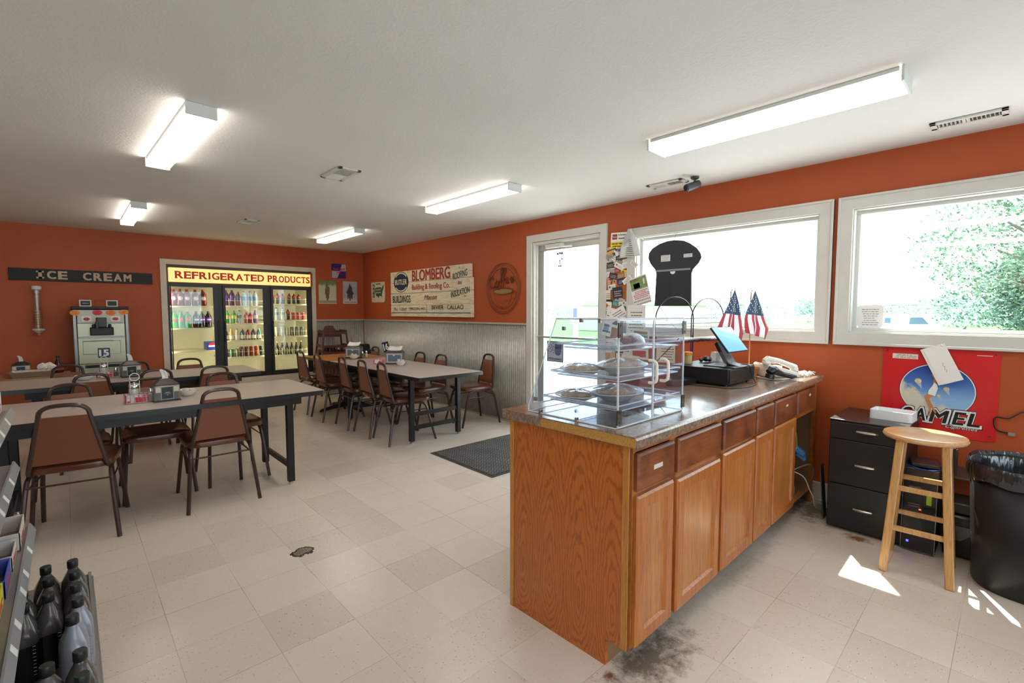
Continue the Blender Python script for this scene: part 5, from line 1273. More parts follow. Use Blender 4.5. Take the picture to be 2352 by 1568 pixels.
o, w, h, f = flat_sign('hunting_picture', 'smaller picture of a horseman in snowy hills, right of the pair on the far wall', 'picture', 3.563, 3.826, 1.497, 1.892, picture_mat('horseman_print', '#a9adb8', '#a5a3a8', '#cfcaca', '#3c3a44'), 'hunting pictures')
b = B(); rect(b, f, -w/2+.006, w/2-.006, -h/2+.006, -h/2+.05, 0, .0006); b.done('caption_strip', M('frame_white', ''), o)
text('WINCHESTER', .1, lambda u, v, q: f(u, v-h/2+.028, q+.0008), M('caption_red', '#a8393a', .5), 'caption', o, w=.22, h=.026, bold=.002)
b = B(); b.prism([(-.03, .10), (.01, .14), (.04, .10), (.045, .03), (.08, -.02), (.05, -.04), (.045, -.12), (.02, -.12), (.01, -.05), (-.03, -.05), (-.04, -.12), (-.06, -.12), (-.055, -.02), (-.08, .0), (-.06, .04)], lambda u, v, q: f(u*.9, v*.9+.0, q), .0006); b.done('figure', M('fig_dark', '#3a3b40', .6, var=.4, vs=50), o)
CARDS = [
 ('white business card at the left edge, top part of the cork board', '#e8e2e0', 2.781, 1.976, 0.059, 0.027, 5),
 ('red business card at the left side, top part of the cork board', '#c0282c', 2.74, 1.98, 0.039, 0.025, -10),
 ('blue and pink business card at the centre, top part of the cork board', '#3a3f9a', 2.678, 1.966, 0.082, 0.032, 35),
 ('dark business card at the left edge, top part of the cork board', '#3a3434', 2.761, 1.958, 0.085, 0.022, 12),
 ('yellow business card at the left edge, top part of the cork board', '#e6b848', 2.767, 1.932, 0.091, 0.038, 12),
 ('pale grey business card at the centre, upper part of the cork board', '#cfc8c2', 2.674, 1.923, 0.07, 0.027, -10),
 ('white business card at the left side, upper part of the cork board', '#ece8e6', 2.725, 1.901, 0.058, 0.081, -38),
 ('grey business card at the left edge, upper part of the cork board', '#a59a92', 2.783, 1.898, 0.079, 0.033, 0),
 ('black and red business card at the centre, upper part of the cork board', '#4a2a2e', 2.673, 1.88, 0.064, 0.033, 8),
 ('cream business card at the left edge, upper part of the cork board', '#ded6cc', 2.776, 1.865, 0.085, 0.039, 4),
 ('blue striped business card at the centre, upper part of the cork board', '#56607e', 2.66, 1.85, 0.057, 0.026, -8),
 ('white business card at the right side, upper part of the cork board', '#efebea', 2.591, 1.842, 0.08, 0.042, 12),
 ('black and green business card at the left edge, upper middle part of the cork board', '#33392f', 2.775, 1.816, 0.095, 0.051, 8),
 ('pale blue business card at the left side, upper part of the cork board', '#b8c4d6', 2.711, 1.841, 0.045, 0.027, 15),
 ('tan business card at the centre, upper part of the cork board', '#b39a7c', 2.656, 1.828, 0.045, 0.032, -8),
 ('white business card at the centre, upper middle part of the cork board', '#f0eeec', 2.672, 1.798, 0.096, 0.043, -25),
 ('white business card at the right side, upper middle part of the cork board', '#eeeae8', 2.603, 1.801, 0.056, 0.053, 10),
 ('pale business card at the right side, upper middle part of the cork board', '#e9e4e0', 2.505, 1.809, 0.078, 0.039, -40),
 ('cream striped business card at the right side, upper middle part of the cork board', '#ded5cb', 2.553, 1.779, 0.055, 0.074, 2),
 ('grey business card at the left edge, upper middle part of the cork board', '#b9b2ac', 2.768, 1.763, 0.085, 0.043, 0),
 ('red and white business card at the centre, upper middle part of the cork board', '#b5343c', 2.7, 1.759, 0.048, 0.035, 6),
 ('yellow business card at the right side, upper middle part of the cork board', '#efd02f', 2.601, 1.729, 0.093, 0.05, -12),
 ('brown business card at the centre, middle part of the cork board', '#a86f3c', 2.657, 1.708, 0.083, 0.051, 8),
 ('white business card at the left edge, upper middle part of the cork board', '#e9e6e6', 2.83, 1.721, 0.101, 0.044, 5),
 ('black business card at the left side, middle part of the cork board', '#2e2c2e', 2.738, 1.707, 0.084, 0.051, -12),
 ('pink business card at the right side, middle part of the cork board', '#d9b0a2', 2.564, 1.698, 0.074, 0.037, -20),
 ('white business card at the right side, middle part of the cork board', '#efeceb', 2.578, 1.662, 0.093, 0.043, 35),
 ('peach business card at the left edge, middle part of the cork board', '#e8a48a', 2.813, 1.678, 0.06, 0.027, 0),
 ('grey photo business card at the left edge, middle part of the cork board', '#8a8480', 2.829, 1.649, 0.067, 0.038, 3),
 ('dark business card at the left side, middle part of the cork board', '#3c3a44', 2.753, 1.665, 0.072, 0.033, 15),
 ('orange business card at the left side, middle part of the cork board', '#f08a55', 2.707, 1.641, 0.071, 0.043, -20),
 ('navy business card at the centre, middle part of the cork board', '#2f2f58', 2.656, 1.649, 0.07, 0.054, 10),
 ('peach tilted business card at the left edge, middle part of the cork board, lower one', '#ee9a78', 2.786, 1.644, 0.033, 0.044, 0),
 ('white business card at the left side, lower part of the cork board', '#e5e2e4', 2.752, 1.599, 0.079, 0.044, 12),
 ('black collage business card at the centre, lower part of the cork board', '#3b3440', 2.686, 1.543, 0.161, 0.097, 6),
 ('cream business card at the left edge, lower part of the cork board', '#dfd8ce', 2.794, 1.524, 0.05, 0.082, 0),
 ('striped business card at the centre, lowest part of the cork board', '#c5bfbd', 2.66, 1.467, 0.102, 0.049, -25),
 ('dark brown business card at the left edge, lowest part of the cork board', '#3a2a26', 2.796, 1.452, 0.093, 0.039, 2),
 ('teal business card at the left side, lowest part of the cork board', '#3a8f8e', 2.711, 1.438, 0.059, 0.049, -15),
 ('white business card at the left edge, lowest part of the cork board', '#efecea', 2.795, 1.408, 0.067, 0.083, -8),
 ('white business card at the right side, lowest part of the cork board', '#e9e6e4', 2.64, 1.434, 0.057, 0.032, 0),
 ('teal business card at the right side, lowest part of the cork board', '#2f7c80', 2.627, 1.407, 0.056, 0.022, -10),
 ('pale business card at the right side, lowest part of the cork board', '#e3dfdb', 2.596, 1.433, 0.056, 0.037, -15),
]
# ------------------------------------------------------------ right wall signs
INK = M('ink_dark', '#3a3a40', .6); INKR = M('ink_red', '#b0303a', .6)
def wallthing(name, label, cat, x, y, z, grp=None, rot=0):
    o = thing(name, label, cat, (x, y, z), 0, grp)
    c, s_ = math.cos(R_(rot)), math.sin(R_(rot))
    return o, (lambda u, v, w: (-w, -(u*c-v*s_), u*s_+v*c))
def wpoly(fn, pts, w0, w1, name, mat, parent, b=None):
    bb = b or B(); bb.prism(pts, lambda u, v, q: fn(u, v, w0+q), w1-w0)
    return bb if b else bb.done(name, mat, parent)
def lines(fn, x0, x1, z0, z1, n, mat, parent, name='printed_lines', frac=.45, seed=1, w=.0022):
    rr = random.Random(seed); b = B()
    for i in range(n):
        z = z1-(z1-z0)*(i+.5)/n; h = (z1-z0)/n*frac; k = rr.uniform(.6, 1); x = x0+(x1-x0)*(1-k)*.5
        while x < x1-(x1-x0)*(1-k)*.5-.002:
            l = min(rr.uniform(.006, .022), x1-x); rect(b, fn, x, x+l, z-h/2, z+h/2, w-.0004, w); x += l+.004
    if b.v: return b.done(name, mat, parent)
# big weathered plank sign
def sign_mat():
    t = NT('weathered_cream_paint'); p = t.coord(); n = t.noise(t.mapv(p, (1, 1.2, 8)), 6, 5, .65); n2 = t.noise(p, 22, 5, .7)
    c = t.ramp(n, [(.3, '#cfb78e'), (.5, '#e6dabb'), (.7, '#efe5ca')]); c = t.mix(t.ramp(n2, [(.62, (0, 0, 0, 1)), (.72, (.7, .7, .7, 1))]), c, hx('#8a6238')); t.set(Base_Color=c, Roughness=.6); return t.m
bs = thing('painted_plank_sign', 'big weathered cream plank sign reading BLOMBERG Building and Roofing Co.', 'sign', (3.948, 6.02, 1.636))
SGM = sign_mat(); NAVY = M('paint_navy', '#1e2d4a', .6); RED = M('paint_red', '#a8211f', .6); BLK = M('paint_black', '#1c1a1c', .6); BLU = M('paint_blue', '#2a4f7e', .6)
F0 = lambda u, v, w: (-w, -u, v)
for z0, z1, dx in ((1.282, 1.333, 0), (1.335, 1.459, .0), (1.462, 1.643, 0), (1.647, 1.815, 0), (1.819, 1.995, -.03)):
    B().box(-.045, -.001, -1.075-dx, 1.065, z0-1.636, z1-1.636).done('plank', SGM, bs, bev=.003)
def st(txt, y0, y1, z0, z1, mat, bold=0, shear=0, slope=0, nm='painted_lettering'):
    cy, cz = (y0+y1)/2-6.02, (z0+z1)/2-1.636; W_ = y0-y1
    return text(txt, .2, lambda u, v, w: (-.0465-w, cy-u, cz+v+slope*u), mat, nm, bs, w=W_, h=z1-z0, bold=bold, shear=shear)
st('BLOMBERG', 6.412, 5.425, 1.825, 1.985, RED, .006)
st('Building & Roofing Co.', 6.42, 5.435, 1.668, 1.772, RED, .003)
st('Macon', 6.08, 5.75, 1.535, 1.605, M('paint_maroon', '#7e2320', .6), .002, .3)
st('BUILDINGS', 7.015, 6.47, 1.50, 1.61, BLK, .004)
st('ROOFING', 5.355, 5.03, 1.815, 1.905, NAVY, .002, 0, .16); st('And', 5.245, 5.145, 1.727, 1.785, NAVY, 0, .3, .1)
st('INSULATION', 5.40, 4.985, 1.58, 1.665, NAVY, .003, 0, .16)
st('Pho. 1-2540', 6.985, 6.59, 1.372, 1.42, BLK, .001, .15); st('MACON, MO.', 6.50, 6.035, 1.378, 1.422, BLK, .002); st('BEVIER \u00b7 CALLAO', 5.88, 5.12, 1.39, 1.45, BLK, .003)
st('"', 5.22, 5.19, 1.945, 1.965, BLK); st('"', 5.10, 5.07, 1.555, 1.575, BLK)
b = B(); f = lambda u, v, w: (-.0465-w, 6.75-6.02-u, 1.826-1.636+v)
disc(b, f, 0, 0, .225, .163, 0, .001, 48); o = b.done('round_emblem', NAVY, bs)
b = B()
for a0, a1 in ((R_(35), R_(145)), (R_(215), R_(325))):
    pts = [(.212*math.cos(a0+(a1-a0)*i/24), .152*math.sin(a0+(a1-a0)*i/24)) for i in range(25)]; pts += [(.190*math.cos(a1+(a0-a1)*i/24), .132*math.sin(a1+(a0-a1)*i/24)) for i in range(25)]
    b.prism(pts, lambda u, v, w: f(u, v, .0011+w), .0006)
CRP = M('paint_cream', '#e0d5b8', .6); b.done('emblem_arcs', CRP, bs)
b = B(); rect(b, f, -.205, .205, -.052, .05, .001, .0013); b.done('emblem_band', NAVY, bs)
text('BUTLER', .2, lambda u, v, w: f(u, v, .0016+w), CRP, 'painted_lettering', bs, w=.36, h=.08, bold=.006)
b = B(); g = lambda u, v, w: (-.0465-w, -u, v)
rect(b, g, -1.05, 1.05, 1.336-1.636, 1.345-1.636, 0, .001); rect(b, g, .005, .012, 1.345-1.636, 1.455-1.636, 0, .001); rect(b, g, -1.05, 1.05, 1.644-1.636, 1.648-1.636, 0, .001); b.done('painted_rules', BLU, bs)
# green map sign
o, f = wallthing('map_sign', 'small cream sign with a green map of the country beside the room corner', 'sign', 3.948, 7.605, 1.69)
wpoly(f, [(-.23, -.17), (-.19, -.165), (-.15, -.175), (-.1, -.17), (.2, -.172), (.24, -.15), (.245, .0), (.24, .175), (-.2, .178), (-.245, .17), (-.24, 0)], .001, .006, 'panel', M('cream_metal', '#d8ccb0', .5, var=.1, vs=20), o)
GD = M('map_green', '#2c5a3c', .5)
wpoly(f, [(-.09, .08), (.10, .09), (.13, .06), (.17, .10), (.2, .13), (.21, .09), (.17, .02), (.14, -.04), (.15, -.1), (.12, -.07), (.05, -.06), (.03, -.1), (-.01, -.07), (-.06, -.06), (-.1, 0), (-.11, .05)], .006, .007, 'map_shape', GD, o)
b = B(); rect(b, f, -.19, -.12, -.09, .14, .006, .007); b.done('side_band', GD, o); 
for i, ch in enumerate('NFO'): text(ch, .05, lambda u, v, w, i=i: f(-.155+u, .10-.075*i+v, .0075+w), CRP, 'lettering', o, w=.035, h=.05, bold=.002)
text('MEMBER', .05, lambda u, v, w: f(.02+u, .145+v, .0065+w), GD, 'lettering', o, w=.17, h=.02, bold=.002)
text('COLLECTIVE', .05, lambda u, v, w: f(.02+u, .045+v, .0075+w), CRP, 'lettering', o, w=.19, h=.022, bold=.002); text('BARGAINING', .05, lambda u, v, w: f(.02+u, -.005+v, .0075+w), CRP, 'lettering', o, w=.18, h=.022, bold=.002)
# coffee wire art
o, f = wallthing('coffee_wall_art', 'oval copper wire wall art with a coffee cup and the word coffee', 'wall art', 3.949, 4.366, 1.643)
COP = M('copper_wire', '#7e4a33', .4, .6)
for rx, rz, t, w in ((.308, .31, .004, .012), (.285, .288, .003, .01), (.25, .252, .004, .012)):
    b = B(); ring(b, f, 0, 0, rx, rz, t, w, 64); b.done('oval_ring', COP, o, smooth=True)
b = B(); disc(b, f, 0, -.036, .165, .03, .008, .014, 40); b.done('cup_surface', M('brass_plate', '#a08a58', .35, .5), o, smooth=True)
b = B(); ring(b, f, 0, -.032, .178, .038, .004, .012); b.tube([f(-.178, -.035, .012), f(-.15, -.13, .012), f(-.09, -.21, .012), f(0, -.24, .012), f(.09, -.21, .012), f(.15, -.13, .012), f(.178, -.035, .012)], .003, 5)
b.tube([f(.17, -.05, .012), f(.22, -.04, .012), f(.245, -.07, .012), f(.235, -.11, .012), f(.19, -.13, .012), f(.14, -.13, .012)], .003, 5)
for i in range(9):
    x = -.14+.035*i; b.tube([f(x, -.07-abs(x)*.1, .010), f(x*.6+.03, -.14, .01), f(x*.5-.02, -.21+abs(x)*.35, .010)], .0014, 4)
b.done('cup_wires', COP, o, smooth=True)
def script(pts, n=5, t=.007): return B().tube(smoothpath([f(u, v, .014) for u, v in pts], n), t, 6)
for i, pts in enumerate(([(-.17, .12), (-.20, .15), (-.24, .12), (-.245, .05), (-.20, .01), (-.15, .03)], [(-.12, .09), (-.15, .06), (-.13, .02), (-.09, .03), (-.08, .07), (-.11, .10), (-.12, .08)],
    [(-.10, .05), (-.04, .12), (.0, .22), (-.01, .255), (-.035, .22), (-.04, .10), (-.05, .0), (-.09, -.01)], [(-.03, .08), (.02, .14), (.055, .22), (.045, .25), (.02, .21), (.01, .08), (.0, .0)],
    [(.03, .10), (.08, .13), (.09, .10), (.06, .08), (.07, .06), (.11, .07)], [(.13, .10), (.17, .14), (.175, .11), (.15, .09), (.16, .07), (.21, .10)])): script(pts).done('script_letter', COP, o, smooth=True)
# door decorations
o = thing('lottery_sign', 'square MO Lottery sign with a dotted swirl stuck to the lower door glass', 'sign', (XR+.085, 3.585, .905))
f = lambda u, v, w: (-w, -u, v)
b = B(); rect(b, f, -.122, .122, -.118, .118, .0, .004); b.done('border', M('sticker_navy', '#2b3450', .5), o)
b = B(); rect(b, f, -.108, .112, -.108, .108, .004, .005); b.done('face', M('sticker_grey', '#c3c6d2', .5), o)
b = B(); disc(b, f, .045, .01, .05, .055, .005, .006); rect(b, f, .0, .1, .03, .09, .005, .006); b.done('mountain_mark', M('sticker_blue', '#3a4a78', .5), o)
b = B()
for i in range(14):
    a = i*2.4; r_ = .012+.0042*i; rect(b, f, -.045+r_*math.cos(a)-.007, -.045+r_*math.cos(a)+.007, .035+r_*math.sin(a)-.007, .035+r_*math.sin(a)+.007, .006, .007)
b.done('dots', M('sticker_brown', '#7a4a3a', .5), o)
text('MOLottery', .05, lambda u, v, w: f(u, v-.085, .006+w), INK, 'lettering', o, w=.19, h=.03, bold=.002)
o = thing('door_ornament', 'purple bead ornament with a dark ring hanging from the door closer', 'ornament', (XR-.035, 3.42, 2.055))
b = B(); b.tube([(0, 0, 0), (0, 0, -.06)], .0015, 5); ring(b, lambda u, v, w: (0, -u, v), .03, -.115, .045, .045, .0025, 0, 24); b.tube([(0, 0, -.06), (0, 0, -.2)], .0015, 5); b.tube([(0, -.03, -.07), (0, -.03, -.12)], .001, 4); b.done('hanging_wire', M('dark_bronze', '#4a3f44', .4, .5), o)
PUR2 = M('purple_bead', '#7a3f8a', .3)
for y, z, r_ in ((-.03, -.07, .014), (.03, -.072, .013), (0, -.065, .011), (0, -.15, .009), (.012, -.205, .010), (-.014, -.205, .010), (-.03, -.13, .01), (0, -.17, .008)): B().sph((0, y, z), r_, 10).done('bead', PUR2 if z > -.18 else INK, o, smooth=True)
# cork board, posters, business cards
r = thing('cork_board', 'tall narrow cork board covered in business cards between the door and the window', 'notice board', (XR-.001, 2.672, 1.49))
B().box(-.012, 0, -.142, .145, -.50, .50).done('cork', M('cork', '#a56a3c', .9, var=.25, vs=90), r)
CM = {}
rr = random.Random(5)
for i, (lbx, c, y, z, w, h, rot) in enumerate(CARDS):
    o, f = wallthing('business_card', lbx, 'business card', XR-.014-.0012*(i % 9), y, z, 'business cards on the cork board', rot)
    w, h = min(w, .1)*1.12, h*1.12
    b = B(); rect(b, f, -w/2, w/2, -h/2, h/2, 0, .0007); cd_ = b.done('card', M('card'+c, c, .6, var=.18 if 'collage' in lbx or 'dark' in lbx else 0, vs=60), o)
    dark = sum(hx(c)[:3]) < .7
    im = M('ink_pale', '#c9c6c4', .6) if dark else M('ink_mid', '#77737a', .6)
    lines(f, -w*.4, w*.4, -h*.38, h*.2, 3, im, o, 'printed_lines', .35, i, .0012)
    if i % 3 == 0:
        b = B(); disc(b, f, -w*.28, h*.1, h*.2, h*.2, .0007, .0012, 12); b.done('logo', M('logo%d' % (i % 4), ['#b0303a', '#2a4f8e', '#3a7a4a', '#d08030'][i % 4], .6), o)
def flyer(lbx, x, y, z, w, h, rot, c, blocks=(), nl=0, ink=None, bend=0):
    o, f = wallthing('flyer', lbx, 'flyer', x, y, z, 'flyers by the window', rot)
    b = B(); rect(b, f, -w/2, w/2, -h/2, h/2, 0, .0008); b.done('sheet', M('sheet'+c, c, .6), o)
    if nl: lines(f, -w*.42, w*.42, -h*.42, h*.3, nl, ink or INK, o, 'printed_lines', .3, len(lbx), .0014)
    for (u0, u1, v0, v1, cc) in blocks:
        b = B(); rect(b, f, u0*w, u1*w, v0*h, v1*h, .0008, .0013); b.done('printed_block', M('blk'+cc, cc, .6, var=.25, vs=40), o)
    return o, f
o, f = flyer('yellow and white tobacco notice sign at the top of the cork board', XR-.016, 2.675, 2.045, .20, .155, -3, '#f2efe2', ((-.5, .5, -.5, -.08, '#eed626'), (-.42, -.14, .08, .4, '#9c2a30')))
text('We Card', .03, lambda u, v, w: f(-.055+u, .037+v, .0022+w), WHITE, 'lettering', o, w=.045, h=.022)
text('No Sale Underage', .03, lambda u, v, w: f(.035+u, .052+v, .0016+w), INK, 'lettering', o, w=.10, h=.013, bold=.002); text('Access Served', .03, lambda u, v, w: f(.035+u, .022+v, .0016+w), INK, 'lettering', o, w=.09, h=.013, bold=.002)
text("DON'T PUT TOBACCO IN", .03, lambda u, v, w: f(u, -.03+v, .0016+w), INK, 'lettering', o, w=.17, h=.011, bold=.002); text('OUR PARTS', .03, lambda u, v, w: f(-.02+u, -.055+v, .0016+w), INK, 'lettering', o, w=.10, h=.011, bold=.002)
# white flyer hung by its corner, curled
o = thing('flyer', 'white flyer pinned by one corner with its top curling over, at the window casing', 'flyer', (XR-.03, 2.535, 2.0), 0, 'flyers by the window')
def fc(u, v):
    top = (0.0, .145); L = (.115+.0, -.13); Rr = (-.112, -.122)
    yy = (1-v)*(top[0]+ (u-.5)*-.01)+v*(L[0]+(Rr[0]-L[0])*u); bul = .02*math.sin(v*PI)*(1 if u > .5 else -1)*abs(u-.5)*2
    return (-.012-.03*math.sin(v*PI*.9)*(1-abs(u-.45)), yy-bul, top[1]*(1-v)+v*(L[1]+(Rr[1]-L[1])*u))
b = B(); b.grid(fc, 14, 14); b.done('sheet', M('flyer_white', '#dfdedc', .6), o, smooth=True, solid=.0008)
b = B(); b.add([(-.045, .0, .135), (-.05, .045, .04), (-.055, .075, -.02), (-.062, .02, .01), (-.06, -.028, .05), (-.05, -.025, .095)], [(0, 1, 2, 3, 4, 5)]); b.done('curled_corner', M('flyer_back', '#b9bbbb', .6), o, solid=.0008)
b = B()
for k in range(9):
    z = .03-.018*k; hw = .035+.007*k
    p = lambda y: fc(.5-(y/(2*.13)), 1)[0]
    b.add([(-.052, -hw*.2+ (.0 if k < 4 else hw*.5), z), (-.052, -hw*.75, z), (-.052, -hw*.75, z-.006), (-.052, -hw*.2+(.0 if k < 4 else hw*.5), z-.006)], [(0, 1, 2, 3)])
b.done('printed_lines', M('ink_green', '#4a6350', .6), o, solid=.0006)
B().sph((-.012, 0, .14), .006, 8).done('push_pin', INK, o)
# calendar flyer
o, f = flyer('tilted flyer with a cow and dog in a green field and tear off strips', XR-.022, 2.435, 1.555, .19, .27, 15, '#ece6e8', ((-.46, .46, .05, .46, '#7f9a5e'), (-.30, .05, .1, .28, '#3a3028')))
text('HORSEMEN', .05, lambda u, v, w: f(-.04+u, .108+v, .0016+w), INKR, 'lettering', o, w=.10, h=.018)
lines(f, -.085, .085, -.075, .005, 5, INKR, o, 'printed_lines', .4, 4, .0018)
b = B()
for i in range(12):
    for j in range(2): rect(b, f, -.087+.0148*i, -.087+.0148*i+.006, -.10-.03*j, -.085-.03*j, .0008, .0016)
b.done('tear_off_strips', INK, o)
b = B(); b.prism([(.05, .05), (.065, .05), (.07, .09), (.06, .11), (.05, .09)], lambda u, v, w: f(u, v, .0014+w), .0005); b.done('dog_picture', WHITE, o)
fl = [
 ('white flyer overlapping below the cards with a dark photo', 2.74, 1.30, .16, .18, -14, '#e8e5e4', ((.0, .45, -.35, .15, '#3f3f44'),), 4),
 ('tilted white sheet headed in script below the cards', 2.68, 1.335, .19, .10, 28, '#eeeceb', (), 3),
 ('grey photo flyer tilted left in the middle below the cork board', 2.60, 1.225, .13, .20, 20, '#dcdcdd', ((-.38, .38, -.4, .42, '#85868c'),), 0),
 ('white flyer with a blue picture at the left below the cork board', 2.80, 1.20, .11, .17, -10, '#e9e7e6', ((-.35, .2, -.25, .2, '#7fa8c8'),), 2),
 ('tall white notice behind the grey photo flyer', 2.47, 1.28, .20, .28, 0, '#e7e5e4', ((-.1, .4, -.48, -.3, '#6a6a6e'),), 7),
 ('flyer with green title and red stamp, under the window corner', 2.42, 1.12, .19, .15, -4, '#e4e6d8', ((-.38, .38, .18, .36, '#8a7a3a'), (-.42, .42, -.02, .14, '#5f9a90'), (-.3, .3, -.4, -.22, '#b83a42')), 0),
 ('striped pink paper behind the case hinge', 2.60, 1.085, .18, .14, 14, '#d6c6c8', (), 6),
 ('GARAGE sale flyer with colour drawings, left end of the lower row', 2.795, .955, .17, .25, -1, '#efe6d2', ((-.45, .2, -.42, -.02, '#c8824a'), (.22, .46, -.45, .0, '#d8b42a')), 0),
 ('black and white raffle flyer, middle of the lower row', 2.62, .985, .17, .17, 1, '#e6e4da', ((-.48, .0, -.2, .3, '#2c3448'), (-.3, .0, -.45, -.22, '#d8a83a')), 3),
 ('carnival flyer with red oval banner, right of the lower row', 2.435, .985, .185, .16, 2, '#dce4dc', ((-.45, .45, .1, .42, '#6fa89a'), (-.42, .36, -.36, .02, '#b8303a')), 0),
 ('cream flyer with small food photos at the bottom of the lower row', 2.53, .89, .20, .10, -3, '#e9e0cc', ((.1, .3, -.4, .1, '#6a3a2c'), (.36, .48, -.35, -.02, '#8a3428')), 3),
 ('cream NOW OPEN poster with black text, right of the carnival flyer', 2.17, 1.045, .185, .30, 0, '#e6dcc0', (), 0)]
for i, (lbx, y, z, w, h, rot, c, bl, nl) in enumerate(fl):
    o, f = flyer(lbx, XR-.004-.0022*((i*3) % 8) if z < 1.1 else XR-.02-.002*i, y, z, w, h, rot, c, bl, nl)
    if 'GARAGE' in lbx: text('GARAGE', .05, lambda u, v, w_: f(u, .085+v, .0016+w_), INKR, 'lettering', o, w=.13, h=.03, bold=.003)
    if 'NOW OPEN' in lbx:
        text('NOW OPEN', .05, lambda u, v, w_: f(u, .125+v, .0016+w_), INK, 'lettering', o, w=.15, h=.02, bold=.002); lines(f, -.05, .08, -.13, .08, 9, INK, o, 'printed_lines', .3, 9, .0016)
    if 'raffle' in lbx: text('QUIRK', .05, lambda u, v, w_: f(.03+u, .02+v, .0018+w_), INK, 'lettering', o, w=.075, h=.03, bold=.002)
# shield board hanging in the window
o = thing('shield_board', 'large dark shield shaped board with two labels hanging in the left window', 'board', (3.88, 2.078, 1.70))
SP = [(2.07, 1.978), (1.99, 1.965), (1.935, 1.938), (1.87, 1.89), (1.838, 1.845), (1.828, 1.81), (1.851, 1.765), (1.90, 1.716), (1.912, 1.68), (1.905, 1.406), (2.248, 1.410), (2.238, 1.69), (2.25, 1.732), (2.30, 1.79), (2.323, 1.84), (2.318, 1.885), (2.285, 1.925), (2.213, 1.96), (2.14, 1.976)]
BD = M('board_slate', '#2c3038', .55)
f = lambda u, v, w: (-w, -u, v)
wpoly(f, [(2.078-y, z-1.70) for y, z in SP], -.004, .004, 'board', BD, o)
b = B(); b.prism([(-.17, -.292), (.172, -.294), (.158, .01), (-.158, .01)], lambda u, v, w: f(u, v, .004+w), .006); b.done('pocket', M('board_pocket', '#262a32', .5), o)
b = B(); rect(b, f, -.158, .16, .012, .028, .004, .012); b.done('clip_strip', M('clip_grey', '#8d8f92', .4), o)
b = B(); disc(b, f, -.0, .008, .024, .024, .010, .0115, 16, PI, 2*PI); b.done('finger_notch', WHITE, o)
for u0, u1, v0, v1 in ((-.118, -.03, .10, .155), (.095, .172, .12, .15)):
    b = B(); rect(b, f, u0, u1, v0, v1, .004, .0055); l = b.done('paper_label', PAP, o); lines(f, u0+.005, u1-.005, v0+.003, v1-.002, 4 if v0 < .11 else 2, M('ink_mid', ''), l, 'printed_lines', .3, 2, .0062)
b = B(); b.tube([(.0, 0, .275), (.03, .0, .33), (.07, 0, .36)], .0015, 4); b.done('hanging_wire', INK, o)
for y in (2.44, 1.99): solo(B().tube([(0, 0, .03), (0, -.004, .0), (-.012, 0, -.006), (-.014, 0, .008)], .002, 5), 'ceiling_hook', 'thin metal hook under the window head, %s of two' % ('left' if y > 2.2 else 'right'), 'hook', CHROME, 'window hooks').location = (XR+.03, y, 2.035)
cable('hanging_string', 'thin cord hanging down from the shield board towards the magazine rack', [(3.876, 2.20, 1.41), (3.80, 2.08, 1.30), (3.70, 1.92, 1.19)], .0015)
# stickers on window 1 and window 2 glass
o = thing('window_notice', 'white paper notice taped in the lower left corner of the right window', 'notice', (XR+.088, .70, 1.32))
f = lambda u, v, w: (-w, -u, v)
b = B(); b.prism([(-.075, -.05), (-.055, -.08), (.05, -.085), (.075, -.06), (.075, .07), (.06, .085), (-.06, .08), (-.075, .07)], lambda u, v, w: f(u, v, w), .001); b.done('sheet', PAP, o); lines(f, -.05, .05, -.06, .06, 8, M('ink_mid', ''), o, 'printed_lines', .25, 6, .0022)
# ------------------------------------------------------------ cigarette poster and envelopes
o = thing('cigarette_poster', 'red metal CAMEL cigarettes sign with an oval sky picture below the right window', 'poster', (XR-.003, .327, .86))
f = lambda u, v, w: (-w, -u, v)
def rrect(x0, x1, z0, z1, r): 
    p = []
    for cx, cy, a0 in ((x1-r, z1-r, 0), (x0+r, z1-r, 90), (x0+r, z0+r, 180), (x1-r, z0+r, 270)):
        for k in range(5): a = R_(a0+k*22.5); p.append((cx+r*math.cos(a), cy+r*math.sin(a)))
    return p
b = B(); P = rrect(-.271, .272, -.272, .268, .02); b.prism(P, lambda u, v, w: f(u, v, w), .003); b.done('red_panel', M('poster_red', '#cf1c22', .28, spec=.6), o)
b = B(); disc(b, f, -.001, .004, .181, .170, .003, .0034, 64); b.done('oval_border', BLACK, o)
b = B(); disc(b, f, -.001, .004, .178, .167, .0034, .0038, 64); b.done('oval_white_line', WHITE, o)
def skym():
    t = NT('oval_sky_print'); g = t.coord('Generated'); x, y, z = t.sep(g); n = t.noise(g, 4, 4, .6)
    c = t.ramp(z, [(.0, '#9fc0de'), (.35, '#86b2de'), (.6, '#4a78bc'), (.9, '#26479a')])
    s_ = t.ma('ADD', t.ma('SUBTRACT', t.ma('ADD', t.ma('MULTIPLY', y, .9), .0), z), t.ma('MULTIPLY', t.ma('SUBTRACT', n, .5), .8))
    c = t.mix(t.ramp(s_, [(.18, (0, 0, 0, 1)), (.34, (1, 1, 1, 1))]), c, hx('#d6ccb8')); t.set(Base_Color=c, Roughness=.3); return t.m
b = B(); disc(b, f, -.001, .004, .173, .162, .0038, .0042, 64); b.done('oval_picture', skym(), o)
def cam(txt, y0, y1, z0, z1, w, mat, bold, nm, shear=.18):
    return text(txt, .1, lambda u, v, q: f(.327-(y0+y1)/2+u, (z0+z1)/2-.86+v, w+q*.2), mat, nm, o, w=y0-y1, h=z1-z0, bold=bold, shear=shear)
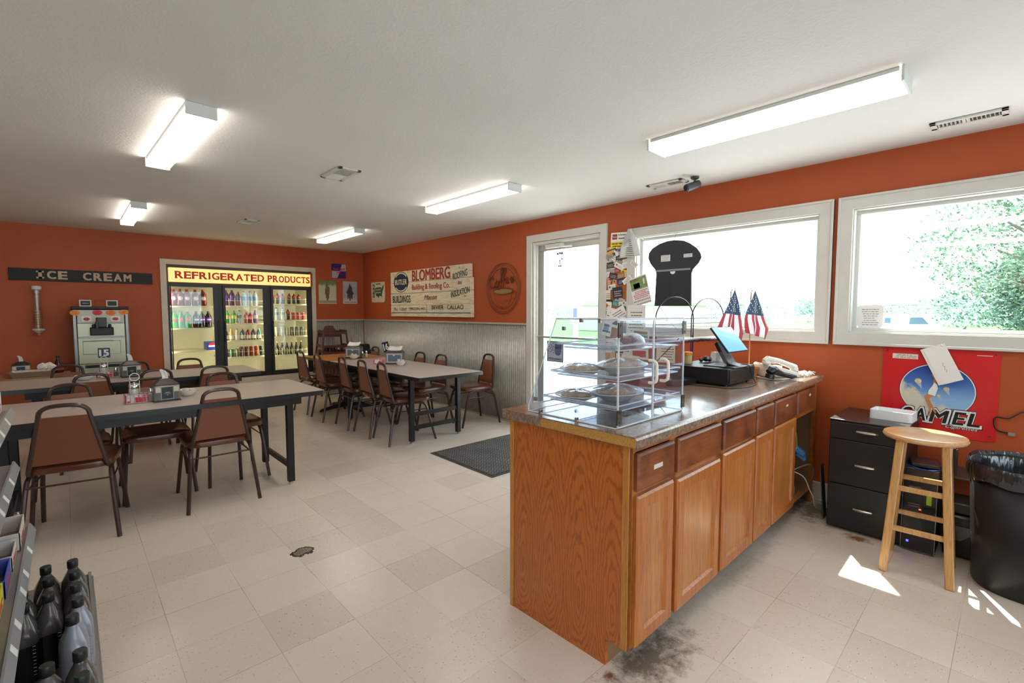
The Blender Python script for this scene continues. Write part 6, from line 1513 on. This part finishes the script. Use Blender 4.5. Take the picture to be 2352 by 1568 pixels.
for ch, y0, y1 in (('C', .49, .436), ('A', .432, .372), ('M', .356, .262), ('E', .249, .186), ('L', .182, .126)):
    cam(ch, y0+.004, y1-.004, .658, .754, .0044, BLACK, .008, 'letter_edge'); cam(ch, y0+.002, y1-.002, .661, .751, .0052, WHITE, .0065, 'letter_outline'); cam(ch, y0-.003, y1+.003, .668, .744, .0060, BLACK, .003, 'letter')
cam('Cigarettes', .279, .131, .632, .664, .0055, BLACK, .003, 'lettering', .35); cam('Cigarettes', .277, .133, .635, .661, .0060, WHITE, .001, 'lettering', .35)
SK = M('print_skin', '#c9824e', .4); wf = lambda P, w, nm, m: wpoly(f, P, w, w+.0004, nm, m, o)
wf([(-.043, -.02), (-.022, -.028), (-.034, -.048), (-.008, -.105), (.006, -.135), (-.002, -.138), (-.018, -.108), (-.045, -.052), (-.058, -.038)], .0064, 'print_figure', SK)
wf([(-.028, -.025), (-.006, -.018), (-.024, -.042), (-.038, -.056), (-.020, -.11), (-.022, -.16), (-.028, -.16), (-.030, -.112), (-.050, -.058), (-.055, -.045)], .0066, 'print_figure', SK)
wf([(-.04, -.02), (-.005, -.03), (.006, .02), (-.0, .045), (-.012, .055), (-.022, .03), (-.036, .005)], .0068, 'print_dress', WHITE)
wf([(-.018, .05), (-.004, .052), (-.006, .085), (-.018, .11), (-.028, .105), (-.016, .085)], .0066, 'print_figure', SK)
for u, v, k in ((-.09, .058, 1), (.045, .02, .85), (.012, -.027, .55), (-.105, .01, .4)):
    b = B(); disc(b, f, u, v, .017*k, .015*k, .0044, .0048, 20); c_ = b.done('print_parachute', M('chute_orange', '#d8c09a', .4, var=.3, vs=80), o)
    if k > .5: wf([(u-.013*k, v-.01*k), (u+.015*k, v-.008*k), (u+.02*k, v-.05*k)], .0043, 'parachute_lines', M('chute_lines', '#a9bcd8', .5))
b = B(); rect(b, f, -.224, -.096, .194, .226, .003, .0036); l = b.done('warning_label', M('label_cream', '#e6dccb', .5), o); lines(f, -.22, -.1, .197, .223, 3, INK, l, 'printed_lines', .3, 1, .0042)
b = B(); rect(b, f, .17, .238, .235, .238, .003, .0036); b.done('white_line', WHITE, o)
for u, v in ((-.25, .245), (.25, .245), (.245, -.24)): B().cyl(f(u, v, .003), f(u, v, .006), .005, 10).done('screw', INK, o)
for i, (dx, lbx) in enumerate(((0, 'front white envelope with handwriting pinned over the cigarette poster'), (.014, 'rear white envelope showing at the left edge of the front envelope'))):
    e = thing('envelope', lbx, 'envelope', (XR-.030+.003*i, .303+dx*.9, 1.035-dx*.3), 0, 'pinned envelopes')
    a = R_(-66); ff = lambda u, v, w, a=a: (-w, -(u*math.cos(a)-v*math.sin(a)), u*math.sin(a)+v*math.cos(a))
    b = B(); rect(b, ff, -.118, .118, -.054, .054, 0, .0012); b.done('paper', PAP, e)
    if i == 0:
        b = B(); b.tube([ff(-.01+.007*k, .004*math.sin(k*1.9), .0016) for k in range(10)], .0008, 4); b.done('handwriting', INK, e)
        B().sph(ff(-.108, .04, .003), .005, 8).done('push_pin', WHITE, e)
cable('wall_cord', 'black cord with a loose plug end hanging beside the cigarette poster', [(3.94, -.20, .86), (3.94, -.10, .81), (3.94, -.04, .785), (3.94, .01, .742), (3.94, .06, .742), (3.94, .066, .70), (3.94, .05, .665), (3.94, .01, .658)], .004)
solo(B().box(-.006, .006, -.014, .014, -.008, .008), 'loose_plug', 'small grey plug at the end of the black wall cord', 'plug', M('plug_grey', '#8f8880', .5)).location = (3.938, -.006, .652)
# ------------------------------------------------------------ right foreground: cabinet, stool, bin, computers
FB_ = M('filing_black', '#18191c', .38, spec=.5); NK = M('nickel', '#b9b4aa', .25, .9)
fc_ = thing('filing_cabinet', 'black three drawer filing cabinet with curved nickel handles beside the counter', 'filing cabinet', (3.452, .40, 0))
B().box(.012, .48, 0, .375, .012, .685).done('cabinet_body', FB_, fc_, bev=.004)
B().box(.0, .485, -.003, .378, .685, .695).done('top', M('filing_top', '#2c2624', .3, spec=.6), fc_, bev=.003)
for z0, z1 in ((.575, .680), (.295, .570), (.02, .290)):
    d = B().box(0, .012, .004, .371, z0, z1).done('drawer', FB_, fc_, bev=.003); zc = {.575: .632, .295: .425, .02: .155}[z0]
    b = B(); pts = [(0, .187+.055*t, zc-.004*abs(t)) for t in (-1, 1)]
    b.tube([(0, .187-.055, zc), (-.012, .187-.045, zc+.003), (-.02, .187, zc+.004), (-.012, .187+.045, zc+.003), (0, .187+.055, zc)], [.004, .007, .009, .007, .004], 8); b.done('handle', NK, d, smooth=True)
o = thing('white_device', 'white plastic open tray device on top of the black filing cabinet', 'device', (3.70, .50, .6955), R_(-4))
WP = M('white_plastic', '#e4e4e6', .35)
b = B(); P = rrect(-.075, .075, -.105, .105, .02); Q = rrect(-.068, .068, -.098, .098, .016)
n = len(P); b.add([(x, y, 0) for x, y in P]+[(x, y, .055) for x, y in P]+[(x, y, .055) for x, y in Q]+[(x, y, .03) for x, y in Q], [(l*n+i, l*n+(i+1) % n, (l+1)*n+(i+1) % n, (l+1)*n+i) for l in range(3) for i in range(n)]+[tuple(range(n))[::-1], tuple(3*n+i for i in range(n))])
b.done('device_body', WP, o, smooth=True)
o = solo(B().bar((0, 0, 0), (.02, .0, .36), .07, .006, (1, 0, 0)), 'leaning_panel', 'thin dark panel leaning between the counter end and the filing cabinet', 'panel', M('panel_dark', '#4a443e', .5)); o.location = (3.60, .815, .003); o.rotation_euler = (R_(-6), 0, R_(90))
# stool
PINE = oak('pine_wood', '#bd8a52', '#d3a56a', 'z', 0, .3, '#8a5a30'); PINES = oak('pine_seat', '#c2935f', '#d4aa7a', 'y', 0, .22, '#a9774a')
st_ = thing('bar_stool', 'round seat pine bar stool beside the black filing cabinet', 'stool', (3.235, .305, 0), R_(3))
B().lathe([(.001, .69), (.150, .69), (.168, .697), (.173, .708), (.168, .719), (.156, .722), (.001, .722)], n=48).done('seat', PINES, st_, smooth=True)
legs = []
for sx in (-1, 1):
    for sy in (-1, 1):
        a = Vector((sx*.150, sy*.130, .0)); t = Vector((sx*.100, sy*.088, .692)); legs.append((a, t))
        B().bar(a, t, .036, .036, (0, 1, 0)).done('leg', PINE, st_, bev=.005)
def lp(i, z): a, t = legs[i]; return a+(t-a)*(z/.692)
for i, j, z in ((0, 1, .445), (0, 1, .235), (2, 3, .445), (2, 3, .24), (0, 2, .405), (0, 2, .19), (1, 3, .405), (1, 3, .19)):
    B().bar(lp(i, z), lp(j, z), .020, .026).done('rung', PINE, st_, bev=.004)
# trash bin
tb = thing('trash_bin', 'large black oval trash bin with a shiny black liner at the right edge', 'trash bin', (3.385, -.135, 0))
BN = M('bin_black', '#141416', .4)
def oval(k, z, ax=.235, ay=.27, n=40, e=.75): return [(ax*k*math.copysign(abs(math.cos(2*PI*i/n))**e, math.cos(2*PI*i/n)), ay*k*math.copysign(abs(math.sin(2*PI*i/n))**e, math.sin(2*PI*i/n)), z) for i in range(n)]
b = B(); n = 40; L = [oval(.86, 0), oval(.9, .015), oval(1.0, .60)]; b.add([p for l in L for p in l], [(l*n+i, l*n+(i+1) % n, (l+1)*n+(i+1) % n, (l+1)*n+i) for l in range(2) for i in range(n)]+[tuple(range(n))[::-1]]); b.done('bin_body', BN, tb, smooth=True, solid=.004)
def linermat():
    t = NT('bin_liner'); nn = t.noise(t.mapv(t.coord(), (26, 26, 3)), 1.0, 2); t.set(Base_Color=hx('#22252e'), Roughness=.13, Specular_IOR_Level=.9); t.bump(nn, .8, .02); return t.m
b = B(); n2 = 96; prof = [(.94, .50, .004), (.97, .57, .004), (1.0, .60, .004), (1.03, .617, .004), (1.06, .60, .005), (1.06, .56, .006), (1.04, .535, .012)]
rr = random.Random(2); ph = [rr.uniform(0, 6) for _ in range(8)]
vs = []
for k, z, am in prof:
    for i in range(n2):
        a = 2*PI*i/n2; w = sum(math.sin(a*f_+p) for f_, p in zip((7, 11, 17, 23), ph))/4
        c_, s_ = math.cos(a), math.sin(a); vs.append((.235*(k+am*w*.8)*math.copysign(abs(c_)**.75, c_), .27*(k+am*w*.8)*math.copysign(abs(s_)**.75, s_), z+am*.6*math.sin(a*9+ph[5])))
b.add(vs, [(l*n2+i, l*n2+(i+1) % n2, (l+1)*n2+(i+1) % n2, (l+1)*n2+i) for l in range(len(prof)-1) for i in range(n2)]); b.done('bin_liner', linermat(), tb, smooth=True)
# ups tower
PCB = M('pc_black', '#131315', .3, spec=.6); PCG = M('pc_grille', '#26262a', .5)
u = thing('backup_power_unit', 'tall black computer tower with a green label strip and blue light behind the stool', 'computer', (3.44, .257, 0))
B().box(.0, .38, .0, .148, .006, .42).done('tower_body', PCB, u, bev=.006)
b = B()
for y0, y1, z0, z1 in ((0, .148, .414, .418), (0, .148, .008, .011), (.0, .003, .01, .415), (.145, .148, .01, .415)): b.box(-.003, .0, y0, y1, z0, z1)
b.done('silver_edge', M('silver_line', '#8f8f92', .3, .8), u)
B().box(-.004, 0, .060, .125, .16, .385).done('port_panel', PCG, u)
b = B()
for i in range(9):
    for j in range(16): b.box(-.0045, -.003, .008+.0055*i, .0115+.0055*i, .115+.0095*j, .120+.0095*j)
b.done('vent_grille', M('vent_hole', '#050506', .6), u)
B().box(-.005, 0, .022, .044, .285, .355).done('green_label', M('label_lime', '#9ac02a', .5), u)
B().box(-.005, 0, .112, .122, .052, .062).done('blue_light', M('led_blue', '#2a2aff', .4, emit=3, ecol='#3a3aff'), u); B().box(-.005, 0, .064, .074, .248, .254).done('red_light', M('led_red', '#ff2a1a', .4, emit=3, ecol='#ff3a1a'), u)
b = B(); 
for z in (.372, .36, .348, .336, .275, .262, .215, .20): b.box(-.0045, -.003, .07, .12, z, z+.003)
b.done('panel_marks', M('logo_grey', ''), u)
o = thing('computer_tower', 'black desktop computer with a green lit round button behind the trash bin', 'computer', (3.53, .10, 0))
B().box(0, .36, -.02, .135, .004, .235).done('tower_body', PCB, o, bev=.012)
b = B(); b.prism([(-.02, .18), (.135, .18), (.12, .12), (.09, .10), (.06, .10), (.03, .13)], lambda u_, v, w: (-.006+w, u_, v), .006); b.done('face_plate', M('face_silver', '#6a6a70', .3, .4), o)
b = B(); ring(b, lambda p, q, w: (-.007, .085+p, .128+q), 0, 0, .014, .014, .003, 0, 20); b.done('power_ring', CHROME, o); B().box(-.008, -.004, .095, .118, .158, .164).done('green_light', M('led_green', '#2aff5a', .4, emit=3, ecol='#3aff6a'), o)
def stack(name, label, cat, x, y, z, dx, dy, dz, mat, rz=0, bev=.006): 
    o = B().box(-dx/2, dx/2, -dy/2, dy/2, 0, dz).done(name, mat, None, bev=bev); o.location = (x, y, z); o.rotation_euler = (0, 0, rz); return tag(o, label, cat)
stack('grey_box', 'dark grey device box lying on top of the tall black tower', 'device', 3.60, .33, .4215, .26, .15, .05, M('device_grey', '#3a3838', .3))
stack('router', 'flat black router with a grey top on the pile behind the stool', 'router', 3.58, .33, .475, .18, .13, .022, DK2, R_(10))
cable('blue_network_cable', 'blue network cable coiled between router and grey box', [(3.50, .40, .478), (3.46, .33, .474), (3.48, .27, .476), (3.56, .245, .474), (3.62, .22, .42), (3.66, .20, .34)], .003, M('cable_blue', '#2a5ab8', .4))
sh = thing('small_shelf', 'narrow grey metal shelf standing behind the trash bin with cables below', 'shelf', (3.71, .08, 0))
SG = M('shelf_grey', '#55534f', .4, .4); B().box(-.04, .25, -.18, .175, .40, .412).done('shelf_top', SG, sh, bev=.002); 
for x, y in ((-.03, -.17), (-.03, .166), (.24, -.17), (.24, .166)): B().box(x-.006, x+.006, y-.006, y+.006, 0, .40).done('leg', SG, sh)
o = thing('speaker_cylinder', 'upright dark grey metal canister standing on the small shelf behind the stool leg', 'canister', (3.72, .225, .4125))
B().lathe([(.001, 0), (.026, 0), (.026, .15), (.001, .15)], n=20).done('canister_body', M('canister_grey', '#4f4b42', .4, .4), o, smooth=True)
B().lathe([(.028, .150), (.028, .156), (.02, .158), (.02, .166), (.027, .168), (.027, .173), (.006, .175), (.006, .19), (.001, .191)], n=20).done('lid', CHROME, o, smooth=True)
BLC = M('cable_blue', ''); 
for i, (dy, r_) in enumerate(((.0, .075), (-.02, .06))):
    P = [(3.70+.02*math.sin(k), .05+dy+r_*math.cos(2*PI*k/24), .27+r_*1.1*math.sin(2*PI*k/24)) for k in range(25)]
    tag(B().tube(P, .004, 5).done('coiled_cable', BLC if i == 0 else CBL, None, smooth=True), ['blue coiled network cable hanging behind the trash bin', 'black coiled cable hanging behind the trash bin'][i], 'cable', 'coiled cables')
stack('power_supply', 'grey topped black box on the second computer tower', 'device', 3.66, .15, .2365, .2, .12, .06, M('device_grey', ''))
# inside the open bay of the counter
stack('blue_adapter', 'upper blue network adapter hanging in the open bay of the counter', 'adapter', 3.60, .99, .40, .09, .07, .035, M('adapter_blue', '#2f6fae', .4), R_(20)).rotation_euler = (R_(35), 0, R_(20))
stack('blue_adapter', 'lower blue network adapter hanging in the open bay of the counter', 'adapter', 3.62, .985, .365, .09, .07, .03, M('adapter_blue', ''), R_(20)).rotation_euler = (R_(35), 0, R_(20))
stack('grey_hub', 'small pale grey box on the bottom shelf of the open bay of the counter', 'device', 3.50, 1.02, .126, .10, .09, .05, M('hub_grey', '#8d9096', .5), R_(10))
cable('white_cable', 'thin white cable trailing out of the open counter bay to the floor', [(3.46, 1.05, .30), (3.50, .98, .29), (3.55, .93, .25), (3.57, .90, .17), (3.58, .88, .12), (3.60, .875, .06), (3.66, .86, .02), (3.74, .845, .008), (3.80, .84, .05)], .0035, M('cable_white', '#c9c9c4', .5))
cable('grey_cable', 'grey cable arching in the open counter bay', [(3.46, 1.0, .29), (3.55, .95, .32), (3.66, .93, .315), (3.735, .925, .27), (3.74, .93, .20)], .0045, M('cable_grey', '#8a8884', .5))
cable('yellow_cable', 'yellow cable hanging from above onto the blue adapter', [(3.50, 1.0, .60), (3.54, .985, .54), (3.55, .98, .46), (3.545, .985, .43)], .003, M('cable_yellow', '#b9b23a', .5))
# ------------------------------------------------------------ gondola shelf with bottles, left foreground
GS = M('gondola_metal', '#8d8a85', .45, .25, var=.06, vs=12); GL = M('gondola_light', '#9c9ea1', .35, .2)
YE, YS = 2.90, .75
gd = thing('shop_shelf', 'grey metal shop shelving at the left edge with price strips', 'shop shelf', (0, 0, 0))
B().box(-.62, -.58, YS, YE, 0, 1.45).done('back_panel', GS, gd)
B().box(-.58, .018, YS, YE, .115, .14).done('base_shelf', M('gondola_base', '#77736c', .5, var=.05), gd, bev=.003)
b = B(); b.box(.018, .03, YS, YE, .0, .15); b.box(.030, .036, YS, YE, .118, .128); b.done('base_front', GS, gd, bev=.002)
B().box(-.58, .018, YE-.012, YE, 0, .115).done('base_end', GS, gd)
TAGM = M('price_tag', '#e2e2df', .6)
for xe, z in ((-.160, .430), (-.196, .712), (-.196, .945)):
    B().box(-.58, xe, YS, YE-.006, z-.025, z-.005).done('shelf', GS, gd, bev=.002)
    b = B(); b.prism([(xe-.002, z+.008), (xe+.004, z+.008), (xe+.020, z-.026), (xe+.014, z-.03), (xe+.004, z-.008), (xe-.002, z-.005)], lambda u_, v, w: (u_, YS+w, v), YE-YS); rl = b.done('price_rail', GL, gd)
    for k in range(10):
        y = YE-.30-.19*k-.04*(k % 2)
        if y < YS+.05: break
        b = B(); P = [(xe+.0055, z+.004), (xe+.0185, z-.022)]
        b.add([(P[0][0], y, P[0][1]), (P[0][0], y+.035, P[0][1]), (P[1][0], y+.035, P[1][1]), (P[1][0], y, P[1][1])], [(0, 1, 2, 3)]); b.done('price_tag', TAGM, rl, solid=.001)
# oil bottles
BP1 = M('bottle_smoke', '#141418', .18, spec=.6); BPS = M('bottle_shoulder', '#4c4a48', .22, spec=.6); BP2 = M('bottle_grey', '#5c5957', .25, spec=.6); BP3 = M('bottle_silver', '#8f95a3', .3, .25); CP = M('bottle_cap', '#1b1d1c', .4)
def oil_bottle(body, label):
    o = thing('oil_bottle', label, 'bottle', (0, 0, .1405), 0, 'motor fluid bottles on the base shelf'); hw, hd = .055, .037
    sec = [(.90, .0), (1, .006), (1, .125), (1, .13), (.99, .15), (.94, .172), (.82, .192), (.62, .209), (.42, .220), (.40, .228)]
    b = B(); n = 32; vs = []
    for k, z in sec:
        e = .55 if z < .17 else .8
        for i in range(n):
            a = 2*PI*i/n; c_, s_ = math.cos(a), math.sin(a); m = max(0, (z-.165)/.063)**1.5
            rx = hw*k*(1-m)+.0135*m; ry = hd*k*(1-m)+.0135*m
            vs.append((ry*math.copysign(abs(c_)**e, c_), rx*math.copysign(abs(s_)**e, s_), z))
    b.add(vs, [(l*n+i, l*n+(i+1) % n, (l+1)*n+(i+1) % n, (l+1)*n+i) for l in range(len(sec)-1) for i in range(n)]+[tuple(range(n))[::-1]])
    if body is BP1:
        for q in range(len(b.f)-1): b.mi[q] = 1 if q//n >= 3 else 0
    b.done('bottle_body', [body, BPS], o, smooth=True)
    B().lathe([(.0155, .222), (.0165, .224), (.0165, .248), (.0148, .251), (.001, .251)], n=24).done('screw_cap', CP, o, smooth=True)
    b = B()
    for i in range(9): b.box(hd*.55, hd*.75, -hw*1.004, -hw*.99, .03+.012*i, .0315+.012*i)
    b.done('level_marks', M('ink_pale', ''), o)
    return o
ob = [(-.027, 2.475, 0), (-.022, 2.362, 0), (-.020, 2.248, 0), (-.016, 2.130, 2), (-.030, 2.018, 2), (-.015, 1.79, 0), (-.013, 1.665, 0), (-.102, 2.480, 0), (-.092, 2.362, 0), (-.090, 2.235, 0), (-.150, 2.20, 0), (-.083, 1.775, 1), (-.158, 2.32, 0)]
oll = ['farthest dark bottle in the aisle side row of the base shelf', 'second dark bottle from the far end of the aisle side row', 'third dark bottle from the far end, just behind the silver ones', 'far silver grey bottle in the aisle side row', 'near silver grey bottle in the aisle side row, lighter than its neighbours', 'dark bottle in the aisle side row just before the silver bottles', 'dark bottle at the bottom edge of the picture in the aisle side row', 'farthest dark bottle in the middle row of the base shelf', 'second dark bottle in the middle row, its cap above the near one', 'tall dark bottle nearest in the middle row with a glossy black lower half', 'dark bottle with white level marks beside the price rail', 'grey black bottle standing alone at the bottom edge in the middle row', 'dark bottle partly hidden behind the price rail']
pr_ = {}
for (x, y, k), l in zip(ob, oll):
    if k not in pr_: pr_[k] = o = oil_bottle([BP1, BP2, BP3][k], l)
    else: o = dup(pr_[k], label=l)
    o.location = (x, y, .1405)
# cartons on shelves
def carton(label, x0, x1, y0, y1, z, h, cols, cut=0, open_=True, fill=None):
    o = thing('display_carton', label, 'carton', ((x0+x1)/2, (y0+y1)/2, z), 0, 'cartons on the shop shelf'); a, c_ = (x1-x0)/2, (y1-y0)/2; t = .003
    IN = M('carton_inside', '#8a7d72', .7); EX = M('carton'+cols, cols, .45, var=.15, vs=30)
    b = B(); b.box(-a, a, -c_, c_, 0, t); b.m = 1
    b.box(a-t, a, -c_, c_, t, h*(1-cut)); b.box(-a, -a+t, -c_, c_, t, h); b.box(-a, a, -c_, -c_+t, t, h*(1-cut*.5)); b.box(-a, a, c_-t, c_, t, h*(1-cut*.5))
    b.done('carton_body', [IN, EX], o)
    if fill:
        b = B()
        for i in range(6):
            yy = -c_+.01+(2*c_-.02)*(i+.5)/6; b.box(-a+.01, a-.008, yy-.004, yy+.004, t, h*.82)
        b.done('candy_packs', M('fill'+fill, fill, .4, var=.4, vs=40), o)
    b = B(); b.box(a, a+.0008, -c_*.7, c_*.5, h*.2, h*.35); b.box(a, a+.0008, -c_*.5, c_*.7, h*.42, h*.5); b.done('printed_marks', M('mark_red', '#b8384a', .6), o)
    return o
carton('white torn carton at the far end of the upper shelf', -.40, -.215, 2.60, 2.86, .9405, .085, '#dcd9d8')
carton('brown striped candy tray in front of the white torn carton', -.38, -.212, 2.36, 2.575, .9405, .06, '#6a5148', .3, fill='#9a7a4a')
carton('blue and red candy box at the far end of the middle shelf', -.40, -.235, 2.64, 2.85, .7075, .07, '#3a35a8', .1, fill='#c8404a')
carton('pale mint box beside the blue candy box on the middle shelf', -.40, -.215, 2.38, 2.60, .7075, .06, '#cfccd2', .2)
carton('white and orange open carton at the far end of the lower shelf', -.42, -.172, 2.62, 2.86, .4255, .07, '#dcd2cc')
carton('open carton with white rim, second on the lower shelf', -.42, -.182, 2.42, 2.60, .4255, .065, '#d8d4d4', .2)
carton('blue carton with white corners, third on the lower shelf', -.42, -.185, 2.20, 2.40, .4255, .065, '#4a5fc0', .1)
carton('yellow and green carton, fourth on the lower shelf', -.42, -.188, 1.96, 2.18, .4255, .07, '#d8cf2e', .1)
# ------------------------------------------------------------ outside
def ground(name, x0, x1, y0, y1, z, mat): return struct(B().box(x0, x1, y0, y1, z-.1, z), name, mat)
CONC = M('concrete_pale', '#c4c2be', .9, var=.06, vs=1.5)
GRS = M('grass_green', '#4c7a2c', .95, var=.3, vs=.6); ASP = M('asphalt', '#8f8f90', .9, var=.08, vs=2)
ground('ground_forecourt', XR+.15, 16, -30, 45, -.05, CONC); ground('ground_grass', 23, 120, -40, 140, -.6, GRS); ground('ground_road', 16, 23, -40, 140, -.6, ASP)
def leaf_mat(n, a, b_):
    t = NT(n); c = t.noise(t.coord(), 3, 4, .7); t.set(Base_Color=t.ramp(c, [(.3, a), (.7, b_)]), Roughness=.8); return t.m
LF1 = leaf_mat('leaves_green', '#35523a', '#6a8868'); LF2 = leaf_mat('leaves_teal', '#47685a', '#76927f'); BARK = M('bark', '#6a6058', .9); LF3 = leaf_mat('leaves_painted_haze', '#587f70', '#7a9c8c')  # LF3 has distance haze painted into its paler leaf colour
def tree(label, x, y, h, w, mat, n=900, leaf=.28, seed=1, trunk=True, z0=.0):
    o = thing('tree', label, 'tree', (x, y, -.6), 0, 'trees outside the windows'); rr = random.Random(seed)
    blobs = [(rr.gauss(0, .32)*w, rr.gauss(0, .32)*w, h*(.35+.6*rr.random()), w*rr.uniform(.22, .4)) for _ in range(16)]
    b = B()
    for i in range(n):
        c = rr.choice(blobs); a, e = rr.uniform(0, 2*PI), math.asin(rr.uniform(-1, 1)); r_ = c[3]*rr.uniform(.6, 1.05)
        p = Vector((c[0]+r_*math.cos(a)*math.cos(e), c[1]+r_*math.sin(a)*math.cos(e), min(max(c[2]+r_*math.sin(e)*.8, z0+.2), h*1.1)))
        u = Vector((rr.gauss(0, 1), rr.gauss(0, 1), rr.gauss(0, .6))).normalized(); v = u.orthogonal().normalized(); s_ = leaf*rr.uniform(.5, 1.2)
        b.add([p-u*s_, p-v*s_*.6, p+u*s_, p+v*s_*.6], [(0, 1, 2, 3)])
    b.keep = True; b.done('foliage', mat, o)
    if trunk:
        b = B(); b.tube([(0, 0, 0), (.1, .05, h*.3), (.0, .1, h*.6)], [w*.06, w*.045, w*.02], 8)
        for i in range(9):
            a = rr.uniform(0, 6.28); z = h*rr.uniform(.2, .5); b.tube([(0, 0, z), (w*.22*math.cos(a), w*.22*math.sin(a), z+h*.15), (w*.42*math.cos(a), w*.42*math.sin(a), z+h*.25)], [w*.025, w*.016, w*.006], 5)
        b.done('trunk', BARK, o, smooth=True)
    return o
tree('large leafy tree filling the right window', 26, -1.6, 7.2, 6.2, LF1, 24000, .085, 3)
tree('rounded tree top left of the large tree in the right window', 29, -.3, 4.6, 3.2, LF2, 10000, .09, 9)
k = 0
for i in range(16):
    y = -14+i*9.5; x = 88+6*math.sin(i*2.1)
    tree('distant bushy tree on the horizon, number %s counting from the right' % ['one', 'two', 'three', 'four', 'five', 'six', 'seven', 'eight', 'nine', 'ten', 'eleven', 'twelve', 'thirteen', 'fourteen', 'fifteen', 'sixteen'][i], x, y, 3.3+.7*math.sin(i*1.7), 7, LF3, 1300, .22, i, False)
o = thing('van', 'white van parked outside beyond the right window', 'van', (38, 4.75, -.6), R_(0))
VW = M('van_white', '#e9ecee', .25)
b = B(); b.prism([(-1.5, .30), (1.75, .30), (1.78, .95), (1.25, 1.15), (.85, 1.72), (.5, 1.82), (-1.45, 1.82), (-1.5, 1.6)], lambda u_, v, w: (w, -u_, v), 1.6); b.done('van_body', VW, o, bev=.05)
DG = M('van_glass', '#4a6a80', .1); b = B(); b.prism([(.15, 1.2), (1.1, 1.2), (.78, 1.62), (.2, 1.62)], lambda u_, v, w: (-.01+w, -u_, v), .02); b.done('side_window', DG, o); b = B(); b.box(-.01, .01, .75, 1.05, 1.25, 1.58); b.done('rear_window', DG, o)
for u_ in (-.95, 1.05): B().cyl((-.02, -u_, .33), (.2, -u_, .33), .33, 20).done('wheel', BLACK, o, smooth=True)
o = thing('sign_post', 'pale grey pump sign post outside the glass door', 'post', (9.5, 7.75, -.05))
B().box(-.05, .05, -.05, .05, 0, 1.2).done('post', M('post_pale', '#b9bec4', .5), o); B().box(-.02, .02, -.17, .17, 1.1, 1.95).done('panel', M('post_panel', '#c2c9d2', .5), o)
B().box(-.025, -.02, -.06, .06, 1.25, 1.5).done('picture', M('panel_navy', '#4a5a78', .5), o)
o = thing('roadside_building', 'pale low building outside beyond the left window', 'building', (40, 27, -.6)); B().box(0, 8, -5, 5, 0, 2.6).done('walls', M('bld_wall', '#cfc8bc', .8), o)
b = B(); b.prism([(-5.4, 2.6), (5.4, 2.6), (0, 3.4)], lambda u_, v, w: (-.3+w, u_, v), 8.6); b.done('roof', M('bld_roof', '#9a9aa2', .8), o)
